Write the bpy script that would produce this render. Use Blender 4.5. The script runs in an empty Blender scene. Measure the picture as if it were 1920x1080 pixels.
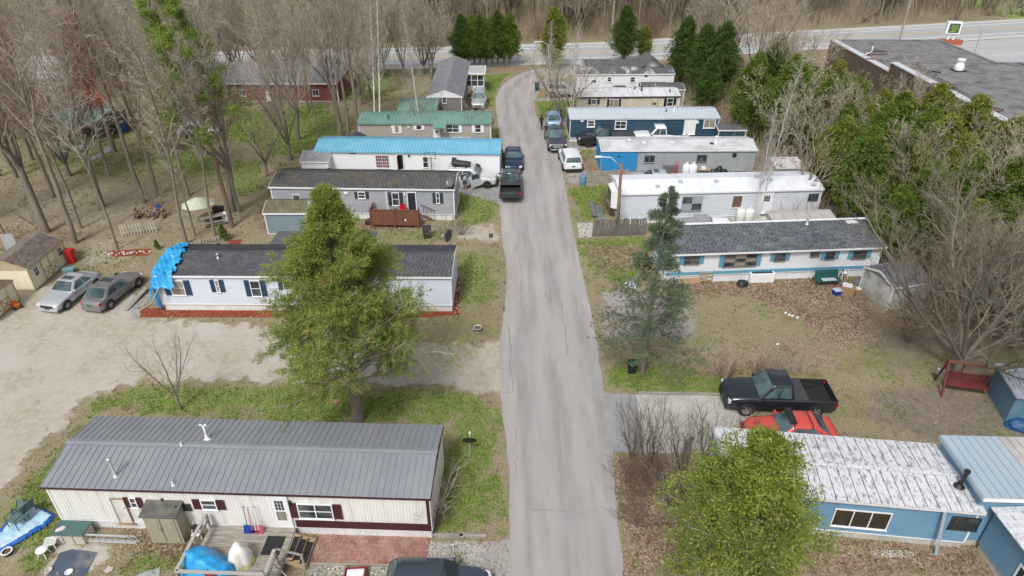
import bpy, bmesh, math, random
import numpy as np
from mathutils import Vector, Matrix
S = bpy.context.scene
C = bpy.context.collection
R = math.radians
PI = math.pi
random.seed(7)
# ------------------------------------------------------------------ camera
CAM_H = 25.0
PITCH = R(31.7)
FPX = 1280.0            # focal length in pixels of the 1920 px wide photograph
cam = bpy.data.cameras.new('camera')
cam.lens = 24.0; cam.sensor_width = 36.0; cam.clip_start = 0.5; cam.clip_end = 3000
co = bpy.data.objects.new('camera', cam); C.objects.link(co)
co.location = (0, 0, CAM_H); co.rotation_euler = (PI/2 - PITCH, 0, 0)
S.camera = co
# ------------------------------------------------------------------ sky and sun (bright overcast)
SUN_EL, SUN_AZ = R(52), R(200)      # azimuth clockwise from +Y
w = bpy.data.worlds.new('World'); S.world = w; w.use_nodes = True
nt = w.node_tree; nt.nodes.clear()
sky = nt.nodes.new('ShaderNodeTexSky'); sky.sky_type = 'NISHITA'; sky.sun_disc = False
sky.sun_elevation = SUN_EL; sky.sun_rotation = SUN_AZ; sky.air_density = 1.0; sky.dust_density = 4.0; sky.ozone_density = 1.0
hs = nt.nodes.new('ShaderNodeHueSaturation'); hs.inputs['Saturation'].default_value = 0.32
bg = nt.nodes.new('ShaderNodeBackground'); bg.inputs['Strength'].default_value = 0.105
wo = nt.nodes.new('ShaderNodeOutputWorld')
nt.links.new(sky.outputs[0], hs.inputs['Color']); nt.links.new(hs.outputs[0], bg.inputs[0]); nt.links.new(bg.outputs[0], wo.inputs[0])
sl = bpy.data.lights.new('sun', 'SUN'); sl.energy = 1.5; sl.angle = R(10); sl.color = (1, .985, .96)
so = bpy.data.objects.new('sun', sl); C.objects.link(so)
so.rotation_euler = Vector((math.sin(SUN_AZ)*math.cos(SUN_EL), math.cos(SUN_AZ)*math.cos(SUN_EL), math.sin(SUN_EL))).to_track_quat('Z', 'Y').to_euler()
S.view_settings.view_transform = 'Standard'; S.view_settings.look = 'None'
S.view_settings.exposure = 0.46; S.view_settings.gamma = 1; S.view_settings.use_curve_mapping = False
S.cycles.max_bounces = 5; S.cycles.diffuse_bounces = 3; S.cycles.glossy_bounces = 3; S.cycles.transparent_max_bounces = 6

# ------------------------------------------------------------------ helpers
def G(px, py, z=0.0):
    """world point at height z that the photograph shows at pixel px,py (survey of the site)"""
    u = px - 960.0; v = py - 540.0
    d = FPX*math.sin(PITCH) + v*math.cos(PITCH)
    f = FPX*math.cos(PITCH) - v*math.sin(PITCH)
    t = (CAM_H - z)/d
    return Vector((u*t, f*t, z))
def GY(px, py, Y):
    """point at distance Y seen at px,py -> (X, Y, z)"""
    u = px - 960.0; v = py - 540.0
    d = FPX*math.sin(PITCH) + v*math.cos(PITCH)
    f = FPX*math.cos(PITCH) - v*math.sin(PITCH)
    t = Y/f
    return Vector((u*t, Y, CAM_H - d*t))
def tag(o, label=None, cat=None, group=None, kind=None):
    if label: o['label'] = label
    if cat: o['category'] = cat
    if group: o['group'] = group
    if kind: o['kind'] = kind
    return o
def thing(name, label, cat, loc=(0, 0, 0), rz=0.0, group=None):
    o = bpy.data.objects.new(name, None); C.objects.link(o)
    o.empty_display_size = .3
    o.location = loc; o.rotation_euler = (0, 0, rz)
    return tag(o, label, cat, group)
def copy_tree(o, parent=None):
    c = o.copy(); C.objects.link(c); c.parent = parent
    for ch in list(o.children): copy_tree(ch, c)
    return c
def share(name, src, parent, loc=(0, 0, 0), rot=(0, 0, 0), sc=None):
    o = bpy.data.objects.new(name, src); C.objects.link(o); o.parent = parent
    o.location = loc; o.rotation_euler = rot
    if sc: o.scale = sc
    return o
class MB:
    def __init__(s): s.v = []; s.f = []; s.m = []
    def face(s, pts, m=0):
        b = len(s.v); s.v += [tuple(p) for p in pts]; s.f.append(tuple(range(b, b+len(pts)))); s.m.append(m)
    def hexa(s, p, m=0):   # 8 points: bottom 4 ccw, top 4 ccw
        b = len(s.v); s.v += [tuple(q) for q in p]
        for f in ((3, 2, 1, 0), (4, 5, 6, 7), (0, 1, 5, 4), (1, 2, 6, 5), (2, 3, 7, 6), (3, 0, 4, 7)):
            s.f.append(tuple(b+i for i in f)); s.m.append(m)
    def box(s, x0, y0, z0, x1, y1, z1, m=0):
        s.hexa([(x0, y0, z0), (x1, y0, z0), (x1, y1, z0), (x0, y1, z0), (x0, y0, z1), (x1, y0, z1), (x1, y1, z1), (x0, y1, z1)], m)
        return s
    def bar(s, a, b, w, h=None, m=0, up=(0, 0, 1)):
        a = Vector(a); b = Vector(b); h = w if h is None else h
        d = (b-a).normalized(); sd = d.cross(Vector(up))
        if sd.length < 1e-4: sd = d.cross(Vector((1, 0, 0)))
        sd.normalize(); u2 = sd.cross(d).normalized()
        q = []
        for p in (a, b):
            for sx, sy in ((-1, -1), (1, -1), (1, 1), (-1, 1)): q.append(p + sd*(w/2*sx) + u2*(h/2*sy))
        s.hexa(q, m); return s
    def tube(s, pts, rs, n=8, m=0, cap=True):
        pts = [Vector(p) for p in pts]
        if not hasattr(rs, '__len__'): rs = [rs]*len(pts)
        b0 = len(s.v); prev = None
        for i, p in enumerate(pts):
            d = (pts[min(i+1, len(pts)-1)] - pts[max(i-1, 0)]).normalized()
            if prev is None:
                sd = d.cross(Vector((0, 0, 1)))
                if sd.length < 1e-3: sd = Vector((1, 0, 0))
            else: sd = prev - d*prev.dot(d)
            sd.normalize(); prev = sd; u = d.cross(sd)
            for k in range(n):
                a = 2*PI*k/n; s.v.append(tuple(p + sd*(math.cos(a)*rs[i]) + u*(math.sin(a)*rs[i])))
        for i in range(len(pts)-1):
            for k in range(n):
                a = b0+i*n+k; b = b0+i*n+(k+1) % n
                s.f.append((a, b, b+n, a+n)); s.m.append(m)
        if cap:
            s.f.append(tuple(b0+k for k in range(n-1, -1, -1))); s.m.append(m)
            e = b0+(len(pts)-1)*n; s.f.append(tuple(e+k for k in range(n))); s.m.append(m)
        return s
    def lathe(s, prof, n=16, c=(0, 0, 0), m=0):   # prof: (r, z)
        b0 = len(s.v)
        for r, z in prof:
            for k in range(n):
                a = 2*PI*k/n; s.v.append((c[0]+r*math.cos(a), c[1]+r*math.sin(a), c[2]+z))
        for i in range(len(prof)-1):
            for k in range(n):
                a = b0+i*n+k; b = b0+i*n+(k+1) % n; s.f.append((a, b, b+n, a+n)); s.m.append(m)
        return s
    def prism(s, poly, z0, z1, m=0):
        n = len(poly); b = len(s.v)
        s.v += [(p[0], p[1], z0) for p in poly] + [(p[0], p[1], z1) for p in poly]
        s.f.append(tuple(b+i for i in range(n-1, -1, -1))); s.f.append(tuple(b+n+i for i in range(n))); s.m += [m, m]
        for i in range(n):
            j = (i+1) % n; s.f.append((b+i, b+j, b+n+j, b+n+i)); s.m.append(m)
        return s
    def mesh(s, name, mats, smooth=False):
        me = bpy.data.meshes.new(name); me.from_pydata(s.v, [], s.f)
        if not isinstance(mats, (list, tuple)): mats = [mats]
        for a in mats: me.materials.append(a)
        if len(mats) > 1: me.polygons.foreach_set('material_index', s.m)
        if smooth: me.polygons.foreach_set('use_smooth', [True]*len(s.f))
        me.update(); return me
    def build(s, name, mats, parent=None, loc=(0, 0, 0), rot=(0, 0, 0), smooth=False, bevel=0):
        o = bpy.data.objects.new(name, s.mesh(name, mats, smooth)); C.objects.link(o)
        o.parent = parent; o.location = loc; o.rotation_euler = rot
        if bevel:
            b = o.modifiers.new('bevel', 'BEVEL'); b.width = bevel; b.segments = 2; b.limit_method = 'ANGLE'
        return o
def npmesh(name, V, F, mats, smooth=False, midx=None):
    """V (n,3), F (m,k) all faces with k corners"""
    me = bpy.data.meshes.new(name)
    F = np.asarray(F, dtype=np.int32); V = np.asarray(V, dtype=np.float32)
    m, k = F.shape
    me.vertices.add(len(V)); me.vertices.foreach_set('co', V.ravel())
    me.loops.add(m*k); me.loops.foreach_set('vertex_index', F.ravel())
    me.polygons.add(m); me.polygons.foreach_set('loop_start', np.arange(0, m*k, k, dtype=np.int32))
    if midx is not None: me.polygons.foreach_set('material_index', np.asarray(midx, dtype=np.int32))
    if smooth: me.polygons.foreach_set('use_smooth', np.ones(m, dtype=bool))
    if not isinstance(mats, (list, tuple)): mats = [mats]
    for a in mats: me.materials.append(a)
    me.update(calc_edges=True); me.validate()
    return me
def link(name, me, parent=None, loc=(0, 0, 0), rz=0.0):
    o = bpy.data.objects.new(name, me); C.objects.link(o); o.parent = parent
    o.location = loc; o.rotation_euler = (0, 0, rz); return o

# ------------------------------------------------------------------ materials
def srgb(r, g, b):
    f = lambda c: (c/255)/12.92 if c/255 <= .04045 else ((c/255+.055)/1.055)**2.4
    return (f(r), f(g), f(b))
MATS = {}
def M(name, col, rough=.6, var=.12, scale=4.0, bump=.15, col2=None, metallic=0.0, stretch=(1, 1, 1), island=0.0, spec=None, thr=(.42, .62), coat=0.0, alpha=None):
    """procedural material: base colour broken up by two noises, a second colour as patches (stains, rust, moss), fine bump"""
    if name in MATS: return MATS[name]
    m = bpy.data.materials.new(name); m.use_nodes = True; MATS[name] = m
    N = m.node_tree.nodes; L = m.node_tree.links
    b = N['Principled BSDF']; b.inputs['Roughness'].default_value = rough; b.inputs['Metallic'].default_value = metallic
    if spec is not None: b.inputs['Specular IOR Level'].default_value = spec
    if coat: b.inputs['Coat Weight'].default_value = coat; b.inputs['Coat Roughness'].default_value = .08
    tc = N.new('ShaderNodeTexCoord'); mp = N.new('ShaderNodeMapping'); mp.inputs['Scale'].default_value = stretch
    oi = N.new('ShaderNodeObjectInfo'); va = N.new('ShaderNodeVectorMath'); L.new(tc.outputs['Object'], va.inputs[0]); L.new(oi.outputs['Location'], va.inputs[1]); L.new(va.outputs[0], mp.inputs[0])
    n1 = N.new('ShaderNodeTexNoise'); n1.inputs['Scale'].default_value = scale; n1.inputs['Detail'].default_value = 6; n1.inputs['Roughness'].default_value = .65
    L.new(mp.outputs[0], n1.inputs['Vector'])
    mr = N.new('ShaderNodeMapRange'); mr.inputs['From Min'].default_value = .25; mr.inputs['From Max'].default_value = .75
    mr.inputs['To Min'].default_value = 1-var; mr.inputs['To Max'].default_value = 1+var
    L.new(n1.outputs['Fac'], mr.inputs['Value'])
    vm = N.new('ShaderNodeVectorMath'); vm.operation = 'SCALE'; vm.inputs[0].default_value = col
    L.new(mr.outputs[0], vm.inputs['Scale'])
    out = vm.outputs[0]
    if col2 is not None:
        n2 = N.new('ShaderNodeTexNoise'); n2.inputs['Scale'].default_value = scale*.45; n2.inputs['Detail'].default_value = 8; n2.inputs['Roughness'].default_value = .7
        L.new(mp.outputs[0], n2.inputs['Vector'])
        r2 = N.new('ShaderNodeMapRange'); r2.inputs['From Min'].default_value = thr[0]; r2.inputs['From Max'].default_value = thr[1]
        L.new(n2.outputs['Fac'], r2.inputs['Value'])
        mx = N.new('ShaderNodeMix'); mx.data_type = 'RGBA'; L.new(r2.outputs[0], mx.inputs[0]); L.new(out, mx.inputs[6]); mx.inputs[7].default_value = (*col2, 1)
        out = mx.outputs[2]
    if island:
        gm = N.new('ShaderNodeNewGeometry'); r3 = N.new('ShaderNodeMapRange'); r3.inputs['To Min'].default_value = 1-island; r3.inputs['To Max'].default_value = 1+island
        L.new(gm.outputs['Random Per Island'], r3.inputs['Value'])
        v3 = N.new('ShaderNodeVectorMath'); v3.operation = 'SCALE'; L.new(out, v3.inputs[0]); L.new(r3.outputs[0], v3.inputs['Scale']); out = v3.outputs[0]
    L.new(out, b.inputs['Base Color'])
    if bump:
        n4 = N.new('ShaderNodeTexNoise'); n4.inputs['Scale'].default_value = scale*6; n4.inputs['Detail'].default_value = 4; L.new(mp.outputs[0], n4.inputs['Vector'])
        bp = N.new('ShaderNodeBump'); bp.inputs['Strength'].default_value = bump; bp.inputs['Distance'].default_value = .02
        L.new(n4.outputs['Fac'], bp.inputs['Height']); L.new(bp.outputs[0], b.inputs['Normal'])
    return m
def MI(name, c1, c2, rough=.8, obj=.0, patch=None, pscale=.6, spec=.25, trans=0.0):
    """leaf-like material: each island picks its colour between c1 and c2; clumps vary with a low noise"""
    if name in MATS: return MATS[name]
    m = bpy.data.materials.new(name); m.use_nodes = True; MATS[name] = m
    N = m.node_tree.nodes; L = m.node_tree.links
    b = N['Principled BSDF']; b.inputs['Roughness'].default_value = rough; b.inputs['Specular IOR Level'].default_value = spec
    gm = N.new('ShaderNodeNewGeometry')
    mx = N.new('ShaderNodeMix'); mx.data_type = 'RGBA'; mx.inputs[6].default_value = (*c1, 1); mx.inputs[7].default_value = (*c2, 1)
    tc = N.new('ShaderNodeTexCoord'); nz = N.new('ShaderNodeTexNoise'); nz.inputs['Scale'].default_value = pscale; nz.inputs['Detail'].default_value = 5
    L.new(tc.outputs['Object'], nz.inputs['Vector'])
    ma = N.new('ShaderNodeMath'); ma.operation = 'MULTIPLY_ADD'; L.new(gm.outputs['Random Per Island'], ma.inputs[0]); ma.inputs[1].default_value = .5
    mr = N.new('ShaderNodeMapRange'); mr.inputs['From Min'].default_value = .35; mr.inputs['From Max'].default_value = .65; mr.inputs['To Min'].default_value = 0; mr.inputs['To Max'].default_value = .5
    L.new(nz.outputs['Fac'], mr.inputs['Value']); L.new(mr.outputs[0], ma.inputs[2]); L.new(ma.outputs[0], mx.inputs[0])
    out = mx.outputs[2]
    if patch is not None:
        n2 = N.new('ShaderNodeTexNoise'); n2.inputs['Scale'].default_value = pscale*3.1; n2.inputs['Detail'].default_value = 3; L.new(tc.outputs['Object'], n2.inputs['Vector'])
        r2 = N.new('ShaderNodeMapRange'); r2.inputs['From Min'].default_value = .56; r2.inputs['From Max'].default_value = .66; L.new(n2.outputs['Fac'], r2.inputs['Value'])
        m2 = N.new('ShaderNodeMix'); m2.data_type = 'RGBA'; L.new(r2.outputs[0], m2.inputs[0]); L.new(out, m2.inputs[6]); m2.inputs[7].default_value = (*patch, 1); out = m2.outputs[2]
    L.new(out, b.inputs['Base Color'])
    if trans:
        tr = N.new('ShaderNodeBsdfTranslucent'); L.new(out, tr.inputs[0]); ms = N.new('ShaderNodeMixShader'); ms.inputs[0].default_value = trans
        L.new(b.outputs[0], ms.inputs[1]); L.new(tr.outputs[0], ms.inputs[2]); L.new(ms.outputs[0], N['Material Output'].inputs[0])
    return m
white_vinyl = M('white_vinyl', (.74, .76, .78), .5, .07, 1.2, .03, col2=(.60, .61, .60), stretch=(.5, .5, 2), thr=(.5, .75))
white_trim = M('white_trim', (.80, .81, .83), .45, .04, 3, .02)
white_dirty = M('white_dirty', (.74, .745, .74), .6, .08, 1.5, .05, col2=(.58, .57, .53), stretch=(2.5, 2.5, .35), thr=(.5, .72))
glass = M('window_glass', (.025, .032, .035), .08, .3, 2.0, 0, col2=(.10, .12, .12), thr=(.45, .6))
glass_curtain = M('curtained_glass', (.28, .25, .21), .25, .35, 14, 0, stretch=(1, 1, .05))
glass_purple = M('purple_curtain_glass', (.10, .05, .09), .25, .3, 9, 0, col2=(.25, .06, .08))
car_glass = M('car_glass', (.03, .045, .05), .05, .2, 1.4, 0, col2=(.10, .16, .17), thr=(.40, .6))
black_rubber = M('black_rubber', (.018, .018, .019), .8, .2, 10, .1)
dark_metal = M('dark_metal', (.035, .037, .04), .45, .15, 6, .05)
black_plastic = M('black_plastic', (.02, .021, .023), .5, .15, 5, .03)
steel = M('steel', (.50, .51, .52), .35, .12, 6, .05, metallic=.7)
galv = M('galvanised_metal', (.55, .57, .59), .45, .12, 5, .05, metallic=.4)
wood_grey = M('weathered_wood', (.25, .22, .18), .85, .3, 3, .3, stretch=(1, 6, 6), col2=(.38, .36, .32), island=.12)
wood_tan = M('tan_wood', (.42, .30, .18), .8, .2, 3, .2, stretch=(1, 5, 5), island=.12)
bark = M('grey_brown_bark', (.19, .16, .13), .95, .3, 5, .6, stretch=(1, 1, .25), col2=(.25, .22, .18))
bark_twig = M('twig_bark', (.36, .32, .27), .95, .2, .6, 0, col2=(.45, .39, .30), island=.35)
bark_twig_far = M('twig_bark_tan', (.39, .335, .27), .95, .2, .3, 0, col2=(.48, .41, .30), island=.35)
bark_white = M('birch_bark', (.66, .64, .60), .8, .15, 3, .3, col2=(.10, .09, .08), stretch=(.6, .6, 3), thr=(.62, .68))
twig_white = M('pale_twig', (.42, .40, .36), .9, .2, 1, 0, island=.2)
bark_pine = M('pine_bark', (.19, .125, .09), .95, .3, 6, .5, stretch=(1, 1, .3))
# ------------------------------------------------------------------ tree generator
def unit(v): return v/(np.linalg.norm(v)+1e-9)
def tubes_np(segs, n):
    """segs: list of (p0,p1,r0,r1). returns V,F quads"""
    A = np.array([s[0] for s in segs]); B = np.array([s[1] for s in segs])
    r0 = np.array([s[2] for s in segs])[:, None, None]; r1 = np.array([s[3] for s in segs])[:, None, None]
    d = B-A; d /= np.linalg.norm(d, axis=1, keepdims=True)+1e-9
    ref = np.where(np.abs(d[:, 2:3]) > .9, np.array([[1., 0, 0]]), np.array([[0, 0, 1.]]))
    s = np.cross(d, ref); s /= np.linalg.norm(s, axis=1, keepdims=True)+1e-9
    u = np.cross(d, s)
    a = np.arange(n)*2*PI/n
    ring = np.cos(a)[None, :, None]*s[:, None, :] + np.sin(a)[None, :, None]*u[:, None, :]
    V = np.concatenate([A[:, None, :]+ring*r0, B[:, None, :]+ring*r1], axis=1)
    m = len(segs); base = (np.arange(m)*2*n)[:, None]
    k = np.arange(n); k2 = (k+1) % n
    F = np.stack([base+k, base+k2, base+k2+n, base+k+n], axis=2).reshape(-1, 4)
    return V.reshape(-1, 3), F
class Tree:
    def __init__(s, seed): s.r = np.random.RandomState(seed); s.segs = {}; s.tips = []
    def rnd(s, a, b): return a+(b-a)*s.r.rand()
    def branch(s, p, d, L, r, lev, cfg):
        ns, sides, wig, up, taper = cfg[lev]['ns'], cfg[lev]['sides'], cfg[lev].get('wig', .12), cfg[lev].get('up', .05), cfg[lev].get('taper', .35)
        pts = [np.array(p, float)]; dirs = [unit(np.array(d, float))]; rr = [r]
        for i in range(ns):
            dd = unit(dirs[-1] + s.r.normal(0, wig, 3) + np.array([0, 0, up]))
            q = pts[-1]+dd*(L/ns); r2 = r*(1-(1-taper)*(i+1)/ns)
            s.segs.setdefault((0 if lev <= cfg[0].get('trunk_lev', 0) else 1, sides), []).append((pts[-1], q, rr[-1], r2))
            pts.append(q); dirs.append(dd); rr.append(r2)
        c = cfg[lev].get('kids')
        if c is None or lev+1 >= len(cfg):
            s.tips.append((pts[0], pts[-1], dirs[-1])); return
        n = c['n']; n = int(n) if n >= 1 else 0
        az = s.rnd(0, 6.28)
        for i in range(n):
            t = c.get('start', .2)+(1-c.get('start', .2))*((i+s.r.rand())/n)**c.get('pow', 1)
            t = min(t, .999); k = int(t*ns); fr = t*ns-k
            q = pts[k]*(1-fr)+pts[k+1]*fr; dd = dirs[k+1]; rad = rr[k]*(1-fr)+rr[k+1]*fr
            az += 2.4+s.rnd(-.5, .5)
            a1 = unit(np.cross(dd, [0, 0, 1]) if abs(dd[2]) < .95 else np.array([1., 0, 0])); a2 = np.cross(dd, a1)
            ang = c['ang'](t) if callable(c['ang']) else c['ang']
            ang = R(ang*s.rnd(.8, 1.2))
            nd = dd*math.cos(ang)+(a1*math.cos(az)+a2*math.sin(az))*math.sin(ang)
            nd[2] += c.get('lift', 0)
            lf = c['len'](t) if callable(c['len']) else L*c['len']*(1-.45*t)
            s.branch(q, unit(nd), lf*s.rnd(.7, 1.25), max(rad*c.get('rad', .5), c.get('rmin', .006)), lev+1, cfg)
    def meshes(s, name, mt, mw):
        out = []
        for g, mat in ((0, mt), (1, mw)):
            Vs = []; Fs = []; off = 0
            for (gg, n), sg in s.segs.items():
                if gg != g: continue
                V, F = tubes_np(sg, n); Vs.append(V); Fs.append(F+off); off += len(V)
            out.append(npmesh(name+('_trunk', '_crown')[g], np.concatenate(Vs), np.concatenate(Fs), mat, smooth=(g == 0)) if Vs else None)
        return out
def leaf_mesh(name, P, D, n, size, width, rs, mat, spread=.9, jit=.12):
    """n leaf diamonds round every anchor P (direction D)"""
    P = np.repeat(np.asarray(P), n, axis=0); D = np.repeat(np.asarray(D), n, axis=0); m = len(P)
    P = P+rs.normal(0, jit, (m, 3))
    d = D+rs.normal(0, spread, (m, 3)); d /= np.linalg.norm(d, axis=1, keepdims=True)
    s = np.cross(d, rs.normal(0, 1, (m, 3))); s /= np.linalg.norm(s, axis=1, keepdims=True)
    L = size*(.6+.8*rs.rand(m, 1)); W = width*(.6+.8*rs.rand(m, 1))
    V = np.stack([P, P+d*L*.5+s*W*.5, P+d*L, P+d*L*.5-s*W*.5], axis=1).reshape(-1, 3)
    F = np.arange(m*4).reshape(-1, 4)
    return npmesh(name, V, F, mat)
def anchors(t, k, lo=.15):
    P = []; D = []
    for a, b, d in t.tips:
        for i in range(k):
            f = lo+(1.05-lo)*(i+t.r.rand())/k; P.append(a*(1-f)+b*f); D.append(d)
    return np.array(P), np.array(D)
PROTO = {}
def proto(kind, parts): PROTO[kind] = parts
def make_vase(kind, seed, H, clear, rad, nl, mt, mw, nk=(12, 9, 6), ang=28, tw=.018):
    t = Tree(seed); r = t.r
    cfg = [dict(ns=6, sides=7, wig=.05, up=.02, taper=.75, trunk_lev=1),
           dict(ns=6, sides=6, wig=.10, up=.07, taper=.18, kids=dict(n=nk[0], start=.18, ang=34, len=.42, rad=.5, lift=.15)),
           dict(ns=4, sides=4, wig=.14, up=.07, taper=.3, kids=dict(n=nk[1], start=.2, ang=36, len=.5, rad=.55, lift=.1)),
           dict(ns=3, sides=3, wig=.15, up=.06, taper=.4, kids=dict(n=nk[2], start=.2, ang=34, len=.55, rad=.6, lift=.05, rmin=tw)),
           dict(ns=1, sides=3, wig=.1, up=.05, taper=.15)]
    p = np.zeros(3); d = np.array([0, 0, 1.]); hc = H*clear
    t.branch(p, d, hc, rad, 0, [dict(cfg[0])]+[dict(x) for x in cfg[1:]])
    t.tips = []
    top = t.segs[(0, 7)][-1][1] if (0, 7) in t.segs else np.array([0, 0, hc])
    az = r.rand()*6
    for i in range(nl):
        az += 2*PI/nl+r.normal(0, .3)
        a = R(ang*(.25 if i == 0 else 1)*t.rnd(.6, 1.2)); dd = np.array([math.cos(az)*math.sin(a), math.sin(az)*math.sin(a), math.cos(a)])
        q = top-np.array([0, 0, 1.])*t.rnd(0, hc*.25)
        t.branch(q, dd, (H-hc)*t.rnd(.75, 1.05), rad*.52*t.rnd(.8, 1.1), 1, cfg)
    a, b = t.meshes(kind, mt, mw); proto(kind, [('trunk', a), ('crown', b)]); return t
def make_pole(kind, seed, H, clear, rad, mt, mw, n1=36, n2=9, n3=6, l1=.27, ang=42, tw=.017, lean=0.0, wig=.035):
    t = Tree(seed)
    cfg = [dict(ns=12, sides=8, wig=wig, up=.03, taper=.15, trunk_lev=0, kids=dict(n=n1, start=clear, ang=ang, len=lambda q: H*l1*(1.05-.75*(q-clear)/(1-clear)), rad=.42, lift=.25)),
           dict(ns=5, sides=4, wig=.13, up=.08, taper=.25, kids=dict(n=n2, start=.2, ang=38, len=.48, rad=.55, lift=.1)),
           dict(ns=3, sides=3, wig=.15, up=.06, taper=.35, kids=dict(n=n3, start=.2, ang=36, len=.6, rad=.6, rmin=tw)),
           dict(ns=1, sides=3, wig=.1, up=.04, taper=.15)]
    t.branch([0, 0, 0], [lean, 0, 1], H, rad, 0, cfg)
    a, b = t.meshes(kind, mt, mw); proto(kind, [('trunk', a), ('crown', b)]); return t
def make_shrub(kind, seed, H, nst, spread, mw, n2=7, n3=5, r0=.03, tw=.008):
    t = Tree(seed)
    cfg = [dict(ns=5, sides=4, wig=.1, up=.05, taper=.3, trunk_lev=0, kids=dict(n=n2, start=.25, ang=32, len=.45, rad=.6, lift=.1)),
           dict(ns=3, sides=3, wig=.14, up=.05, taper=.4, kids=dict(n=n3, start=.2, ang=34, len=.5, rad=.6, rmin=tw)),
           dict(ns=1, sides=3, wig=.1, taper=.3)]
    for i in range(nst):
        az = i*2.4; a = R(spread)*(.3+.9*t.r.rand()); d = [math.cos(az)*math.sin(a), math.sin(az)*math.sin(a), math.cos(a)]
        t.branch([math.cos(az)*.15*t.r.rand(), math.sin(az)*.15*t.r.rand(), 0], d, H*t.rnd(.7, 1.1), r0*t.rnd(.7, 1.2), 0, cfg)
    a, b = t.meshes(kind, mw, mw); proto(kind, [('stem', a), ('crown', b)]); return t
def make_conifer(kind, seed, H, rad, clear, prof, mt, mw, ml, n1, n2, ang, per, size, width, k=3, lift=0.0, up=.03, spread=.8, jit=.06, wig=.10, lo=.3, n0r=.3):
    t = Tree(seed)
    def kn(x): return None
    cfg = [dict(ns=14, sides=8, wig=.006, up=.03, taper=.08, trunk_lev=0, kids=dict(n=n1, start=clear, ang=ang, len=prof, rad=n0r, lift=lift)),
           dict(ns=5, sides=4, wig=wig, up=up, taper=.2, kids=dict(n=n2, start=lo, ang=48, len=.42, rad=.5, lift=0, rmin=.006)),
           dict(ns=2, sides=3, wig=.12, up=.03, taper=.3)]
    t.branch([0, 0, 0], [0, 0, 1], H, rad, 0, cfg)
    P, D = anchors(t, k)
    a, b = t.meshes(kind, mt, mw)
    lf = leaf_mesh(kind+'_foliage', P, D, per, size, width, t.r, ml, spread, jit)
    proto(kind, [('trunk', a), ('branches', b), ('foliage', lf)]); return t
def plant(kind, name, label, cat, x, y, sc=1.0, rz=None, group=None, tilt=(0, 0), z=0.0):
    o = bpy.data.objects.new(name, None); C.objects.link(o); o.empty_display_size = .3
    o.location = (x, y, z); o.rotation_euler = (tilt[0], tilt[1], random.uniform(0, 6.28) if rz is None else rz)
    o.scale = (sc, sc, sc) if not hasattr(sc, '__len__') else sc
    tag(o, label, cat, group)
    for pn, me in PROTO[kind]:
        if me is None: continue
        q = bpy.data.objects.new(pn, me); C.objects.link(q); q.parent = o
    return o
cedar_leaf = MI('cedar_foliage', (.08, .11, .02), (.27, .29, .07), patch=(.24, .16, .065), pscale=.5, trans=.22)
cedar_leaf2 = MI('juniper_foliage', (.11, .17, .028), (.34, .41, .09), patch=(.35, .31, .10), pscale=.45, trans=.22)
maple_leaf = MI('young_leaf_foliage', (.095, .145, .02), (.34, .41, .075), patch=(.42, .41, .11), pscale=.8, trans=.3)
green_leaf = MI('evergreen_foliage', (.05, .095, .016), (.20, .28, .045), patch=(.24, .28, .06), pscale=.4, trans=.2)
green_leaf2 = MI('yellowish_evergreen_foliage', (.09, .125, .018), (.28, .32, .055), patch=(.34, .32, .09), pscale=.4, trans=.2)
dark_leaf = MI('dark_evergreen_foliage', (.028, .06, .018), (.09, .14, .032), pscale=.5, trans=.15)
spruce_leaf = MI('spruce_foliage', (.06, .10, .062), (.19, .25, .14), pscale=.7, trans=.1)
pine_leaf = MI('pine_foliage', (.12, .19, .025), (.32, .42, .08), pscale=.8, trans=.2)
red_bud = MI('red_bud', (.42, .11, .09), (.58, .22, .18), pscale=.6, trans=.2)
green_bud = MI('pale_green_bud', (.30, .33, .12), (.44, .42, .18), pscale=.6, trans=.2)
blossom = MI('cream_blossom', (.36, .35, .22), (.46, .44, .28), pscale=.6, trans=.2)

make_vase('vase_a', 1, 16, .16, .27, 6, bark, bark_twig_far)
make_vase('vase_b', 2, 15, .25, .24, 5, bark, bark_twig, ang=24)
make_vase('vase_c', 3, 13, .12, .28, 7, bark, bark_twig_far, ang=36)
make_vase('vase_d', 4, 17, .3, .28, 5, bark, bark_twig, ang=20)
make_pole('pole_a', 5, 20, .36, .19, bark, bark_twig, n1=36)
make_pole('pole_b', 6, 18, .30, .17, bark, bark_twig_far, n1=38, wig=.05)
make_pole('pole_c', 8, 19, .42, .21, bark, bark_twig, n1=32, l1=.34)
make_pole('thin_pole', 9, 14, .35, .11, bark, bark_twig, n1=26, n2=6, n3=4, l1=.2, wig=.05)
make_pole('grey_birch', 33, 15, .42, .10, bark, twig_white, n1=26, n2=8, n3=4, l1=.30, ang=60, tw=.014)
tb = make_pole('birch', 10, 17, .28, .095, bark_white, twig_white, n1=38, n2=8, n3=5, l1=.19, ang=34, tw=.014)
P, D = anchors(tb, 1); PROTO['birch_bud'] = PROTO['birch']+[('buds', leaf_mesh('birch_buds', P[::2], D[::2], 1, .14, .07, tb.r, green_bud))]
PROTO['birch'] = PROTO['birch'][:]
tm = make_pole('redmaple', 11, 17, .34, .2, bark, bark_twig, n1=30, n2=7, n3=4, l1=.28)
P, D = anchors(tm, 1); PROTO['redmaple'] = PROTO['redmaple']+[('buds', leaf_mesh('red_buds', P, D, 8, .24, .15, tm.r, red_bud, jit=.25))]
tm = make_vase('budding', 12, 9, .15, .16, 6, bark, bark_twig_far, nk=(9, 7, 5), ang=30, tw=.01)
P, D = anchors(tm, 1); PROTO['budding'] = PROTO['budding']+[('buds', leaf_mesh('green_buds', P[::2], D[::2], 1, .14, .08, tm.r, green_bud))]
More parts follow.
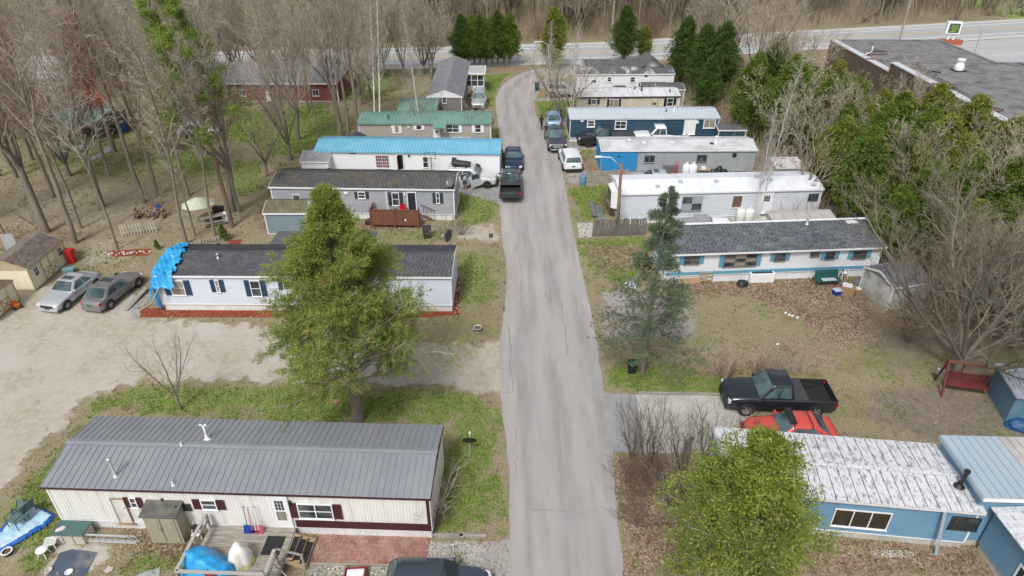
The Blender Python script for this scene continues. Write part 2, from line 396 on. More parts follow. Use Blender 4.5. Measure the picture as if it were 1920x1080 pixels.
PROTO['blossoming'] = PROTO['budding'][:2]+[('blossom', leaf_mesh('blossoms', P[::2], D[::2], 2, .16, .12, tm.r, blossom))]
make_vase('small_bare', 13, 4.6, .2, .09, 6, bark, bark_twig, nk=(7, 5, 3), ang=36, tw=.008)
make_vase('big_spread', 14, 11, .10, .27, 9, bark, M('pale_grey_twig', (.18, .155, .12), .95, .2, .6, 0, col2=(.28, .25, .19), island=.35), nk=(16, 11, 7), ang=50, tw=.010)
make_shrub('shrub_a', 15, 2.6, 9, 42, bark_twig)
make_shrub('shrub_b', 16, 1.6, 16, 55, M('reddish_twig', (.20, .125, .10), .95, .2, 1, 0, island=.3), n2=7, n3=5, r0=.015, tw=.006)
make_shrub('shrub_tall', 17, 4.6, 9, 26, M('olive_twig', (.17, .14, .10), .95, .2, 1, 0, island=.3), n2=7, n3=4, r0=.045, tw=.009)
make_conifer('big_cedar', 20, 13.1, .30, .17, lambda q: 4.2*min(1, (1.03-q)/.80)**.95*(1 if q > .26 else .75), bark, bark_twig, cedar_leaf2, 150, 15, 72, 21, .20, .026, k=3, lift=.05, up=.09, jit=.08, lo=.38, spread=.6, wig=.13)
make_conifer('front_cedar', 21, 8.4, .24, .08, lambda q: 3.3*min(1, (1.03-q)/.85)**.9+.25, bark, bark_twig, maple_leaf, 100, 14, 60, 17, .12, .045, k=3, lift=.15, up=.12, jit=.10, wig=.16)
make_conifer('spruce', 22, 11.5, .17, .13, lambda q: 2.75*(1.03-q)/.88+.15, bark, bark, spruce_leaf, 92, 12, 95, 13, .13, .032, k=3, up=.045, jit=.05, wig=.08)
gp = lambda q: 2.95*min(1, (1.03-q)/.66)**.85
make_conifer('evergreen_a', 23, 9, .2, .04, gp, bark, bark, green_leaf, 130, 10, 50, 12, .19, .085, k=3, up=.12, lift=.15, jit=.12)
make_conifer('evergreen_b', 24, 8.5, .2, .04, gp, bark, bark, green_leaf2, 110, 10, 50, 12, .18, .08, k=3, up=.12, lift=.15, jit=.12)
make_conifer('evergreen_c', 25, 9, .2, .05, lambda q: 2.1*min(1, (1.04-q)/.8), bark, bark, dark_leaf, 110, 9, 66, 7, .24, .11, k=3, up=.05, jit=.1)
make_conifer('bush', 26, 1.3, .04, .02, lambda q: .5*(1.1-q), bark, bark, green_leaf, 40, 5, 50, 5, .09, .05, k=2, up=.05, jit=.04)
dk2 = MI('deep_green_foliage', (.03, .07, .018), (.12, .19, .035), pscale=.5, trans=.15); PROTO['evergreen_d'] = []
for pn, me in PROTO['evergreen_a']:
    if pn == 'foliage': me = me.copy(); me.materials[0] = dk2
    PROTO['evergreen_d'].append((pn, me))
def make_pine():
    t = Tree(30)
    cfg = [dict(ns=12, sides=8, wig=.03, up=.03, taper=.2, trunk_lev=0, kids=dict(n=44, start=.40, ang=74, len=lambda q: 3.6*(1.3-q), rad=.35, lift=.0)),
           dict(ns=5, sides=4, wig=.14, up=.06, taper=.3, kids=dict(n=7, start=.5, ang=40, len=.34, rad=.6)),
           dict(ns=2, sides=3, wig=.12, up=.12, taper=.5)]
    t.branch([0, 0, 0], [-.02, 0, 1], 17.5, .2, 0, cfg)
    P, D = anchors(t, 3, lo=.4)
    a, b = t.meshes('pine', bark_pine, bark_pine)
    proto('pine', [('trunk', a), ('branches', b), ('foliage', leaf_mesh('pine_needles', P, D, 20, .30, .045, t.r, pine_leaf, 1.0, .14))])
make_pine()
# ------------------------------------------------------------------ ground
def noise2(X, Y, sc, seed):
    r = np.random.RandomState(seed); out = np.zeros_like(X)
    for i in range(14):
        k = sc*(1.35**(i % 7)); a = r.rand()*6.28; ph = r.rand()*6.28
        out += np.sin((X*math.cos(a)+Y*math.sin(a))*k+ph+1.7*np.sin((X*math.sin(a)-Y*math.cos(a))*k*.7+ph*2))
    return out/5
def sdf(X, Y, poly):
    """signed distance, positive inside"""
    P = np.array(poly, float); n = len(P); d = np.full(X.shape, 1e9); ins = np.zeros(X.shape, bool)
    for i in range(n):
        a = P[i]; b = P[(i+1) % n]; e = b-a
        wx = X-a[0]; wy = Y-a[1]; t = np.clip((wx*e[0]+wy*e[1])/(e@e+1e-9), 0, 1)
        d = np.minimum(d, np.hypot(wx-e[0]*t, wy-e[1]*t))
        c = ((a[1] > Y) != (b[1] > Y)) & (X < (b[0]-a[0])*(Y-a[1])/(b[1]-a[1]+1e-12)+a[0]); ins ^= c
    return np.where(ins, d, -d)
def gp2(lst): return [tuple(G(x, y)[:2]) for x, y in lst]
# channels: 0 grass 1 leaf litter 2 sand 3 gravel 4 red mulch 5 moss/olive 6 bare brown soil 7 field green
REG = [   # (channel, strength, softness m, polygon in photo pixels)
 (0, .75, 1.5, [(120, 775), (260, 716), (560, 716), (860, 724), (905, 740), (945, 800), (945, 1000), (800, 1010), (830, 800)]),
 (0, .8, 1.0, [(0, 950), (60, 900), (100, 840), (180, 790), (120, 980), (100, 1080), (0, 1080)]),
 (0, .9, .8, [(480, 740), (720, 745), (750, 795), (480, 790)]), (0, .5, .7, [(850, 850), (945, 860), (945, 990), (830, 1000)]),
 (0, .7, .8, [(180, 1080), (240, 1040), (350, 1010), (345, 1080)]),
 (0, 1.0, .7, [(1145, 680), (1250, 675), (1400, 725), (1380, 745), (1200, 735), (1140, 720)]),
 (0, .85, .8, [(1078, 450), (1210, 443), (1215, 500), (1180, 535), (1110, 515)]),
 (0, .3, 1.0, [(1300, 545), (1400, 540), (1420, 620), (1330, 660), (1240, 620)]),
 (0, 1.0, .4, [(1062, 352), (1140, 348), (1130, 414), (1095, 412)]),
 (0, 1.0, .5, [(1003, 190), (1075, 186), (1075, 222), (1015, 220)]), (0, 1.0, .4, [(1057, 240), (1072, 236), (1076, 262), (1064, 260)]),
 (0, 1.0, .8, [(872, 142), (955, 138), (930, 165), (925, 200), (905, 205), (868, 180)]),
 (0, .7, .5, [(1060, 281), (1115, 279), (1115, 290), (1065, 291)]),
 (0, .75, .8, [(852, 362), (935, 378), (935, 410), (870, 430), (852, 400)]), (0, .5, .8, [(690, 430), (850, 430), (850, 455), (690, 455)]),
 (0, .6, 1.0, [(848, 470), (930, 470), (945, 560), (870, 590), (850, 560)]),
 (0, .95, 2, [(430, 210), (600, 195), (660, 245), (590, 290), (500, 290), (430, 250)]), (0, .75, 2, [(290, 255), (400, 250), (420, 320), (320, 330), (280, 300)]),
 (0, .6, 1.5, [(130, 350), (200, 345), (190, 400), (130, 400)]), (0, .6, 2.0, [(560, 120), (740, 120), (740, 190), (640, 190)]),
 (0, .45, 1.5, [(0, 240), (240, 230), (420, 230), (420, 340), (0, 330)]), (0, .5, .8, [(200, 470), (280, 462), (280, 500), (200, 500)]), (0, .6, 1, [(400, 300), (500, 300), (500, 350), (440, 380)]),
 (0, .5, 1.0, [(130, 510), (245, 470), (270, 500), (150, 520)]),
 (1, .9, 1.0, [(240, 1000), (500, 1000), (380, 1030), (350, 1060), (230, 1020)]), (1, .8, .5, [(560, 1000), (800, 1005), (800, 1014), (580, 1014)]),
 (1, .9, 1.2, [(1147, 855), (1200, 855), (1400, 860), (1400, 1000), (1300, 1080), (1170, 1080)]),
 (1, 1.0, .8, [(1500, 1010), (1820, 1030), (1850, 1080), (1500, 1080)]),
 (1, .95, 1.2, [(1280, 515), (1500, 515), (1640, 520), (1640, 600), (1590, 650), (1500, 600), (1420, 560), (1290, 545)]),
 (1, .45, 1.5, [(1120, 560), (1250, 650), (1400, 640), (1700, 560), (1760, 620), (1500, 720), (1300, 720), (1140, 700), (1115, 640)]),
 (1, .8, .8, [(1090, 455), (1220, 460), (1230, 500), (1120, 520)]), (1, .6, .6, [(1130, 540), (1115, 600), (1140, 680), (1175, 670)]),
 (1, .8, 1.0, [(100, 430), (190, 430), (180, 450), (110, 460)]), (1, .9, .8, [(265, 380), (360, 372), (345, 400), (280, 405)]), (1, .8, 1, [(0, 425), (70, 430), (40, 470), (0, 480)]),
 (1, .8, .8, [(640, 412), (760, 420), (760, 438), (650, 436)]), (1, .7, 1.5, [(1640, 480), (1920, 480), (1920, 640), (1700, 620)]),
 (1, .9, .7, [(480, 385), (510, 385), (505, 430), (480, 430)]), (1, .6, 2, [(860, 118), (1000, 118), (1000, 132), (880, 138)]), (1, .8, 1.2, [(1060, 290), (1115, 292), (1112, 330), (1080, 320)]),
 (2, 1.0, 1.0, [(-80, 560), (60, 540), (240, 520), (265, 560), (262, 600), (500, 612), (700, 638), (900, 648), (965, 635), (965, 750), (935, 740), (860, 722), (560, 713), (250, 713), (160, 745), (110, 800), (60, 860), (0, 910), (-200, 930), (-300, 700)]),
 (2, .45, 2.0, [(140, 440), (260, 440), (280, 470), (290, 520), (150, 500)]), (2, .4, 2.0, [(0, 340), (240, 340), (480, 390), (480, 440), (0, 430)]),
 (2, .9, .6, [(70, 1080), (110, 1035), (110, 1010), (215, 1020), (200, 1050), (170, 1080)]), (2, .55, 1.0, [(0, 1030), (60, 1030), (20, 1080), (0, 1080)]),
 (2, .35, 1.5, [(820, 610), (930, 600), (930, 650), (820, 650)]), (2, .7, .8, [(850, 425), (935, 418), (935, 455), (850, 450)]),
 (6, .62, .25, [(0, 905), (45, 850), (95, 780), (150, 735), (230, 705), (228, 701), (140, 728), (85, 772), (38, 838), (0, 880)]), (6, .5, .2, [(0, 845), (60, 775), (130, 722), (126, 716), (52, 765), (0, 825)]), (6, .45, .2, [(300, 672), (560, 680), (900, 700), (900, 705), (560, 687), (300, 678)]), (6, .4, .2, [(100, 650), (400, 640), (900, 672), (900, 676), (400, 646), (100, 656)]),
 (6, .55, .6, [(90, 590), (240, 595), (250, 610), (90, 606)]), (5, .6, .6, [(175, 590), (262, 560), (258, 590), (200, 600)]),
 (3, .9, .5, [(237, 585), (262, 540), (285, 545), (262, 600)]), (3, .72, .9, [(1125, 545), (1180, 540), (1300, 570), (1310, 630), (1180, 650), (1118, 640)]),
 (3, .8, .6, [(1062, 325), (1100, 320), (1112, 345), (1062, 350)]), (3, .9, .5, [(1060, 262), (1200, 262), (1200, 280), (1062, 281)]), (3, .9, .5, [(1000, 222), (1075, 223), (1060, 236), (1005, 236)]),
 (3, .9, .5, [(1000, 184), (1090, 184), (1090, 190), (1003, 190)]), (3, .9, .5, [(1110, 325), (1450, 310), (1450, 325), (1110, 345)]), (3, .8, .5, [(900, 205), (925, 205), (930, 235), (900, 235)]),
 (3, .8, .5, [(800, 1015), (960, 1010), (960, 1080), (560, 1080), (570, 1058), (800, 1058)]), (3, .4, .8, [(930, 730), (960, 740), (962, 1000), (945, 1000), (945, 800)]),
 (4, 1.0, .12, [(265, 577), (850, 582), (843, 515), (862, 514), (862, 590), (770, 597), (265, 595)]), (4, .9, .2, [(205, 470), (285, 465), (285, 480), (205, 482)]), (4, .8, .2, [(425, 450), (455, 448), (450, 460), (425, 460)]),
 (5, .7, .8, [(1340, 545), (1400, 540), (1400, 552), (1340, 556)]), (5, .6, 1.0, [(1450, 580), (1530, 560), (1530, 610), (1450, 620)]), (5, .6, 1.2, [(1600, 640), (1750, 640), (1740, 700), (1560, 700)]), (5, .5, 1, [(820, 600), (940, 540), (940, 640), (840, 650)]),
 (5, .5, 1.2, [(1560, 720), (1640, 730), (1700, 800), (1560, 800)]), (5, .6, 1.2, [(1280, 690), (1560, 690), (1560, 740), (1400, 740)]),
 (6, .9, 1.0, [(1640, 735), (1760, 720), (1920, 760), (1920, 840), (1760, 830), (1620, 790)]), (6, .6, 1.5, [(1560, 620), (1750, 600), (1920, 650), (1900, 720), (1640, 700)]),
 (6, .5, 2, [(0, 330), (200, 340), (300, 400), (200, 430), (0, 420)]),
]
def weights(X, Y):
    W = np.zeros((8,)+X.shape)
    n1 = noise2(X, Y, 1.1, 3); n2 = noise2(X, Y, .45, 5)
    for ch, st, soft, px in REG:
        P = gp2(px); xs = [p[0] for p in P]; ys = [p[1] for p in P]
        mk = (X > min(xs)-3) & (X < max(xs)+3) & (Y > min(ys)-3) & (Y < max(ys)+3)
        if not mk.any(): continue
        nn = n1[mk]*soft*.45
        d = sdf(X[mk], Y[mk], P)+nn
        W[ch][mk] = np.maximum(W[ch][mk], st*np.clip(.5+d/(soft*1.2+.05), 0, 1))
    # woodland floor and verge beyond the park, green meadow far right
    far = np.clip((Y-118-X*.12)/6, 0, 1)
    W[1] = np.maximum(W[1], far*.75)
    wood = np.clip((Y-70)/15, 0, 1)*np.clip((-X-14)/8, 0, 1); W[1] = np.maximum(W[1], wood*np.clip(.15+n2*.3, 0, .5))
    right = np.clip((X-21)/3, 0, 1)*np.clip((Y-36)/6, 0, 1); W[1] = np.maximum(W[1], right*.7)
    W[7] = np.clip((Y-136)/5, 0, 1)*np.clip((X-90)/6+n2*.8, 0, 1)*np.clip((260-Y)/20, 0, 1)
    W[0] = np.maximum(W[0], np.clip(.16+n2*.35, 0, .45)*(Y < 118)); W[0] *= 1-W[2]*.95
    W[1] *= 1-W[2]*.8
    return W
nx = np.concatenate([-np.geomspace(900, 62, 16), np.arange(-60, 60.1, .28), np.geomspace(62, 900, 16)])
ny = np.concatenate([np.linspace(-60, 12, 6), np.arange(14, 125, .28), np.geomspace(126, 1500, 22)])
GX, GYY = np.meshgrid(nx, ny); Wt = weights(GX, GYY)
V = np.stack([GX.ravel(), GYY.ravel(), np.zeros(GX.size)], axis=1)
ii = np.arange(len(ny)-1)[:, None]*len(nx)+np.arange(len(nx)-1)[None, :]; ii = ii.ravel()
F = np.stack([ii, ii+1, ii+1+len(nx), ii+len(nx)], axis=1)
gm_ = bpy.data.materials.new('ground_surface'); gm_.use_nodes = True
me = npmesh('ground', V, F, gm_)
for nm, c in (('wa', (0, 1, 2, 3)), ('wb', (4, 5, 6, 7))):
    at = me.color_attributes.new(nm, 'FLOAT_COLOR', 'POINT')
    at.data.foreach_set('color', np.stack([Wt[i].ravel() for i in c], axis=1).astype(np.float32).ravel())
ground = link('ground', me); tag(ground, kind='structure')
N = gm_.node_tree.nodes; L = gm_.node_tree.links
def nz(scale, detail=5, rough=.6, dist=0.0, src=None):
    n = N.new('ShaderNodeTexNoise'); n.inputs['Scale'].default_value = scale; n.inputs['Detail'].default_value = detail; n.inputs['Roughness'].default_value = rough; n.inputs['Distortion'].default_value = dist
    L.new(src or TC.outputs['Object'], n.inputs['Vector']); return n.outputs['Fac']
def mrange(v, a, b, c=0.0, d=1.0, smooth=False):
    n = N.new('ShaderNodeMapRange'); n.inputs['From Min'].default_value = a; n.inputs['From Max'].default_value = b; n.inputs['To Min'].default_value = c; n.inputs['To Max'].default_value = d
    if smooth: n.interpolation_type = 'SMOOTHSTEP'
    L.new(v, n.inputs['Value']); return n.outputs[0]
def mixc(f, a, b):
    n = N.new('ShaderNodeMix'); n.data_type = 'RGBA'
    if hasattr(f, 'links') or not isinstance(f, float): L.new(f, n.inputs[0])
    else: n.inputs[0].default_value = f
    for s_, i in ((a, 6), (b, 7)):
        if isinstance(s_, tuple): n.inputs[i].default_value = (*s_, 1)
        else: L.new(s_, n.inputs[i])
    return n.outputs[2]
def mth(op, a, b=None):
    n = N.new('ShaderNodeMath'); n.operation = op
    for s_, i in ((a, 0), (b, 1)):
        if s_ is None: continue
        if isinstance(s_, (int, float)): n.inputs[i].default_value = s_
        else: L.new(s_, n.inputs[i])
    return n.outputs[0]
TC = N.new('ShaderNodeTexCoord'); SX_ = N.new('ShaderNodeSeparateXYZ'); L.new(TC.outputs['Object'], SX_.inputs[0]); SY = SX_.outputs['Y']
peb_ = nz(19, 2, .6); fine = nz(14, 6, .75); mid = nz(2.6, 6, .65); low = nz(.35, 5, .6); speck = nz(26, 3, .8); speck2 = nz(9.3, 5, .8, .4)
def chan(name):
    a = N.new('ShaderNodeAttribute'); a.attribute_name = name
    s_ = N.new('ShaderNodeSeparateColor'); L.new(a.outputs['Color'], s_.inputs[0]); return list(s_.outputs)+[a.outputs['Alpha']]
wa = chan('wa'); wb = chan('wb')
brk = mth('ADD', mth('MULTIPLY', mth('SUBTRACT', mid, .5), 1.7), mth('MULTIPLY', mth('SUBTRACT', speck2, .5), 1.5))
def fac(w_, k=1.0, lo=.3, hi=.7): return mrange(mth('ADD', w_, mth('MULTIPLY', brk, k*.55)), lo, hi, smooth=True)
base = mixc(mrange(fine, .38, .62), (.17, .14, .080), (.40, .335, .23)); base = mixc(mrange(low, .4, .6, 0, .3), base, (.20, .18, .09))
base = mixc(mrange(speck, .62, .70, 0, .7), base, (.46, .39, .28))
base = mixc(mrange(peb_, .60, .66, 0, .85), base, (.52, .44, .33)); base = mixc(mrange(peb_, .40, .34, 0, .8), base, (.09, .075, .05)); c = base
moss = mixc(mrange(fine, .35, .65), (.14, .13, .04), (.26, .23, .08)); c = mixc(fac(wb[1]), c, moss)
soil = mixc(mrange(mid, .35, .65), (.15, .125, .10), (.25, .21, .165)); soil = mixc(mrange(fine, .3, .7, 0, .4), soil, (.22, .19, .15)); c = mixc(fac(wb[2]), c, soil); c = mixc(mrange(peb_, .60, .67, 0, .6), c, (.46, .38, .28)); c = mixc(mrange(peb_, .40, .33, 0, .65), c, (.08, .065, .045))
sand = mixc(mrange(mid, .35, .65), (.37, .325, .26), (.52, .475, .40)); sand = mixc(mrange(fine, .35, .7, 0, .55), sand, (.30, .26, .20)); sand = mixc(mrange(low, .42, .62, 0, .75), sand, (.48, .45, .41))
c = mixc(fac(wa[2], .8), c, sand)
grs = mixc(mrange(fine, .38, .62), (.06, .125, .016), (.20, .32, .045)); grs = mixc(mrange(mid, .46, .60, 0, .8), grs, mixc(fine, (.19, .155, .07), (.38, .33, .17))); grs = mixc(mrange(peb_, .59, .65, 0, .85), grs, (.46, .40, .26)); grs = mixc(mrange(peb_, .41, .35, 0, .7), grs, (.05, .07, .018))
c = mixc(fac(wa[0]), c, grs)
vor = N.new('ShaderNodeTexVoronoi'); vor.inputs['Scale'].default_value = 11; L.new(TC.outputs['Object'], vor.inputs['Vector'])
vs = N.new('ShaderNodeSeparateColor'); L.new(vor.outputs['Color'], vs.inputs[0])
leaf = mixc(vs.outputs[0], (.10, .062, .040), (.31, .215, .15)); leaf = mixc(mrange(vs.outputs[1], .7, .75, 0, .8), leaf, (.44, .36, .28)); leaf = mixc(mth('MULTIPLY', mrange(SY, 95, 125), .75), leaf, mixc(fine, (.16, .13, .08), (.42, .35, .24))); leaf = mixc(mrange(mid, .5, .7, 0, .5), leaf, (.17, .13, .08))
c = mixc(fac(wa[1]), c, leaf)
grv = mixc(vs.outputs[1], (.24, .22, .205), (.42, .385, .365)); c = mixc(fac(wa[3], .7), c, grv)
mul = mixc(vs.outputs[2], (.15, .035, .02), (.33, .09, .05)); c = mixc(fac(wb[0], .5), c, mul)
fld = mixc(mrange(mid, .3, .7), (.19, .33, .06), (.32, .42, .12)); c = mixc(fac(wb[3], .5), c, fld)
bs = N['Principled BSDF']; bs.inputs['Roughness'].default_value = .95; bs.inputs['Specular IOR Level'].default_value = .15
L.new(c, bs.inputs['Base Color'])
bp = N.new('ShaderNodeBump'); bp.inputs['Strength'].default_value = .55; bp.inputs['Distance'].default_value = .06
L.new(mth('ADD', mth('ADD', mid, mth('MULTIPLY', fine, .6)), mth('MULTIPLY', speck, .25)), bp.inputs['Height']); L.new(bp.outputs[0], bs.inputs['Normal'])

# ------------------------------------------------------------------ roads
def resample(pts, step):
    P = [np.array(p[:2], float) for p in pts]; out = [P[0]]
    for a, b in zip(P[:-1], P[1:]):
        n = max(1, int(np.linalg.norm(b-a)/step))
        out += [a+(b-a)*(i+1)/n for i in range(n)]
    return np.array(out)
def smooth_line(pts, it=3):
    P = np.array(pts, float)
    for _ in range(it):
        Q = P.copy(); Q[1:-1] = P[:-2]*.25+P[1:-1]*.5+P[2:]*.25; P = Q
    return P
def strip_mesh(name, Lp, Rp, z, mat, nu=8, jag=0.0, seed=0, parent=None):
    n = 420
    def rs(P):
        P = smooth_line(resample(P, 1.0), 6); d = np.r_[0, np.cumsum(np.linalg.norm(np.diff(P, axis=0), axis=1))]
        t = np.linspace(0, d[-1], n); return np.stack([np.interp(t, d, P[:, 0]), np.interp(t, d, P[:, 1])], axis=1)
    A = rs(Lp); B = rs(Rp)
    if jag:
        r = np.random.RandomState(seed); dr = B-A; dr /= np.linalg.norm(dr, axis=1, keepdims=True)
        for Q, sg in ((A, -1), (B, 1)):
            k = r.normal(0, 1, n); k = np.convolve(k, np.ones(3)/3, 'same')+1.2*np.convolve(r.normal(0, 1, n), np.ones(14)/14, 'same'); Q += dr*(k*jag*sg)[:, None]
    U = np.linspace(0, 1, nu+1)
    V = np.stack([A[:, None, :]*(1-U[None, :, None])+B[:, None, :]*U[None, :, None]], axis=0)[0].reshape(-1, 2)
    V = np.c_[V, np.full(len(V), z)]
    i = (np.arange(n-1)[:, None]*(nu+1)+np.arange(nu)[None, :]).ravel(); F = np.stack([i, i+1, i+nu+2, i+nu+1], axis=1)
    me = npmesh(name, V, F, mat)
    at = me.attributes.new('across', 'FLOAT', 'POINT'); at.data.foreach_set('value', np.tile(U, n).astype(np.float32))
    o = link(name, me, parent); return o, A, B
am = bpy.data.materials.new('worn_asphalt'); am.use_nodes = True; N = am.node_tree.nodes; L = am.node_tree.links
TC = N.new('ShaderNodeTexCoord'); mp = N.new('ShaderNodeMapping'); mp.inputs['Scale'].default_value = (1, .12, 1); L.new(TC.outputs['Object'], mp.inputs[0])
st = nz(1.1, 5, .6, 0, mp.outputs[0]); fine = nz(22, 5, .8); low = nz(.28, 5, .6); peb = nz(60, 2, .8)
at = N.new('ShaderNodeAttribute'); at.attribute_name = 'across'
rut = mth('SINE', mth('MULTIPLY', at.outputs['Fac'], 18.8))
c = mixc(mrange(st, .40, .60), (.275, .255, .25), (.42, .388, .372)); c = mixc(mrange(low, .42, .6, 0, .6), c, (.33, .325, .325))
c = mixc(mrange(rut, -.2, 1, 0, .45), c, (.45, .415, .40)); c = mixc(mrange(fine, .35, .65, 0, .35), c, (.27, .255, .25)); c = mixc(mrange(peb, .6, .72, 0, .5), c, (.58, .55, .53))
edge = mrange(mth('ABSOLUTE', mth('SUBTRACT', at.outputs['Fac'], .5)), .36, .5, 0, .55)
c = mixc(mth('MULTIPLY', edge, mrange(nz(.9, 5, .7), .4, .6)), c, (.36, .36, .35))
bs = N['Principled BSDF']; bs.inputs['Roughness'].default_value = .92; bs.inputs['Specular IOR Level'].default_value = .2; L.new(c, bs.inputs['Base Color'])
bp = N.new('ShaderNodeBump'); bp.inputs['Strength'].default_value = .4; bp.inputs['Distance'].default_value = .015; L.new(mth('ADD', fine, mth('MULTIPLY', st, 2.0)), bp.inputs['Height']); L.new(bp.outputs[0], bs.inputs['Normal'])
Lp = [(962, 1500), (958, 1200), (957, 1010), (956, 900), (955, 853), (946, 790), (934, 737), (934, 700), (934, 655), (944, 600), (952, 540), (952, 500), (945, 465), (938, 430), (938, 400), (938, 340), (938, 300), (940, 262), (934, 235), (930, 205), (930, 180), (940, 160), (958, 146), (985, 134), (1020, 125), (1050, 117), (1075, 111), (1090, 104)]
Rp = [(1230, 1500), (1185, 1200), (1160, 1010), (1152, 900), (1147, 853), (1139, 790), (1132, 737), (1126, 690), (1120, 640), (1108, 580), (1095, 530), (1085, 480), (1078, 450), (1070, 410), (1063, 370), (1056, 330), (1050, 300), (1040, 265), (1022, 240), (1006, 222), (1000, 200), (1001, 185), (1010, 172), (1028, 158), (1060, 144), (1090, 134), (1115, 124), (1130, 112)]
road, RA, RB = strip_mesh('road', gp2(Lp), gp2(Rp), .006, am, 10, .045, 4); tag(road, kind='structure')
hw = M('highway_asphalt', (.36, .37, .38), .85, .08, 1.5, .1, col2=(.42, .42, .42), stretch=(.3, 1, 1))
HC = [(-160, 92), (-80, 101), (-37, 106), (-10, 108.5), (16, 112), (47, 120), (75, 126.5), (93, 131), (140, 143), (200, 160)]
def offs(P, d):
    P = np.array(P, float); T = np.gradient(P, axis=0); T /= np.linalg.norm(T, axis=1, keepdims=True); return np.stack([P[:, 0]-T[:, 1]*d, P[:, 1]+T[:, 0]*d], axis=1)
h, _, _ = strip_mesh('highway', offs(HC, -5.3), offs(HC, 5.3), .014, hw, 4); tag(h, kind='structure')
wl = M('white_line_paint', (.72, .72, .71), .7, .1, 6, .05); yl = M('yellow_line_paint', (.62, .45, .12), .7, .1, 6, .05)
for d, wd, m_ in ((-3.6, .16, wl), (3.6, .16, wl), (-.12, .1, yl), (.16, .1, yl)):
    q, _, _ = strip_mesh('painted_line', offs(HC, d-wd), offs(HC, d+wd), .022, m_, 1, parent=h)
shoulder = M('pale_shoulder', (.50, .50, .49), .95, .12, 3, .2)
for d in (-6.1, 6.0):
    q, _, _ = strip_mesh('road_shoulder', offs(HC, d-.8), offs(HC, d+.8), .010, shoulder, 1, .12, 3); tag(q, kind='structure')
def sheet(name, pts, z, mat, kind='structure', parent=None, label=None, cat=None, group=None, jag=0.0, seed=1, world=False):
    P = pts if world else gp2(pts)
    if jag:
        P = resample(P+[P[0]], .3)[:-1]; r = np.random.RandomState(seed); P = P+r.normal(0, jag, P.shape)
    bm = bmesh.new(); bm.faces.new([bm.verts.new((p[0], p[1], z)) for p in P]); bmesh.ops.triangulate(bm, faces=bm.faces)
    me = bpy.data.meshes.new(name); bm.to_mesh(me); bm.free(); me.materials.append(mat)
    o = link(name, me, parent); return tag(o, label, cat, group, kind)
concrete = M('concrete', (.47, .45, .41), .9, .1, 1.2, .2, col2=(.38, .36, .33)); grey_asph = M('grey_asphalt', (.26, .26, .265), .9, .15, 1.2, .3, col2=(.33, .32, .31))
sheet('driveway', [(1192, 740), (1405, 743), (1420, 850), (1210, 850)], .012, concrete)
sheet('asphalt_apron', [(1128, 735), (1196, 739), (1214, 852), (1143, 846)], .009, grey_asph, jag=.05)
sheet('gravel_drive', [(960, 1008), (905, 1015), (800, 1060), (790, 1200), (965, 1300)], .003, M('grey_gravel', (.30, .285, .27), .95, .3, 12, .5, col2=(.42, .39, .36)), jag=.08)
sheet('grey_path', [(1082, 418), (1112, 418), (1112, 445), (1086, 446)], .010, concrete)
sheet('side_driveway', [(856, 352), (940, 340), (940, 384), (900, 372), (856, 360)], .009, grey_asph, jag=.06)
sheet('car_park', [(58, 60), (57.9, 113.5), (75, 119), (160, 140), (200, 60)], .005, M('car_park_asphalt', (.37, .38, .39), .9, .1, .6, .15, col2=(.44, .45, .45), stretch=(.2, 1, 1)), world=True)
sheet('garden_path', [(1117, 385), (1128, 383), (1134, 413), (1118, 416)], .011, M('dark_path', (.20, .22, .25), .8, .15, 3, .2))
# cracks in the road: thin dark sunken lines, one joined part
def cracks():
    r = np.random.RandomState(2); V = []; F = []
    lines = [[(984, 392), (990, 430), (995, 465), (1000, 492)], [(1002, 384), (1007, 420)], [(1047, 540), (1055, 590), (1061, 640), (1063, 665)], [(1022, 545), (1027, 562)], [(963, 502), (1090, 508)], [(953, 610), (960, 700), (962, 735)],
             [(975, 480), (978, 520), (976, 575)], [(990, 360), (984, 392)], [(975, 330), (985, 375)], [(965, 235), (972, 262), (982, 300)], [(958, 180), (968, 200), (972, 220), (966, 235)], [(935, 182), (1000, 186)], [(970, 158), (975, 165), (967, 176)], [(985, 226), (1003, 250), (1010, 265)], [(1010, 250), (1020, 290), (1035, 320)], [(935, 735), (960, 738)], [(995, 955), (1118, 960)], [(930, 690), (950, 694)], [(965, 800), (968, 900)], [(1000, 140), (1040, 134)], [(948, 170), (990, 150)]]
    for ln in lines:
        P = resample(gp2(ln), .35); P = P+r.normal(0, .045, P.shape); w_ = r.uniform(.012, .03)
        T = np.gradient(P, axis=0); T /= np.linalg.norm(T, axis=1, keepdims=True)+1e-9; Nn = np.stack([-T[:, 1], T[:, 0]], axis=1)
        ww = (w_*(.5+r.rand(len(P))))[:, None]; b = len(V)
        for a, c_ in zip(P-Nn*ww, P+Nn*ww): V += [(*a, .011), (*c_, .011)]
        F += [(b+2*i, b+2*i+1, b+2*i+3, b+2*i+2) for i in range(len(P)-1)]
    o = link('crack', npmesh('crack', V, F, M('crack_filler', (.25, .235, .225), .95, .1, 5, 0)), road); tag(o, kind='stuff')
cracks()
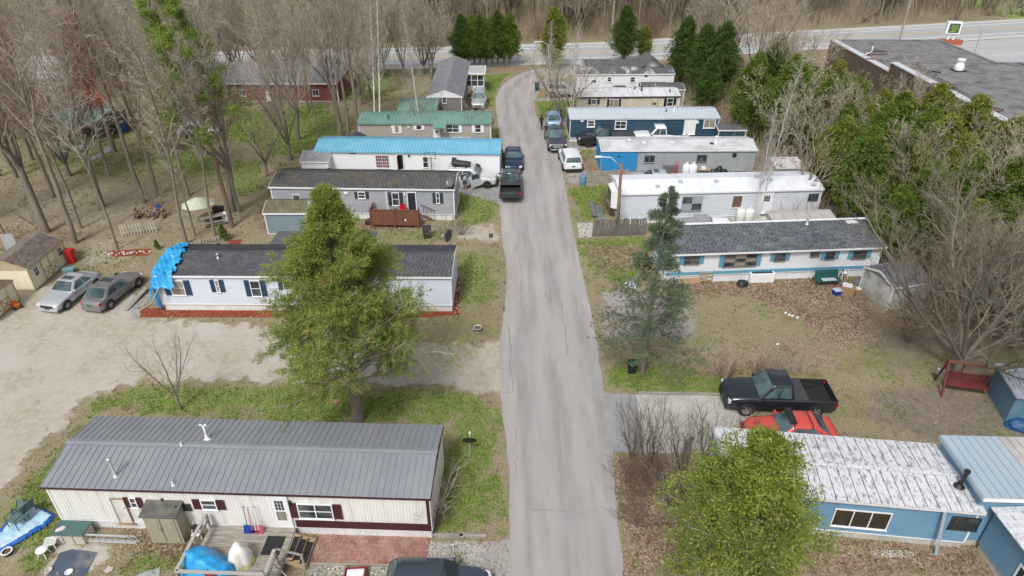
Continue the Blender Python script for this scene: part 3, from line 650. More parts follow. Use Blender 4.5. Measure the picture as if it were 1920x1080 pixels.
# ------------------------------------------------------------------ ground cover: grass tufts, fallen leaves (nobody could count them)
def cover():
    r = np.random.RandomState(11)
    n = 900000
    Y = 15+(r.rand(n)**1.7)*85; X = (r.rand(n)*2-1)*(Y*.80+6)
    W = weights(X, Y)
    onroad = np.zeros(n, bool)
    for P in (gp2(Lp)+gp2(Rp)[::-1],): onroad |= sdf(X, Y, P) > -.12
    for P in (gp2([(1128, 735), (1405, 743), (1420, 850), (1143, 848)]),): onroad |= sdf(X, Y, P) > 0
    pr = r.rand(n); br = noise2(X, Y, 1.9, 8)
    g = (pr < np.clip(W[0]*1.2+br*.35-.25, 0.02, .9)*.5) & ~onroad & (W[4] < .3) & (W[2] < .5)
    lf = (pr > 1-np.clip(W[1]*1.1-.25+br*.25, 0.10, .9)*.5) & (~onroad | (r.rand(n) < .004)) & (W[2] < .6)
    # grass: 3 blades a tuft
    m = int(g.sum()); x = np.repeat(X[g], 3); y = np.repeat(Y[g], 3); k = len(x); x = x+r.normal(0, .03, k); y = y+r.normal(0, .03, k)
    hgt = r.uniform(.04, .12, k)*(1+.4*(y > 40)); a = r.rand(k)*6.28; wd = r.uniform(.008, .02, k)*(1+(y-15)/30)
    dx = np.cos(a)*wd; dy = np.sin(a)*wd; lx = r.normal(0, .04, k); ly = r.normal(0, .04, k)
    V = np.stack([np.stack([x-dx, y-dy, np.zeros(k)], 1), np.stack([x+dx, y+dy, np.zeros(k)], 1), np.stack([x+lx, y+ly, hgt], 1)], 1).reshape(-1, 3)
    o = link('grass', npmesh('grass', V, np.arange(k*3).reshape(-1, 3), MI('grass_blades', (.09, .16, .02), (.22, .31, .055), patch=(.30, .26, .12), pscale=.5)))
    tag(o, 'short patchy grass growing over the lawns and verges', 'grass', kind='stuff')
    x = X[lf]; y = Y[lf]; k = len(x); s_ = r.uniform(.03, .062, k)*(1+.012*(y-15)); a = r.rand(k)*6.28; z = r.uniform(.008, .035, k)
    u = np.stack([np.cos(a)*s_, np.sin(a)*s_, r.normal(0, .25, k)*s_], 1); v = np.stack([-np.sin(a)*s_*.7, np.cos(a)*s_*.7, r.normal(0, .25, k)*s_], 1)
    c0 = np.stack([x, y, z+.01], 1); V = np.stack([c0-u, c0-v, c0+u, c0+v], 1).reshape(-1, 3); V[:, 2] = np.maximum(V[:, 2], .004)
    o = link('fallen_leaves', npmesh('fallen_leaves', V, np.arange(k*4).reshape(-1, 4), MI('dead_leaves', (.13, .075, .045), (.46, .34, .25), pscale=.5)))
    tag(o, 'brown fallen leaves lying over the yards and verges', 'leaves', kind='stuff')
    print('cover', m, k)
cover()
# ------------------------------------------------------------------ mobile homes
shingle_cache = {}
class Home:
    def __init__(s, name, label, cat, O, ang, L, W, h, skirt=.5, rise=.42, rf=.5, oh=.15, xo=.1, wall=None, wstyle='lap', pitch=.125,
                 skirtm=None, roof='plain', roofm=None, rp=.3, trim=None, fascia=None, corner=True, group=None, ridge_m=None):
        s.L, s.W, s.h, s.oh, s.xo, s.skirt, s.rise, s.rf = L, W, h, oh, xo, skirt, rise, rf
        s.root = thing(name, label, cat, (O[0], O[1], 0), ang, group)
        s.M = Matrix.Translation((O[0], O[1], 0)) @ Matrix.Rotation(ang, 4, 'Z'); s.Mi = s.M.inverted()
        trim = trim or white_trim; fascia = fascia or trim; skirtm = skirtm or white_dirty
        for face, length in (('front', L-2*xo), ('back', L-2*xo), ('left', W-2*oh), ('right', W-2*oh)):
            mb = MB(); s.siding(mb, length, skirt, h-.02, wstyle, pitch)
            if face in ('left', 'right'):
                yr = rf*W-oh if face == 'right' else W-oh-rf*W
                mb.face([(0, -.004, h-.02), (length, -.004, h-.02), (yr+ .0, -.004, h+rise-.04)])
            s.place(mb, 'wall', wall, face)
            mb = MB(); s.siding(mb, length, 0, skirt-.03, 'rib', .12, -.03); s.place(mb, 'skirting', skirtm, face)
            mb = MB().box(0, -.02, skirt-.03, length, 0, skirt+.02); s.place(mb, 'sill_trim', trim, face)
        if corner:
            for x in (xo, L-xo):
                for y in (oh, W-oh):
                    MB().box(x-.04, y-.04, skirt, x+.04, y+.04, h-.02).build('corner_trim', trim, s.root)
        s.roof(roof, roofm, rp, fascia, ridge_m)
    def zr(s, y):
        yr = s.rf*s.W
        return s.h+s.rise*(y/yr if y <= yr else (s.W-y)/(s.W-yr+1e-6))
    def siding(s, mb, length, z0, z1, style, p, inset=0.0):
        if style == 'lap':
            n = max(1, round((z1-z0)/p)); q = (z1-z0)/n
            for i in range(n):
                a = z0+i*q; d = min(p*.26, .036)
                mb.face([(0, -d, a), (length, -d, a), (length, -.003, a+q), (0, -.003, a+q)])
                mb.face([(0, 0, a), (length, 0, a), (length, -d, a), (0, -d, a)])
        elif style == 'flat':
            mb.face([(0, 0, z0), (length, 0, z0), (length, 0, z1), (0, 0, z1)])
            x = p
            while x < length: mb.box(x-.012, -.012, z0, x+.012, 0, z1); x += p
        else:
            n = max(1, round(length/p)); q = length/n; d = .014
            for i in range(n):
                x = i*q; pr = [(x, 0), (x+q*.3, 0), (x+q*.42, -d), (x+q*.88, -d), (x+q, 0)]
                for a, b in zip(pr[:-1], pr[1:]): mb.face([(a[0], a[1]-inset, z0), (b[0], b[1]-inset, z0), (b[0], b[1]-inset, z1), (a[0], a[1]-inset, z1)])
    def frame(s, face):
        if face == 'front': return (s.xo, s.oh, 0), 0
        if face == 'back': return (s.L-s.xo, s.W-s.oh, 0), PI
        if face == 'right': return (s.L-s.xo, s.oh, 0), PI/2
        return (s.xo, s.W-s.oh, 0), -PI/2
    def place(s, mb, name, mat, face, bevel=0):
        loc, rz = s.frame(face); k = 0 if name in ('wall', 'skirting') else .038
        loc = (loc[0]+math.sin(rz)*k, loc[1]-math.cos(rz)*k, 0); return mb.build(name, mat, s.root, loc, (0, 0, rz), bevel=bevel)
    def uv(s, px, py, face='front'):
        """wall coordinates (u, z) of the point the photograph shows at px,py on that wall"""
        loc, rz = s.frame(face)
        Fm = s.M @ Matrix.Translation(loc) @ Matrix.Rotation(rz, 4, 'Z'); Fi = Fm.inverted()
        o = Fi @ Vector((0, 0, CAM_H)); q = Fi @ G(px, py, 0); d = q-o; t = -o.y/d.y; p = o+d*t
        return p.x, p.z
    def roofpt(s, px, py):
        """roof point under a pixel (front slope, then rear slope)"""
        o = s.Mi @ Vector((0, 0, CAM_H)); q = s.Mi @ G(px, py, 0); d = q-o
        for i in range(4000):
            p = o+d*(i/4000*1.2)
            if 0 <= p.y <= s.W and p.z <= s.zr(p.y): return p
        return Vector((s.L/2, s.W/2, s.h))
    def roof(s, kind, m, rp, fascia, ridge_m):
        L, W, h = s.L, s.W, s.h; yr = s.rf*W; e = .0
        mb = MB(); prof = [(0, h-.10), (0, h), (yr, h+s.rise), (W, s.zr(W)), (W, h-.10), (yr, h-.10)]
        n = len(prof)
        for x in (0, L): mb.face([(x, p[0], p[1]-.004) for p in prof])
        for i in range(n):
            a, b = prof[i], prof[(i+1) % n]; mb.face([(0, a[0], a[1]-.004), (L, a[0], a[1]-.004), (L, b[0], b[1]-.004), (0, b[0], b[1]-.004)])
        R_ = mb.build('roof', m if kind in ('plain', 'ribbed', 'membrane') else fascia, s.root); s.R = R_
        MB().box(-.02, -.03, h-.14, L+.02, -.002, h-.01).build('fascia', fascia, s.root); MB().box(-.02, W+.002, h-.14, L+.02, W+.03, h-.01).build('fascia', fascia, s.root)
        for x in (-.025, L+.002):
            fb = MB()
            for (y0, y1) in ((0, yr), (yr, W)):
                z0, z1 = s.zr(y0), s.zr(y1)
                fb.hexa([(x, y0, z0-.13), (x+.023, y0, z0-.13), (x+.023, y1, z1-.13), (x, y1, z1-.13), (x, y0, z0+.012), (x+.023, y0, z0+.012), (x+.023, y1, z1+.012), (x, y1, z1+.012)])
            fb.build('rake_trim', fascia, s.root)
        sl = [(0, yr)] + ([(yr, W)] if W-yr > .3 else [])
        if kind == 'panel':
            gap = .002 if rp < .4 else .022; R_.data.materials[0] = fascia if rp < .4 else M('dark_seam', (.06, .055, .055), .8, .2, 4, .05)
            for y0, y1 in sl:
                z0, z1 = s.zr(y0), s.zr(y1); lo = -.04 if y0 == 0 else 0; hi = .04 if y1 == W else 0
                zz0 = z0+(z1-z0)/(y1-y0)*lo; zz1 = z1+(z1-z0)/(y1-y0)*hi; a, b = y0+lo, y1+hi
                k = max(1, round(L/rp)); q = L/k; pm = MB()
                def sl_box(x0, x1, t0, t1): pm.hexa([(x0, a, zz0+t0), (x1, a, zz0+t0), (x1, b, zz1+t0), (x0, b, zz1+t0), (x0, a, zz0+t1), (x1, a, zz0+t1), (x1, b, zz1+t1), (x0, b, zz1+t1)])
                sl_box(gap*.5, q-gap*.5, .002, .014); sl_box(gap*.5+.002, .036, .0145, .042)
                me = pm.mesh('roof_panel', m)
                for i in range(k): share('roof_panel', me, R_, (i*q, 0, random.uniform(0, .003)))
            c = MB(); wd = .17
            for sg in (-1, 1):
                ye = yr+sg*wd; ze = s.zr(ye)
                if 0 <= ye <= W: c.hexa([(-.03, min(yr, ye), (h+s.rise if ye > yr else ze)+.044), (L+.03, min(yr, ye), (h+s.rise if ye > yr else ze)+.044), (L+.03, max(yr, ye), (ze if ye > yr else h+s.rise)+.044), (-.03, max(yr, ye), (ze if ye > yr else h+s.rise)+.044),
                                        (-.03, min(yr, ye), (h+s.rise if ye > yr else ze)+.06), (L+.03, min(yr, ye), (h+s.rise if ye > yr else ze)+.06), (L+.03, max(yr, ye), (ze if ye > yr else h+s.rise)+.06), (-.03, max(yr, ye), (ze if ye > yr else h+s.rise)+.06)])
            c.build('ridge_cap', ridge_m or m, s.root)
        elif kind == 'ribbed':
            rb = MB(); k = round(L/rp)
            for y0, y1 in sl:
                z0, z1 = s.zr(y0), s.zr(y1)
                for i in range(k+1):
                    x = min(L-.05, i*L/k); e = .05; rb.hexa([(x, y0, z0), (x+e, y0, z0), (x+e, y1, z1), (x, y1, z1), (x, y0, z0+e), (x+e, y0, z0+e), (x+e, y1, z1+e), (x, y1, z1+e)])
            rb.box(-.02, yr-.12, h+s.rise-.01, L+.02, yr+.12, h+s.rise+.035)
            o = rb.build('roof_rib', m, R_); o['kind'] = 'stuff'
        elif kind == 'shingle':
            r = np.random.RandomState(int(L*100)); V = []; F = []
            for y0, y1 in sl:
                back = y0 > 0
                nr = int(abs(y1-y0)/.145); q = (y1-y0)/nr
                for j in range(nr):
                    # rows run up the slope on each side; the butt edge is the lower one
                    if not back: lo, hi = y0+j*q-.012, y0+(j+1)*q+.01
                    else: lo, hi = y1-j*q+.012, y1-(j+1)*q-.01
                    off = (j % 2)*.15+r.rand()*.03; x = -off
                    while x < L:
                        wd = .3*r.uniform(.9, 1.1); a = max(0, x+.006); b = min(L, x+wd-.006); x += wd
                        if b-a < .04: continue
                        t = .014+r.rand()*.008; i0 = len(V)
                        V += [(a, lo, s.zr(min(max(lo, 0), W))+t), (b, lo, s.zr(min(max(lo, 0), W))+t), (b, hi, s.zr(min(max(hi, 0), W))+.003), (a, hi, s.zr(min(max(hi, 0), W))+.003), (a, lo, s.zr(min(max(lo, 0), W))-.002), (b, lo, s.zr(min(max(lo, 0), W))-.002)]
                        F += [(i0, i0+1, i0+2, i0+3), (i0+4, i0+5, i0+1, i0)]
            o = link('shingle', npmesh('shingle', V, F, m), R_); o['kind'] = 'stuff'
            rd = MB(); nx_ = int(L/.28)
            for i in range(nx_):
                x = i*L/nx_; zt = h+s.rise+.02+random.uniform(0, .006)
                rd.face([(x, yr-.14, s.zr(yr-.14)+.026), (x+L/nx_-.01, yr-.14, s.zr(yr-.14)+.026), (x+L/nx_-.01, yr, zt+.01), (x, yr, zt+.01)])
                rd.face([(x, yr, zt+.01), (x+L/nx_-.01, yr, zt+.01), (x+L/nx_-.01, min(W, yr+.14), s.zr(min(W, yr+.14))+.026), (x, min(W, yr+.14), s.zr(min(W, yr+.14))+.026)])
            o = rd.build('ridge_shingle', m, R_); o['kind'] = 'stuff'
    # ---- openings
    def window(s, x0, y0, x1, y1, nx=1, ny=2, fr=None, gl=None, sh=None, shw=.28, face='front', fw=.05, grid=0, deep=0):
        u0, z1 = s.uv(x0, y0, face); u1, z0 = s.uv(x1, y1, face)
        if u1 < u0: u0, u1 = u1, u0
        z1 = min(z1, s.h-.05)
        fr = fr or white_trim; gl = gl or glass; d0, d1 = -.05, -.001
        mb = MB(); mb.box(u0, d0, z0, u1, d1, z0+fw); mb.box(u0, d0, z1-fw, u1, d1, z1); mb.box(u0, d0, z0+fw, u0+fw, d1, z1-fw); mb.box(u1-fw, d0, z0+fw, u1, d1, z1-fw)
        iw = (u1-u0-2*fw)/nx; ih = (z1-z0-2*fw)/ny
        for i in range(1, nx): mb.box(u0+fw+i*iw-.022, d0+.004, z0+fw, u0+fw+i*iw+.022, d1, z1-fw)
        for j in range(1, ny):
            for i in range(nx): mb.box(u0+fw+i*iw+(.022 if i else 0), d0+.006, z0+fw+j*ih-.018, u0+fw+(i+1)*iw-(.022 if i < nx-1 else 0), d1, z0+fw+j*ih+.018)
        mb.box(u0-.03, -.08, z0-.03, u1+.03, -.001, z0-.001)
        w_ = s.place(mb, 'window', fr, face)
        for i in range(nx):
            for j in range(ny):
                a = u0+fw+i*iw+(.022 if i else 0); b = u0+fw+(i+1)*iw-(.022 if i < nx-1 else 0); c = z0+fw+j*ih+(.018 if j else 0); e = z0+fw+(j+1)*ih-(.018 if j < ny-1 else 0)
                p = MB().box(a, -.028, c, b, -.018, e); p.build('pane', gl[(i+j) % len(gl)] if isinstance(gl, list) else gl, w_)
                if grid:
                    g = MB()
                    for k in range(1, grid): g.box(a+(b-a)*k/grid-.012, -.036, c, a+(b-a)*k/grid+.012, -.029, e)
                    g.box(a, -.0355, (c+e)/2-.012, b, -.0285, (c+e)/2+.012); g.build('muntin', fr, w_)
        if sh:
            for a in (u0-shw-.015, u1+.015):
                q = MB(); q.box(a, -.035, z0, a+.04, -.001, z1); q.box(a+shw-.04, -.035, z0, a+shw, -.001, z1); nl = max(4, int((z1-z0)/.09)); q.box(a+.04, -.018, z0, a+shw-.04, -.001, z1)
                for j in range(nl): q.box(a+.04, -.032, z0+(z1-z0)*(j+.15)/nl, a+shw-.04, -.018, z0+(z1-z0)*(j+.65)/nl)
                s.place(q, 'shutter', sh, face)
        return w_
    def door(s, x0, y0, x1, y1, m=None, fr=None, face='front', lites=None, half=False, open_=False, gl=None, fw=.08):
        u0, z1 = s.uv(x0, y0, face); u1, z0 = s.uv(x1, y1, face)
        if u1 < u0: u0, u1 = u1, u0
        z1 = min(z1, s.h-.03)
        fr = fr or white_trim; m = m or white_trim
        mb = MB(); mb.box(u0, -.06, z0, u0+fw, -.001, z1); mb.box(u1-fw, -.06, z0, u1, -.001, z1); mb.box(u0+fw, -.06, z1-fw, u1-fw, -.001, z1); mb.box(u0-.03, -.16, z0-.05, u1+.03, -.001, z0-.001)
        f = s.place(mb, 'door', fr, face); a, b = u0+fw, u1-fw
        if open_:
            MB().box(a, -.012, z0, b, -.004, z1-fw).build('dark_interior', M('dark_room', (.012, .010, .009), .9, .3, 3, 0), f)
            MB().box(a, -.55, z0, a+.05, -.062, z1-fw).build('door_leaf', M('brown_door', (.10, .05, .03), .5, .2, 3, .05), f); return f
        MB().box(a, -.045, z0, b, -.004, z1-fw).build('door_leaf', m, f)
        MB().tube([(b-.09, -.05, z0+.95), (b-.09, -.09, z0+.95)], .03, 8).build('handle', steel, f)
        H = z1-fw-z0; gl = gl or glass
        if lites:
            nx, ny = lites; w3 = (b-a)*.6/nx; h3 = H*.30/ny; x = a+(b-a)*.2; z = z0+H*.6
            for i in range(nx):
                for j in range(ny): MB().box(x+i*w3+.012, -.052, z+j*h3+.012, x+(i+1)*w3-.012, -.0455, z+(j+1)*h3-.012).build('pane', gl, f)
        if half: MB().box(a+(b-a)*.18, -.052, z0+H*.28, b-(b-a)*.18, -.0455, z0+H*.56).build('pane', glass_curtain if lites else gl, f)
        return f
    def panel(s, x0, y0, x1, y1, name, m, d=.03, face='front'):
        u0, z1 = s.uv(x0, y0, face); u1, z0 = s.uv(x1, y1, face); z1 = min(z1, s.h-.03)
        if u1 < u0: u0, u1 = u1, u0
        return s.place(MB().box(u0, -d, z0, u1, -.001, z1), name, m, face)
    def vent(s, px, py, r=.05, hgt=.35, m=None, cap=True, name='roof_vent'):
        p = s.roofpt(px, py); mb = MB(); mb.lathe([(r*2.4, -.03), (r*2.2, .03), (r*1.2, .07), (r, .08), (r, hgt)], 12, p)
        if cap: mb.lathe([(r*.3, hgt), (r*2, hgt+.02), (r*1.6, hgt+.09), (.001, hgt+.11)], 12, p)
        mb.build(name, m or galv, s.root, smooth=True)
    def boxvent(s, px, py, w_=.3, hgt=.14, m=None):
        p = s.roofpt(px, py); q = MB(); q.box(p.x-w_*.62, p.y-w_*.62, p.z-.05, p.x+w_*.62, p.y+w_*.62, p.z+.02); q.box(p.x-w_/2, p.y-w_/2, p.z+.02, p.x+w_/2, p.y+w_/2, p.z+hgt)
        q.build('roof_vent', m or galv, s.root, bevel=.02)

def by_eaves(pl, pr, h):
    a = G(*pl, h); b = G(*pr, h); d = b-a; return (a.x, a.y), math.atan2(d.y, d.x), d.length

grey_roof = M('grey_metal_roof', (.255, .268, .295), .42, .06, 1.2, .02, col2=(.29, .30, .325), metallic=.15)
maroon = M('maroon_paint', (.062, .018, .022), .5, .15, 3, .05)
cream_wall = M('streaked_cream_metal', (.76, .755, .72), .55, .05, 2.2, .04, col2=(.56, .54, .47), stretch=(3, 3, .25), thr=(.52, .72))
O, A, LL = by_eaves((75, 912), (807, 934), 2.72)
H1 = Home('mobile_home', 'long cream mobile home with ribbed grey metal roof and maroon trim, nearest on the left', 'mobile home', O, A, LL, 4.3, 2.72, .52, .40, .52, wall=cream_wall, wstyle='rib', pitch=.14, roof='panel', roofm=grey_roof, rp=.29, fascia=maroon, skirtm=white_dirty)
dm = M('grimy_white_door', (.68, .68, .64), .5, .1, 3, .05, col2=(.5, .47, .42))
H1.door(207, 932, 252, 977, m=dm, fr=M('rotten_frame', (.30, .22, .15), .9, .4, 6, .3), fw=.04)
H1.window(241, 931, 262, 950, 1, 2, sh=maroon, shw=.22); H1.panel(302, 933, 308, 939, 'wall_vent', black_plastic); H1.window(343, 943, 360, 953.5, 1, 1, fr=dark_metal)
H1.window(375, 935, 410, 954, 1, 2, sh=maroon, shw=.34)
H1.door(502, 927, 553, 989, lites=(3, 3), half=True); H1.panel(542, 937, 547, 943, 'porch_lamp', black_plastic, .12)
H1.window(556, 942, 628, 971.5, 2, 2, sh=maroon, shw=.36)
u0, z1 = H1.uv(554, 973); H1.place(MB().box(u0, -.030, H1.skirt+.02, H1.L-2*H1.xo, -.001, z1-.02), 'lower_band', maroon, 'front')
H1.place(MB().box(0, -.030, 2.50, H1.L-2*H1.xo, -.001, 2.70), 'upper_band', maroon, 'front')
u1 = H1.L-2*H1.xo; H1.place(MB().box(u1-.13, -.034, H1.skirt+.02, u1, -.002, 2.49), 'corner_band', maroon, 'front')
H1.vent(217, 893, .055, .95, galv); H1.vent(389, 824, .07, .35, white_trim, False)
p = H1.roofpt(389, 824)
for sx in (-1, 1): MB().tube([(p.x, p.y, p.z+.3), (p.x+sx*.03, p.y, p.z+.8), (p.x+sx*.09, p.y, p.z+.9), (p.x+sx*.16, p.y-.02, p.z+.86)], .035, 8).build('flue_pipe', white_trim, H1.root)
H1.vent(341, 837, .035, .28, white_trim, False); H1.vent(325, 910, .035, .3, white_trim, False)

blue_white = M('pale_blue_siding', (.58, .63, .70), .5, .05, 1.5, .02); navy = M('navy_shutter', (.018, .055, .11), .5, .1, 4, .05)
dk_shingle = M('charcoal_shingle', (.060, .064, .072), .92, .2, 2.5, .3, island=.25, col2=(.085, .088, .092))
h = 2.75; a = G(285, 516.5, h); b = G(847, 519, h); O, A, LL = (a.x, a.y), math.atan2(b.y-a.y, b.x-a.x), (b-a).length
H2 = Home('mobile_home', 'pale blue mobile home with navy shutters and charcoal shingles beside the dirt road', 'mobile home', O, A, LL, 4.25, h, .5, .45, .58, wall=blue_white, roof='shingle', roofm=dk_shingle)
H2.window(316, 525, 351, 553, 1, 2, gl=glass_curtain, sh=navy, shw=.38); H2.window(401.5, 524, 415, 547, 1, 2, sh=navy, shw=.30, gl=glass_curtain)
H2.window(467, 525, 493, 555, 1, 2, sh=navy, shw=.34); H2.window(529, 523, 551, 543, 1, 2, sh=navy, shw=.3); H2.window(648, 524, 669, 547, 1, 2, sh=navy, shw=.3); H2.door(590, 523, 614, 575)
H2.vent(409, 484, .05, .25, galv); H2.vent(410, 463, .05, .2, dark_metal)
tar = M('tar_roof', (.085, .088, .095), .9, .12, 1.2, .1, col2=(.12, .12, .125))
MB().box(0, 0, 0, 6.9, 1.9, 2.62).build('rear_addition', blue_white, H2.root, (6.3, 4.2, 0)); MB().box(-.12, .0, 2.63, 7.0, 2.05, 2.74).build('addition_roof', tar, H2.root, (6.3, 4.26, 0))

def satellite_dish(label, x, y, z, az, r=.38, mast=.9, col=None, cat='satellite dish'):
    t = thing('satellite_dish', label, cat, (x, y, z), az)
    col = col or M('dish_grey', (.10, .105, .11), .5, .1, 4, .05)
    MB().tube([(0, 0, 0), (0, 0, mast)], .025, 8).build('mast', galv, t)
    n = 20; V = [(0, 0, 0)]; F = []
    mb = MB(); rings = [(0, 0), (.35, .02), (.7, .07), (1.0, .15)]
    q = Matrix.Translation((0, -.1, mast+.12)) @ Matrix.Rotation(R(62), 4, 'X')
    for k, dz in ((0, 0), (1, -.015)):
        b0 = len(mb.v)
        for rr, zz in rings:
            for i in range(n): mb.v.append(tuple(q @ Vector((r*rr*math.cos(2*PI*i/n), r*1.1*rr*math.sin(2*PI*i/n), -r*.9*(-zz)+dz))))
        for j in range(3):
            for i in range(n): mb.f.append((b0+j*n+i, b0+j*n+(i+1) % n, b0+(j+1)*n+(i+1) % n, b0+(j+1)*n+i)); mb.m.append(0)
    mb.build('dish', col, t, smooth=True)
    tip = q @ Vector((0, -.1, .45)); MB().tube([q @ Vector((0, -r, .06)), tip], .012, 6).build('arm', galv, t); MB().box(tip.x-.04, tip.y-.05, tip.z-.04, tip.x+.04, tip.y+.05, tip.z+.06).build('receiver', white_trim, t)
    return t
def on(H, px, py): p = H.roofpt(px, py); return H.M @ p
p = on(H2, 845, 462); satellite_dish('black satellite dish on the roof of the navy shuttered home', p.x, p.y, p.z-.03, R(-60), .42, .75, M('black_dish', (.025, .027, .03), .45, .1, 4, 0))
p = G(849, 480, 2.3); satellite_dish('small grey dish on the end wall of the navy shuttered home', p.x+.15, p.y, p.z, R(-90), .25, .2)

grey_sid = M('grey_vinyl', (.30, .32, .355), .55, .08, 1.0, .03, col2=(.36, .36, .375), stretch=(.5, 1, 2)); slate = M('slate_shutter', (.045, .055, .065), .5, .1, 4, .05)
brn_shingle = M('mossy_dark_shingle', (.070, .067, .072), .95, .25, 2.2, .3, col2=(.10, .095, .055), island=.3, thr=(.5, .62))
h = 2.85; O, A, LL = by_eaves((503, 350), (852, 355), h)
H3 = Home('mobile_home', 'grey mobile home with dark mossy shingle roof behind the brown deck', 'mobile home', O, A, LL, 3.95, h, .55, .42, .62, wall=grey_sid, roof='shingle', roofm=brn_shingle)
H3.window(548, 364, 566, 382, 1, 2); H3.window(670.5, 359, 686, 372, 1, 2, sh=slate, shw=.26); H3.window(734, 360.5, 750, 385, 1, 2, sh=slate, shw=.28); H3.door(762, 359, 783, 395, m=M('black_door', (.03, .033, .038), .4, .1, 3, 0)); H3.window(817, 361, 825, 381, 1, 2, sh=slate, shw=.26)
H3.panel(645, 359, 653, 363, 'wall_lamp', white_trim, .08); H3.panel(757, 360, 760, 366, 'porch_lamp', white_trim, .1)
H3.vent(660, 315, .06, .3, M('rust_pipe', (.2, .1, .07), .8, .2, 5, .1)); H3.vent(688, 315, .04, .25, dark_metal)
for q in (735, 617, 833): H3.boxvent(q, 318, .3, .1, dark_metal)
p = on(H3, 845, 352); satellite_dish('dark satellite dish at the roof corner of the grey home behind the brown deck', p.x, p.y, p.z-.03, R(-20), .36, .45)

blue_roof = M('sky_blue_metal_roof', (.15, .42, .58), .45, .06, 1.5, .03, col2=(.22, .48, .61))
h = 2.55; O, A, LL = by_eaves((587, 283), (938, 287.5), h)
H4 = Home('mobile_home', 'white mobile home with bright sky blue metal roof', 'mobile home', O, A, LL, 4.1, h, .25, .42, .5, wall=M('bright_white_siding', (.78, .79, .81), .5, .04, 1.5, .02), pitch=.2, roof='ribbed', roofm=blue_roof, rp=.3, fascia=blue_roof, trim=white_trim, skirtm=M('foundation_grey', (.42, .40, .36), .9, .15, 3, .2))
H4.window(703, 290, 731, 315, 2, 2, gl=glass_purple, grid=3); H4.door(744, 288, 759, 317, open_=True); H4.window(792, 293, 804, 314, 1, 2, gl=glass); H4.window(846, 293, 857.5, 315, 1, 2, gl=[glass_curtain, glass]); H4.panel(656, 286, 668, 288, 'wall_vent', black_plastic); H4.panel(765, 290.5, 769, 293, 'porch_lamp', black_plastic, .1)

tan_sid = M('tan_vinyl', (.36, .325, .28), .55, .08, 1.5, .03); green_roof = M('green_metal_roof', (.12, .25, .20), .5, .1, 1.0, .03, col2=(.19, .30, .26), thr=(.4, .6))
h = 2.6; O, A, LL = by_eaves((669, 231), (921.5, 231), h)
H5 = Home('mobile_home', 'tan mobile home with faded green metal roof and white shutters', 'mobile home', O, A, LL, 4.2, h, .4, .42, .5, wall=tan_sid, pitch=.16, roof='ribbed', roofm=green_roof, rp=.35, fascia=green_roof)
H5.window(739, 234, 749, 249, 1, 1, sh=white_trim, shw=.24, gl=glass_curtain); H5.window(780, 234, 791, 243, 1, 1, sh=white_trim, shw=.26); H5.door(812, 241, 826, 259, lites=(2, 3)); H5.window(836, 233, 861, 248, 2, 2, sh=white_trim, shw=.3); H5.window(890, 233, 902, 248, 1, 2, sh=white_trim, shw=.28)
for q in (764, 733): H5.panel(q, 236, q+4, 239, 'wall_lamp', white_trim, .06)
pg = MB(); pg.face([(0, -.9, 2.35), (1.3, -.9, 2.35), (1.3, .3, 2.75), (0, .3, 2.75)]); pg.box(0, -.92, 2.27, 1.3, -.86, 2.34); pg.build('porch_roof', green_roof, H5.root, (H5.Mi @ G(809, 244, 2.5)).to_tuple()[:1]+(.1, 0))
H5.vent(728, 222, .05, .3, dark_metal)
p = G(745, 208, 0)
H5b = Home('workshop_building', 'low green roofed shed behind the tan mobile home', 'shed', (G(745, 208, 2.4)[0], G(745, 208, 2.4)[1]), 0, 4.2, 5.0, 2.4, .1, .5, .5, wall=tan_sid, roof='ribbed', roofm=green_roof, rp=.4, fascia=white_trim)

gsh = M('light_grey_shingle', (.24, .245, .26), .95, .15, 2, .3, island=.2); mesh_g = M('dark_gable_siding', (.18, .17, .165), .6, .1, 2, .05)
H6 = Home('mobile_home', 'grey mobile home standing end-on with its white trimmed gable towards the camera', 'mobile home', (-5.6, 77.3), PI/2, 16.5, 4.1, 2.75, .4, .75, .5, wall=mesh_g, roof='shingle', roofm=gsh)
H6.window(829, 181, 838, 193, 1, 2, face='left')
sr = thing('sun_porch', 'small white sun porch with flat grey roof on the end-on grey home', 'porch', (-6.0, 88.2, 0)); MB().box(0, 0, 0, 2.4, 3.6, .5).build('base_wall', white_vinyl, sr)
for x in (0, .75, 1.55, 2.32): MB().box(x, 0, .5, x+.08, .08, 2.5).build('post', white_trim, sr)
for x in (0, 2.32): MB().box(x, 3.5, .5, x+.08, 3.58, 2.5).build('post', white_trim, sr)
for x0, x1 in ((.08, .75), (.83, 1.55), (1.63, 2.32)):
    MB().box(x0, .02, 1.05, x1, .05, 1.7).build('window', glass, sr); MB().box(x0, .02, 1.78, x1, .05, 2.3).build('window', glass, sr)
    MB().box(x0, .01, .5, x1, .06, 1.04).build('panel', white_trim, sr); MB().box(x0, .01, 1.71, x1, .06, 1.77).build('rail', white_trim, sr)
MB().box(2.33, .1, .5, 2.38, 3.5, 2.4).build('side_wall', white_vinyl, sr); MB().box(.02, .1, .5, .07, 3.5, 2.4).build('side_wall', white_vinyl, sr)
MB().box(-.15, -.2, 2.5, 2.6, 3.8, 2.68).build('roof', white_trim, sr); MB().box(-.05, -.1, 2.683, 2.5, 3.7, 2.70).build('roof_skin', M('porch_roof_grey', (.4, .4, .4), .9, .1, 2, .1), sr)
for i in range(3): MB().box(.7, -.3*(i+1), 0, 1.6, -.3*i-.01, .45-.15*i).build('step', wood_tan, sr)

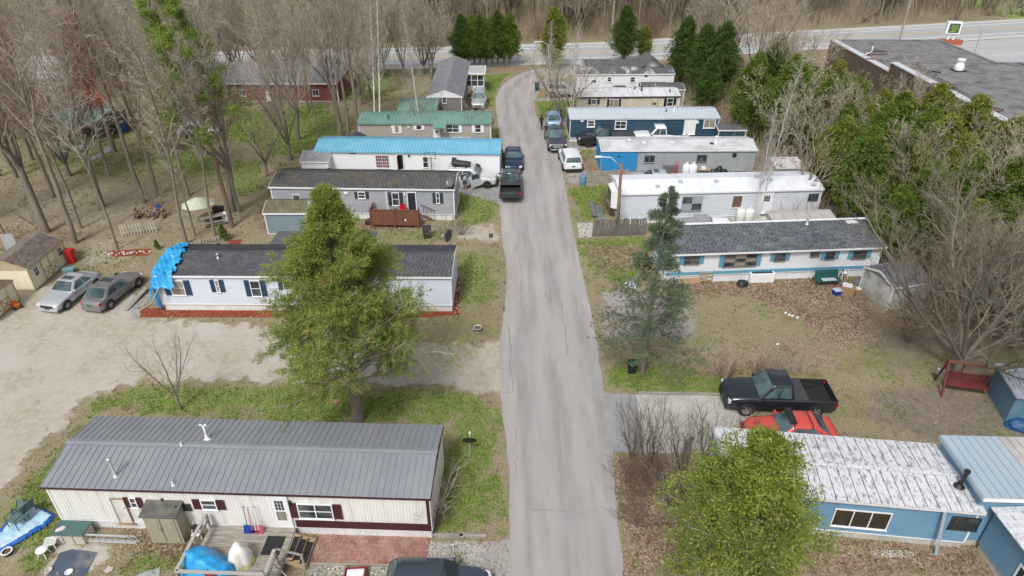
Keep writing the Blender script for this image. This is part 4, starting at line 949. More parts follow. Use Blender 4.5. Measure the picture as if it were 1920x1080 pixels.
# ---- right-hand row
old_shingle = M('old_slate_shingle', (.085, .092, .108), .92, .3, 2.2, .35, island=.35, col2=(.15, .155, .17), thr=(.5, .7)); lt_blue = M('light_blue_paint', (.12, .33, .46), .55, .08, 3, .05); hw_white = M('white_metal_siding', (.76, .78, .81), .5, .04, 1, .02, col2=(.66, .68, .70))
h = 2.5; a = G(1252, 477.5, h); b = G(1663, 463, h)
H7 = Home('mobile_home', 'white mobile home with weathered slate shingle roof, light blue shutters and blue stripe', 'mobile home', (a.x, a.y), math.atan2(b.y-a.y, b.x-a.x), (b-a).length, 3.75, h, .62, .62, .86, .3, wall=hw_white, wstyle='flat', pitch=1.22, roof='shingle', roofm=old_shingle, skirtm=white_vinyl)
dkf = M('bronze_frame', (.16, .15, .14), .5, .1, 4, 0)
H7.window(1283, 480, 1310, 494, 2, 2, fr=dkf, sh=lt_blue, shw=.3); H7.window(1359, 476.5, 1416, 497.5, 3, 3, fr=dkf, gl=[glass, glass_curtain], sh=lt_blue, shw=.3); H7.window(1453.5, 474.5, 1471, 488, 1, 3, fr=dkf, sh=lt_blue, shw=.28); H7.window(1520, 471.5, 1535.5, 480, 1, 1, fr=dkf); H7.window(1548.5, 472, 1563, 485, 1, 2, fr=dkf, sh=lt_blue, shw=.28); H7.window(1600, 470, 1622, 483.5, 1, 2, fr=dkf, sh=lt_blue, shw=.3)
H7.place(MB().box(0, -.022, .66, H7.L-2*H7.xo, -.001, .90), 'blue_stripe', lt_blue, 'front'); H7.place(MB().box(0, -.022, .66, H7.W-2*H7.oh, -.001, .90), 'blue_stripe', lt_blue, 'left')
H7.place(MB().box(.6, -.03, 1.2, 2.4, -.001, 2.1), 'end_panel', lt_blue, 'left')
MB().box(-.05, .86*3.75-.10, h+.60, H7.L+.05, .86*3.75+.12, h+.67).build('ridge_flashing', white_trim, H7.root); MB().box(H7.L-1.6, .86*3.75-.55, h+.54, H7.L-.8, .86*3.75-.12, h+.6).build('loose_flashing', white_trim, H7.root, rot=(0, 0, 0))
H7.vent(1513, 420, .07, .45, galv)
wsid = M('white_lap_siding_worn', (.58, .61, .66), .55, .08, 1, .03, col2=(.38, .40, .43), stretch=(1, 1, 1.5), thr=(.52, .7)); memb = M('white_roof_coating', (.74, .76, .81), .6, .06, 1.2, .08, col2=(.60, .62, .66), stretch=(2, .5, 1), thr=(.45, .7))
h = 2.75; O, A, LL = by_eaves((1163, 363.5), (1546, 354), h)
H8 = Home('mobile_home', 'worn white mobile home with bay window on its end and white coated roof', 'mobile home', O, A, LL, 3.9, h, .5, .38, .5, .12, wall=wsid, pitch=.14, roof='membrane', roofm=memb)
H8.window(1280, 368, 1314, 394, 2, 2, fr=M('grey_frame', (.3, .3, .31), .5, .1, 3, 0), gl=[M('hazy_glass', (.35, .37, .40), .3, .15, 2, 0), glass]); H8.window(1374, 366, 1389, 389, 1, 1, gl=M('board_brown', (.16, .10, .08), .5, .3, 3, 0), fr=white_dirty); H8.door(1429, 361, 1443, 398, lites=(3, 3)); H8.window(1517, 363, 1532, 374.5, 1, 1, fr=dark_metal)
for q in ((1233, 351), (1276, 342), (1343, 341), (1418, 332), (1443, 338), (1524, 348)): H8.boxvent(*q, .3, .15, galv)
bay = MB(); bay.hexa([(0, -1.1, 1.0), (0, 1.1, 1.0), (-.55, .75, 1.0), (-.55, -.75, 1.0), (0, -1.1, 2.5), (0, 1.1, 2.5), (-.55, .75, 2.5), (-.55, -.75, 2.5)]); bw = bay.build('bay_window', white_trim, H8.root, (H8.xo, 1.95, 0))
for y0, y1 in ((-.68, -.04), (.04, .68)):
    MB().box(-.575, y0, 1.25, -.556, y1, 1.75).build('pane', glass, bw); MB().box(-.575, y0, 1.8, -.556, y1, 2.35).build('pane', glass, bw)
h = 2.4; O, A, LL = by_eaves((1127, 282), (1421, 281), h)
gpaint = M('patchy_grey_paint', (.31, .335, .36), .7, .08, .8, .04, col2=(.37, .39, .41)); bpaint = M('bright_blue_paint', (.025, .24, .50), .6, .1, 2, .05, col2=(.20, .30, .38), thr=(.62, .68))
oldroof = M('peeling_white_roof', (.55, .56, .58), .8, .12, 1.0, .3, col2=(.40, .41, .43), thr=(.45, .6))
H9 = Home('mobile_home', 'grey mobile home half repainted bright blue at its near end, with peeling pale roof', 'mobile home', O, A, LL, 3.8, h, .3, .4, .5, .12, wall=gpaint, wstyle='flat', pitch=1.2, roof='membrane', roofm=oldroof, skirtm=M('weathered_skirt', (.5, .5, .5), .8, .2, 2, .1), trim=M('grey_trim', (.38, .39, .4), .6, .15, 3, .05), fascia=white_dirty)
bl = MB()
r = random.Random(5); x = 0; top = 2.3
for i in range(14):
    zt = 2.34; zb = .34 if i < 9 else 2.05+r.random()*.15
    bl.box(i*.38, -.014, zb, i*.38+.38, -.001, zt)
H9.place(bl, 'blue_painted_area', bpaint, 'front'); H9.place(MB().box(0, -.014, .34, H9.W-2*H9.oh, -.001, 2.34), 'blue_painted_area', bpaint, 'left')
H9.window(1208, 290, 1227, 304.5, 2, 1, fr=M('grey_frame', (.3, .3, .31), .5, .1, 3, 0)); H9.window(1307, 290, 1324, 303, 2, 1, fr=dkf); H9.panel(1374, 287, 1380, 294, 'wall_vent', black_plastic); H9.panel(1158, 292, 1163, 294, 'wall_vent', black_plastic); H9.door(1384, 289, 1398, 318, m=gpaint, fr=gpaint)
H9.vent(1342, 268, .08, .6, white_trim); H9.boxvent(1358, 260, .4, .15, galv); H9.boxvent(1335, 269, .3, .06, black_plastic)
for q in ((1208, 267), (1180, 262), (1260, 266)): H9.boxvent(*q, .25, .05, white_trim)
p = H9.M @ Vector((H9.uv(1365, 310)[0], -.3, 0))
dnavy = M('dark_blue_siding', (.022, .066, .105), .5, .1, 1.5, .03); lrf = M('pale_blue_metal_roof', (.48, .53, .58), .45, .06, 1, .03)
h = 2.55; O, A, LL = by_eaves((1068, 222.5), (1351, 221), h)
H10 = Home('mobile_home', 'dark blue mobile home with pale ribbed metal roof and white skirting', 'mobile home', O, A, LL, 4.0, h, .45, .36, .55, .12, wall=dnavy, pitch=.2, roof='ribbed', roofm=lrf, rp=.42, fascia=lrf, skirtm=white_vinyl)
H10.panel(1088.5, 223, 1094.5, 228, 'wall_vent', white_trim); H10.window(1101, 225, 1115, 238, 1, 2, fw=.1); H10.window(1153, 226, 1174, 242, 2, 2, fw=.1); H10.door(1284, 222, 1302, 251); H10.window(1320, 223.5, 1340, 240, 2, 1, gl=glass_curtain, fw=.08); H10.panel(1305, 225.5, 1309, 231, 'wall_lamp', white_trim, .1)
for i in range(3): MB().box(0, -.3*i-.3, 0, 1.4, -.3*i-.01, .45-.14*i).build('door_step', wood_grey, H10.root, (H10.uv(1284, 240)[0]+.1, .1, 0))
H10.vent(1264, 208, .05, .5, white_trim); H10.vent(1249, 209, .05, .15, dark_metal)
cream2 = M('cream_siding', (.62, .58, .46), .6, .06, 1.5, .03, col2=(.52, .48, .38)); wsr = M('streaky_white_roof', (.62, .63, .65), .7, .08, 1.4, .08, col2=(.44, .45, .46), stretch=(3, .4, 1)); blk = M('black_shutter', (.02, .022, .025), .5, .1, 4, .05)
h = 2.6; O, A, LL = by_eaves((1082, 182), (1277, 180), h)
H11 = Home('mobile_home', 'cream mobile home with black shutters and streaky white roof', 'mobile home', O, A, LL, 3.9, h, .4, .4, .5, .12, wall=cream2, wstyle='flat', pitch=1.2, roof='membrane', roofm=wsr, fascia=blk)
H11.window(1108, 186, 1119, 195, 1, 2, sh=blk, shw=.28); H11.window(1143, 186, 1159, 201, 2, 1, sh=blk, shw=.25, gl=glass_curtain); H11.door(1222, 183, 1232, 201, m=cream2, fr=wood_tan, half=True); H11.window(1251, 184, 1261, 199, 1, 2, sh=blk, shw=.32)
H11.vent(1203, 169, .08, .35, dark_metal); H11.vent(1190, 167, .05, .2, dark_metal); H11.vent(1256, 172, .05, .2, dark_metal)
h = 2.75; O, A, LL = by_eaves((1081, 139.5), (1266, 138), h)
H12 = Home('mobile_home', 'white mobile home with blotched dark roof, farthest in the right row', 'mobile home', O, A, LL, 4.2, h, .5, .38, .5, .12, wall=white_vinyl, roof='membrane', roofm=M('blotched_dark_roof', (.10, .10, .105), .9, .15, 1.2, .2, col2=(.42, .41, .41), stretch=(2, .7, 1), thr=(.52, .62)))
H12.window(1110, 150, 1117, 153, 1, 1, fr=dark_metal); H12.window(1139, 144, 1146, 153, 1, 2); H12.window(1182, 144, 1190, 154, 1, 2); H12.panel(1209, 141, 1214, 144, 'wall_vent', black_plastic)
h = 3.0; O, A, LL = by_eaves((1098, 127), (1195, 126), h)
H13 = Home('house', 'low house with dark roof and small white peaked gable beyond the white mobile home', 'house', O, A, LL+3.2, 4.5, h, .4, .3, .5, wall=white_vinyl, roof='membrane', roofm=tar)
g = MB(); g.face([(0, -1.6, 2.9), (0, 1.6, 2.9), (0, 0, 4.1)]); g.build('gable', white_vinyl, H13.root, (LL+1.8, -.05, 0), (0, 0, -PI/2))
g = MB(); 
for sg in (-1, 1): g.hexa([(-.3, 0, 4.1), (4, 0, 4.1), (4, sg*1.9, 2.75), (-.3, sg*1.9, 2.75), (-.3, 0, 4.2), (4, 0, 4.2), (4, sg*1.9, 2.85), (-.3, sg*1.9, 2.85)])
g.build('gable_roof', tar, H13.root, (LL+1.8, -.3, 0), (0, 0, PI/2))
# ---- front right blue home with ribbed snow white roof, its addition and wing
bsid = M('cornflower_siding', (.125, .25, .38), .5, .05, 1.2, .02, col2=(.15, .28, .40)); wroof = M('peeling_white_metal_roof', (.62, .63, .665), .55, .06, 10, .05, col2=(.26, .255, .25), stretch=(1.6, .7, 1), thr=(.50, .62))
h = 2.5; a = G(1385, 921, h); b = G(1849, 962, h); A = math.atan2(b.y-a.y, b.x-a.x)
pw = M('concrete_skirt', (.52, .51, .47), .85, .12, 2, .15, col2=(.40, .39, .33))
d = Vector((math.cos(A), math.sin(A), 0)); LL = 10.4; a = b-d*LL
H14 = Home('mobile_home', 'cornflower blue home with peeling white ribbed metal roof at the lower right', 'mobile home', (a.x, a.y), A, LL, 3.85, h, .42, .13, .5, .22, wall=bsid, pitch=.16, roof='panel', roofm=wroof, rp=.46, fascia=M('dirty_white_gutter', (.66, .66, .66), .5, .15, 3, .1), skirtm=pw)
H14.window(1566, 951, 1660, 992, 3, 1, gl=M('brown_tinted_glass', (.045, .035, .025), .1, .4, 1.5, 0)); H14.window(1786, 966, 1829, 993, 2, 1, fr=dark_metal)
p0 = H14.M @ Vector((H14.L-1.0, -.05, 2.45)); q = H14.Mi @ G(1755, 1040, .05)
MB().bar((q.x, q.y, .05), (H14.L-1.55, -.02, 2.42), .12, .09).build('downspout', M('pale_blue_metal', (.42, .50, .56), .4, .05, 3, 0), H14.root)
fl = H14.roofpt(1798, 912); MB().lathe([(.26, -.03), (.24, .02), (.2, .04), (.12, .14), (.1, .2), (.1, .22)], 14, fl).build('flue_base', black_plastic, H14.root, smooth=True)
MB().tube([(fl.x, fl.y, fl.z+.1), (fl.x+.05, fl.y, fl.z+.85)], .075, 12).tube([(fl.x+.05, fl.y, fl.z+.82), (fl.x+.055, fl.y, fl.z+.95)], .12, 12).build('chimney_flue', black_plastic, H14.root)
pbr = M('powder_blue_metal_roof', (.34, .43, .50), .5, .07, .8, .04, col2=(.40, .47, .52)); tanr = M('dull_white_metal_roof', (.52, .51, .50), .5, .1, 1.5, .05, col2=(.38, .36, .35))
ad = thing('house_addition', 'taller blue addition with powder blue and dull white ribbed roof at the right edge', 'house', (19.25, 19.3, 0), R(-2))
mb = MB()
for i in range(17): z = .4+i*.16; mb.hexa([(0, -.04, z), (8, -.04, z), (8, 3.2, z), (0, 3.2, z), (0, -.003, z+.158), (8, -.003, z+.158), (8, 3.2, z+.158), (0, 3.2, z+.158)])
mb.build('wall', bsid, ad); MB().box(0.02, .02, 0, 7.9, 3.1, .39).build('foundation', pw, ad)
MB().box(-.1, -.2, 3.16, 8.2, 3.3, 3.22).build('roof_deck', white_trim, ad)
pan = MB(); pan.box(.003, -.25, 3.222, .357, 3.35, 3.235); pan.box(.003, -.25, 3.2355, .033, 3.35, 3.262)
m1 = pan.mesh('roof_panel', pbr); m2 = pan.mesh('roof_panel', tanr)
for i in range(23): share('roof_panel', m1 if i < 7 else m2, ad, (-.1+i*.36, 0, 0))
MB().box(-.14, -.24, 3.05, -.105, 3.34, 3.24).build('rake_trim', pbr, ad); MB().box(-.14, -.29, 3.05, 8.2, -.255, 3.22).build('fascia', white_trim, ad)
wg = thing('house_wing', 'blue wing with white ribbed roof and small window in the lower right corner', 'house', (20.1, 11.0, 0), R(1))
mb = MB()
for i in range(13):
    z = .45+i*.16; mb.hexa([(-.04, 0, z), (5, 0, z), (5, 8.1, z), (-.04, 8.1, z), (-.003, 0, z+.158), (5, 0, z+.158), (5, 8.1, z+.158), (-.003, 8.1, z+.158)])
mb.build('wall', bsid, wg); MB().box(.03, .03, 0, 4.9, 8.1, .44).build('foundation', pw, wg)
rf_ = MB(); rf_.hexa([(-.25, -.2, 2.52), (5.3, -.2, 2.62), (5.3, 8.15, 2.62), (-.25, 8.15, 2.52), (-.25, -.2, 2.58), (5.3, -.2, 2.68), (5.3, 8.15, 2.68), (-.25, 8.15, 2.58)]); rf_.build('roof_deck', white_trim, wg)
pan = MB()
def slb(y0, y1, t0, t1): pan.hexa([(-.28, y0, 2.582+t0), (5.3, y0, 2.682+t0), (5.3, y1, 2.682+t0), (-.28, y1, 2.582+t0), (-.28, y0, 2.582+t1), (5.3, y0, 2.682+t1), (5.3, y1, 2.682+t1), (-.28, y1, 2.582+t1)])
slb(.003, .345, 0, .012); slb(.003, .03, .0125, .035); me = pan.mesh('roof_panel', wroof)
for i in range(24): share('roof_panel', me, wg, (0, -.2+i*.348, 0))
wf = MB(); y0, y1, z0, z1 = 5.35, 6.1, .95, 1.75
wf.box(-.07, y0, z0, -.02, y1, z0+.07); wf.box(-.07, y0, z1-.07, -.02, y1, z1); wf.box(-.07, y0, z0+.07, -.02, y0+.07, z1-.07); wf.box(-.07, y1-.07, z0+.07, -.02, y1, z1-.07); wf.box(-.065, y0+.34, z0+.07, -.02, y0+.40, z1-.07)
wo_ = wf.build('window', white_trim, wg); MB().box(-.04, y0+.07, z0+.07, -.03, y0+.34, z1-.07).build('pane', glass, wo_); MB().box(-.04, y0+.4, z0+.07, -.03, y1-.07, z1-.07).build('pane', glass, wo_)

# ---- commercial building beyond the trees
cb_w = M('brown_metal_wall', (.155, .115, .085), .7, .08, 1, .05); grav = M('gravel_roof', (.20, .195, .20), .95, .3, 1.4, .6, col2=(.09, .09, .095), stretch=(1, 1, 1), thr=(.46, .66)); cap = M('pale_parapet', (.55, .57, .60), .6, .08, 2, .05)
cb = thing('commercial_building', 'long flat roofed commercial building with brown walls and gravel roof behind the trees', 'building', (42.9, 40, 0), R(-.2))
for (y0, y1, z) in ((0, 39.4, 6.0), (39.4, 56.2, 5.0)):
    MB().box(0, y0, 0, 14.8, y1-.003, z-.02).build('wall', cb_w, cb); MB().box(.3, y0+.3, z-.017, 14.5, y1-.3, z+.0).build('roof', grav, cb)
    pq = MB(); pq.box(-.05, y0, z-.019, .8, y1, z+.10); pq.build('parapet', cap, cb); pq = MB(); pq.box(14.4, y0, z-.019, 14.85, y1, z+.1); pq.box(.8, y1-.3, z-.019, 14.4, y1, z+.1); pq.build('parapet', grav, cb)
hv = Vector((1691, 130)); p = G(1794, 133, 6.0)-Vector((42.9, 40, 0)); MB().box(p.x-.6, p.y-.5, 6, p.x+.6, p.y+.5, 6.15).build('curb', dark_metal, cb); hq = MB(); hq.lathe([(.5, 6.15), (.5, 6.5), (.32, 6.9), (.3, 7.1), (.42, 7.12), (.4, 7.3), (.001, 7.35)], 10, (p.x, p.y, 0)); hq.build('roof_fan', white_trim, cb)
rp_ = M('rusty_pipe', (.22, .12, .09), .8, .3, 3, .1)
def roofpipe(pts, z, r=.09, m=None): MB().tube([G(a, b, z)-Vector((42.9, 40, 0)) for a, b in pts], r, 6).build('roof_pipe', m or rp_, cb)
roofpipe([(1620, 101), (1663, 100)], 5.2); roofpipe([(1628, 96), (1660, 96)], 5.25, .08, dark_metal); roofpipe([(1622, 109), (1655, 113)], 5.2, .07); roofpipe([(1618, 103), (1632, 97), (1634, 87)], 5.3, .08, white_dirty)
roofpipe([(1746, 156), (1790, 163)], 6.2, .1); roofpipe([(1757, 163), (1776, 158), (1785, 164)], 6.3, .06, dark_metal); roofpipe([(1832, 197), (1880, 206)], 6.2, .1, dark_metal); roofpipe([(1836, 205), (1875, 207)], 6.15, .09); roofpipe([(1746, 132), (1762, 134)], 6.15, .2, dark_metal)
for i in range(40):
    f = i/39; c0 = (1708+f*230, 117+f*140); q0 = G(c0[0], c0[1], 6.03)-Vector((42.9, 40, 0))
    if q0.y > .5: MB().box(q0.x-.35, q0.y-.3, 6.005, q0.x+.35+random.random()*.3, q0.y+.25, 6.03).build('roof_paver', tar, cb)

# ---- brick house far left
brick = M('red_brick_wall', (.20, .06, .05), .85, .2, 6, .2, col2=(.27, .10, .08)); hr = M('grey_house_shingle', (.22, .22, .23), .95, .15, 2, .2, island=.2)
HB = Home('house', 'long low red brick house with grey roof behind the bare trees at the upper left', 'house', (-38.5, 84.3), 0, 17.0, 9.2, 2.4, .1, 1.45, .5, .4, wall=brick, pitch=.2, roof='shingle', roofm=hr, fascia=white_trim)
for q in (402, 448, 520, 585): HB.window(q, 168, q+14, 180, 2, 1)
HB.door(497, 168, 509, 188)
MB().box(7.6, 4.0, 2.4, 8.4, 4.9, 4.8).build('chimney', brick, HB.root)
# ------------------------------------------------------------------ vehicles
def paint(name, col, rough=.28, metallic=.3): return M(name, col, rough, .03, 2, 0, metallic=metallic, coat=.6)
lamp_clear = M('headlamp_glass', (.62, .64, .66), .15, .15, 9, 0); lamp_red = M('tail_lamp_glass', (.35, .015, .012), .2, .15, 9, 0); plate_green = M('green_licence_plate', (.03, .15, .07), .5, .1, 3, 0)
alloy = M('alloy_wheel', (.45, .46, .47), .35, .1, 9, 0, metallic=.6); blackrim = M('black_wheel', (.03, .03, .032), .4, .1, 9, 0)
def wheel_meshes(r, w, rim):
    t = MB(); t.lathe([(r*.62, -w/2), (r*.94, -w/2), (r, -w*.36), (r, w*.36), (r*.94, w/2), (r*.62, w/2), (r*.60, w*.30), (r*.6, -w*.3), (r*.62, -w/2)], 24)
    m = MB(); m.lathe([(r*.62, w*.44), (r*.57, w*.46), (r*.55, w*.2), (r*.1, w*.16)], 24)
    for k in range(5):
        a = 2*PI*k/5; m.bar((.0, 0, w*.36), (r*.58*math.cos(a), r*.58*math.sin(a), w*.42), r*.17, .03)
    m.lathe([(r*.16, w*.3), (r*.16, w*.44), (.001, w*.46)], 10)
    return t.mesh('tyre', black_rubber, True), m.mesh('rim', rim)
WM = {}
def car(name, label, cat, x, y, heading, L, W, H, kind, col, rim=None, wr=.33, group=None, opts=()):
    """heading: direction the nose points, degrees from +X. local frame: nose at +x"""
    rim = rim or alloy; t = thing(name, label, cat, (x, y, .012), R(heading), group)
    hl, hw = L/2, W/2
    # lower body: stations (x, half width, sill z, belt z)
    gc = .20 if kind in ('sedan', 'coupe', 'hatch') else (.27 if kind in ('suv',) else .38)
    if kind in ('sedan', 'coupe'): belt = [(-1, .60, .80*W/2/hw, .62), (-.97, .90, 0, .86), (-.80, .97, 0, .93), (-.5, 1, 0, .92), (0, 1, 0, .88), (.35, 1, 0, .86), (.72, .97, 0, .80), (.93, .88, 0, .70), (1, .66, 0, .60)]
    elif kind == 'hatch': belt = [(-1, .62, 0, .70), (-.97, .90, 0, .92), (-.8, .97, 0, .96), (-.3, 1, 0, .94), (.35, 1, 0, .92), (.72, .97, 0, .84), (.93, .88, 0, .70), (1, .62, 0, .55)]
    elif kind == 'suv': belt = [(-1, .68, 0, .85), (-.98, .92, 0, 1.02), (-.8, .98, 0, 1.06), (-.3, 1, 0, 1.05), (.35, 1, 0, 1.04), (.6, .99, 0, 1.01), (.85, .93, 0, .92), (.96, .84, 0, .80), (1, .64, 0, .66)]
    else: belt = [(-1, .95, 0, 1.06), (-.985, .98, 0, 1.08), (-.5, 1, 0, 1.08), (0, 1, 0, 1.10), (.35, 1, 0, 1.14), (.6, .99, 0, 1.16), (.88, .95, 0, 1.10), (.965, .90, 0, 1.0), (1, .78, 0, .82)]
    sc = H/{'sedan': 1.45, 'coupe': 1.42, 'hatch': 1.55, 'suv': 1.75, 'pickup': 1.92, 'van': 1.9}[kind]
    body = bmesh.new(); rings = []
    for fx, fw_, _, bz in belt:
        X = fx*hl; w_ = hw*fw_; bz *= sc; z0 = gc*(1.5 if abs(fx) > .99 else 1)
        prof = [(0, z0), (w_*.86, z0), (w_*.98, z0+.10), (w_, z0+.30*(bz-z0)+.05), (w_*1.0, bz-.22), (w_*.965, bz-.06), (w_*.88, bz), (w_*.45, bz+.035), (0, bz+.045)]
        if kind == 'pickup' and fx < -.05: prof = [(0, z0), (w_*.86, z0), (w_*.98, z0+.10), (w_, z0+.3*(bz-z0)), (w_, bz-.15), (w_*.99, bz-.03), (w_*.96, bz), (w_*.93, bz), (0, bz-.001)]
        full = [(a, b) for a, b in prof]+[(-a, b) for a, b in prof[-2:0:-1]]
        rings.append([body.verts.new((X, a, b)) for a, b in full])
    n = len(rings[0])
    bedskip = []
    for i in range(len(rings)-1):
        for k in range(n):
            if kind == 'pickup' and belt[i+1][0] <= -.05+1e-6 or (kind == 'pickup' and belt[i][0] < -.05):
                if k in (7, 8): continue   # the bed is open on top
            body.faces.new((rings[i][k], rings[i][(k+1) % n], rings[i+1][(k+1) % n], rings[i+1][k]))
    body.faces.new(rings[0][::-1]); body.faces.new(rings[-1])
    bmesh.ops.recalc_face_normals(body, faces=body.faces)
    me = bpy.data.meshes.new('body'); body.to_mesh(me); body.free(); me.materials.append(col)
    for p in me.polygons: p.use_smooth = True
    b = link('body', me, t)
    if kind != 'pickup':
        s_ = b.modifiers.new('sub', 'SUBSURF'); s_.levels = s_.render_levels = 2
    else:
        bv = b.modifiers.new('bv', 'BEVEL'); bv.width = .03; bv.segments = 2
    # cabin
    if kind == 'sedan': gx = (-.80, .34, -.46, .06)
    elif kind == 'coupe': gx = (-.86, .34, -.42, .05)
    elif kind == 'hatch': gx = (-.96, .38, -.74, .10)
    elif kind == 'suv': gx = (-.965, .40, -.86, .12)
    elif kind == 'van': gx = (-.97, .7, -.93, .45)
    else: gx = (-.14, .42, -.09, .18) if 'crew' not in opts else (-.18, .44, -.13, .20)
    if kind == 'pickup' and 'crew' in opts: gx = (-.20, .44, -.15, .20)
    bx0, bx1, tx0, tx1 = [g*hl for g in gx]
    bz = {'sedan': .88, 'coupe': .86, 'hatch': .93, 'suv': 1.04, 'pickup': 1.10, 'van': 1.0}[kind]*sc
    wb, wt = hw*.93, hw*(.70 if kind in ('sedan', 'coupe') else .76)
    def hullpt(side, s_, v):   # s_ along 0 rear..1 front, v up 0..1
        X = (bx0+(bx1-bx0)*s_)*(1-v)+(tx0+(tx1-tx0)*s_)*v
        y_ = (wb*(1-v)+wt*v); z_ = bz*(1-v)+(H-.05)*v
        return Vector((X, side*y_, z_))
    bm = MB(); ns = 8; nv = 5
    rows = []
    for v in [0, .35, .7, .95, 1.0]:
        ring = []
        for i in range(ns+1):
            s_ = i/ns; p = hullpt(1, s_, v); 
            if v == 1.0: p.y -= .05; p.z += .02
            ring.append(p)
        for i in range(ns, -1, -1):
            p = hullpt(-1, i/ns, v)
            if v == 1.0: p.y += .05; p.z += .02
            ring.append(p)
        rows.append(ring)
    cb_ = bmesh.new(); vr = [[cb_.verts.new(p) for p in r_] for r_ in rows]; m = len(vr[0])
    for j in range(len(vr)-1):
        for k in range(m): cb_.faces.new((vr[j][k], vr[j][(k+1) % m], vr[j+1][(k+1) % m], vr[j+1][k]))
    for i in range(ns):   # roof with a crown
        a, b2 = vr[-1][i], vr[-1][i+1]; d_, c_ = vr[-1][m-1-i], vr[-1][m-2-i]
        if i == 0: mid0 = cb_.verts.new((a.co+d_.co)/2+Vector((0, 0, .035)))
        mid1 = cb_.verts.new((b2.co+c_.co)/2+Vector((0, 0, .045 if i < ns-1 else .035)))
        cb_.faces.new((a, b2, mid1, mid0)); cb_.faces.new((mid0, mid1, c_, d_)); mid0 = mid1
    bmesh.ops.recalc_face_normals(cb_, faces=cb_.faces)
    me = bpy.data.meshes.new('cabin'); cb_.to_mesh(me); cb_.free(); me.materials.append(col)
    for p in me.polygons: p.use_smooth = True
    link('cabin', me, t)
    def pane(name, quad, off, mt=None, sub=None):
        q = [Vector(p) for p in quad]; nrm = (q[1]-q[0]).cross(q[3]-q[0]).normalized()
        if nrm.dot((q[0]+q[2])/2-Vector(((bx0+bx1)/2, 0, (bz+H)/2))) < 0: nrm = -nrm
        g = MB(); g.hexa([p-nrm*.02 for p in q]+[p+nrm*off for p in q]); g.build(name, mt or car_glass, t)
    lo, hi = .10, .86
    def ends(s_, v, ym): p = hullpt(1, s_, v); q = hullpt(-1, s_, v); c = (p+q)/2; return c+(p-c)*ym, c+(q-c)*ym
    a, d_ = ends(1, lo, .93); b2, c_ = ends(1, .93, .90); pane('windshield', (a, b2, c_, d_), .012)
    a, d_ = ends(0, lo+.05, .88); b2, c_ = ends(0, .9, .86); pane('rear_window', (a, b2, c_, d_), .012)
    splits = {'sedan': ((.17, .50), (.53, .86)), 'coupe': ((.22, .48), (.51, .88)), 'hatch': ((.07, .24), (.27, .52), (.55, .88)), 'suv': ((.05, .26), (.29, .54), (.57, .89)), 'van': ((.05, .3), (.34, .6), (.7, .93)), 'pickup': ((.12, .86),)}[kind]
    if 'crew' in opts: splits = ((.08, .46), (.5, .88))
    for sd in (1, -1):
        sm_ = MB()
        for s_ in [splits[0][0]]+[q[1]+.012 for q in splits[-2:]]: xx = bx0+(bx1-bx0)*s_; sm_.box(xx-.008, sd*(hw+.001)-.006, gc+.22, xx+.008, sd*(hw+.001)+.004, bz-.16)
        sm_.box(bx0+.3, sd*(hw+.001)-.006, gc+.14, bx1-.1, sd*(hw+.001)+.004, gc+.18); sm_.build('door_seam', black_plastic, t)
        for i, (s0, s1) in enumerate(splits):
            e0 = .04 if i == 0 and kind not in ('suv', 'pickup', 'van') else 0; e1 = .05 if i == len(splits)-1 else 0
            pane('side_window', (hullpt(sd, s0, lo), hullpt(sd, s1+e1*.5, lo), hullpt(sd, s1-e1, hi), hullpt(sd, s0+e0*1.5, hi)), .010)
        # mirror and door handles
        mp_ = hullpt(sd, .93, .06); MB().box(mp_.x-.06, mp_.y+sd*.02-.0, mp_.z, mp_.x+.06, mp_.y+sd*.22, mp_.z+.13).build('mirror', col if kind != 'pickup' else black_plastic, t, bevel=.03)
        for s_ in [(a_+b_)/2-.12 for a_, b_ in splits[-2:]]: hp = hullpt(sd, s_, 0); MB().box(hp.x-.09, sd*(hw*.985)-.012, bz-.15, hp.x+.09, sd*(hw*.985)+.02, bz-.115).build('door_handle', col, t)
        for fx, nm in ((1, 'headlight'), (-1, 'tail_lamp')):
            zc = (.62 if kind in ('sedan', 'coupe', 'hatch') else (.84 if kind == 'suv' else .88))*sc+(.12 if fx < 0 and kind != 'pickup' else 0)
            if kind == 'pickup': MB().box(fx*hl*.955-.07 if fx > 0 else -hl-.012, sd*hw*.80-.12 if fx > 0 else sd*hw*.93-.07, zc-.12, fx*hl*.955+.07 if fx > 0 else -hl+.10, sd*hw*.80+.12 if fx > 0 else sd*hw*.93+.085, zc+.12).build(nm, lamp_clear if fx > 0 else lamp_red, t, bevel=.02)
            else:
                g = MB(); cx = fx*hl*.93; cy = sd*hw*.72
                g.hexa([(cx-.16, cy-.14, zc-.08), (cx+.14, cy-.14, zc-.08), (cx+.10, cy+.13, zc-.08), (cx-.16, cy+.18, zc-.08), (cx-.2, cy-.12, zc+.07), (cx+.08, cy-.12, zc+.06), (cx+.04, cy+.1, zc+.06), (cx-.18, cy+.16, zc+.07)]) if fx > 0 else g.hexa([(cx-.13, cy-.16, zc-.08), (cx+.16, cy-.16, zc-.08), (cx+.16, cy+.18, zc-.08), (cx-.08, cy+.13, zc-.08), (cx-.09, cy-.14, zc+.08), (cx+.18, cy-.14, zc+.08), (cx+.18, cy+.16, zc+.08), (cx-.04, cy+.1, zc+.08)])
                g.build(nm, lamp_clear if fx > 0 else lamp_red, t, bevel=.02)
    zb = gc+.12
    MB().box(hl*.955, -hw*.5, zb+.12, hl+.004, hw*.5, zb+(.30 if kind != 'pickup' else .52)).build('grille', black_plastic if 'chrome' not in opts else steel, t, bevel=.02)
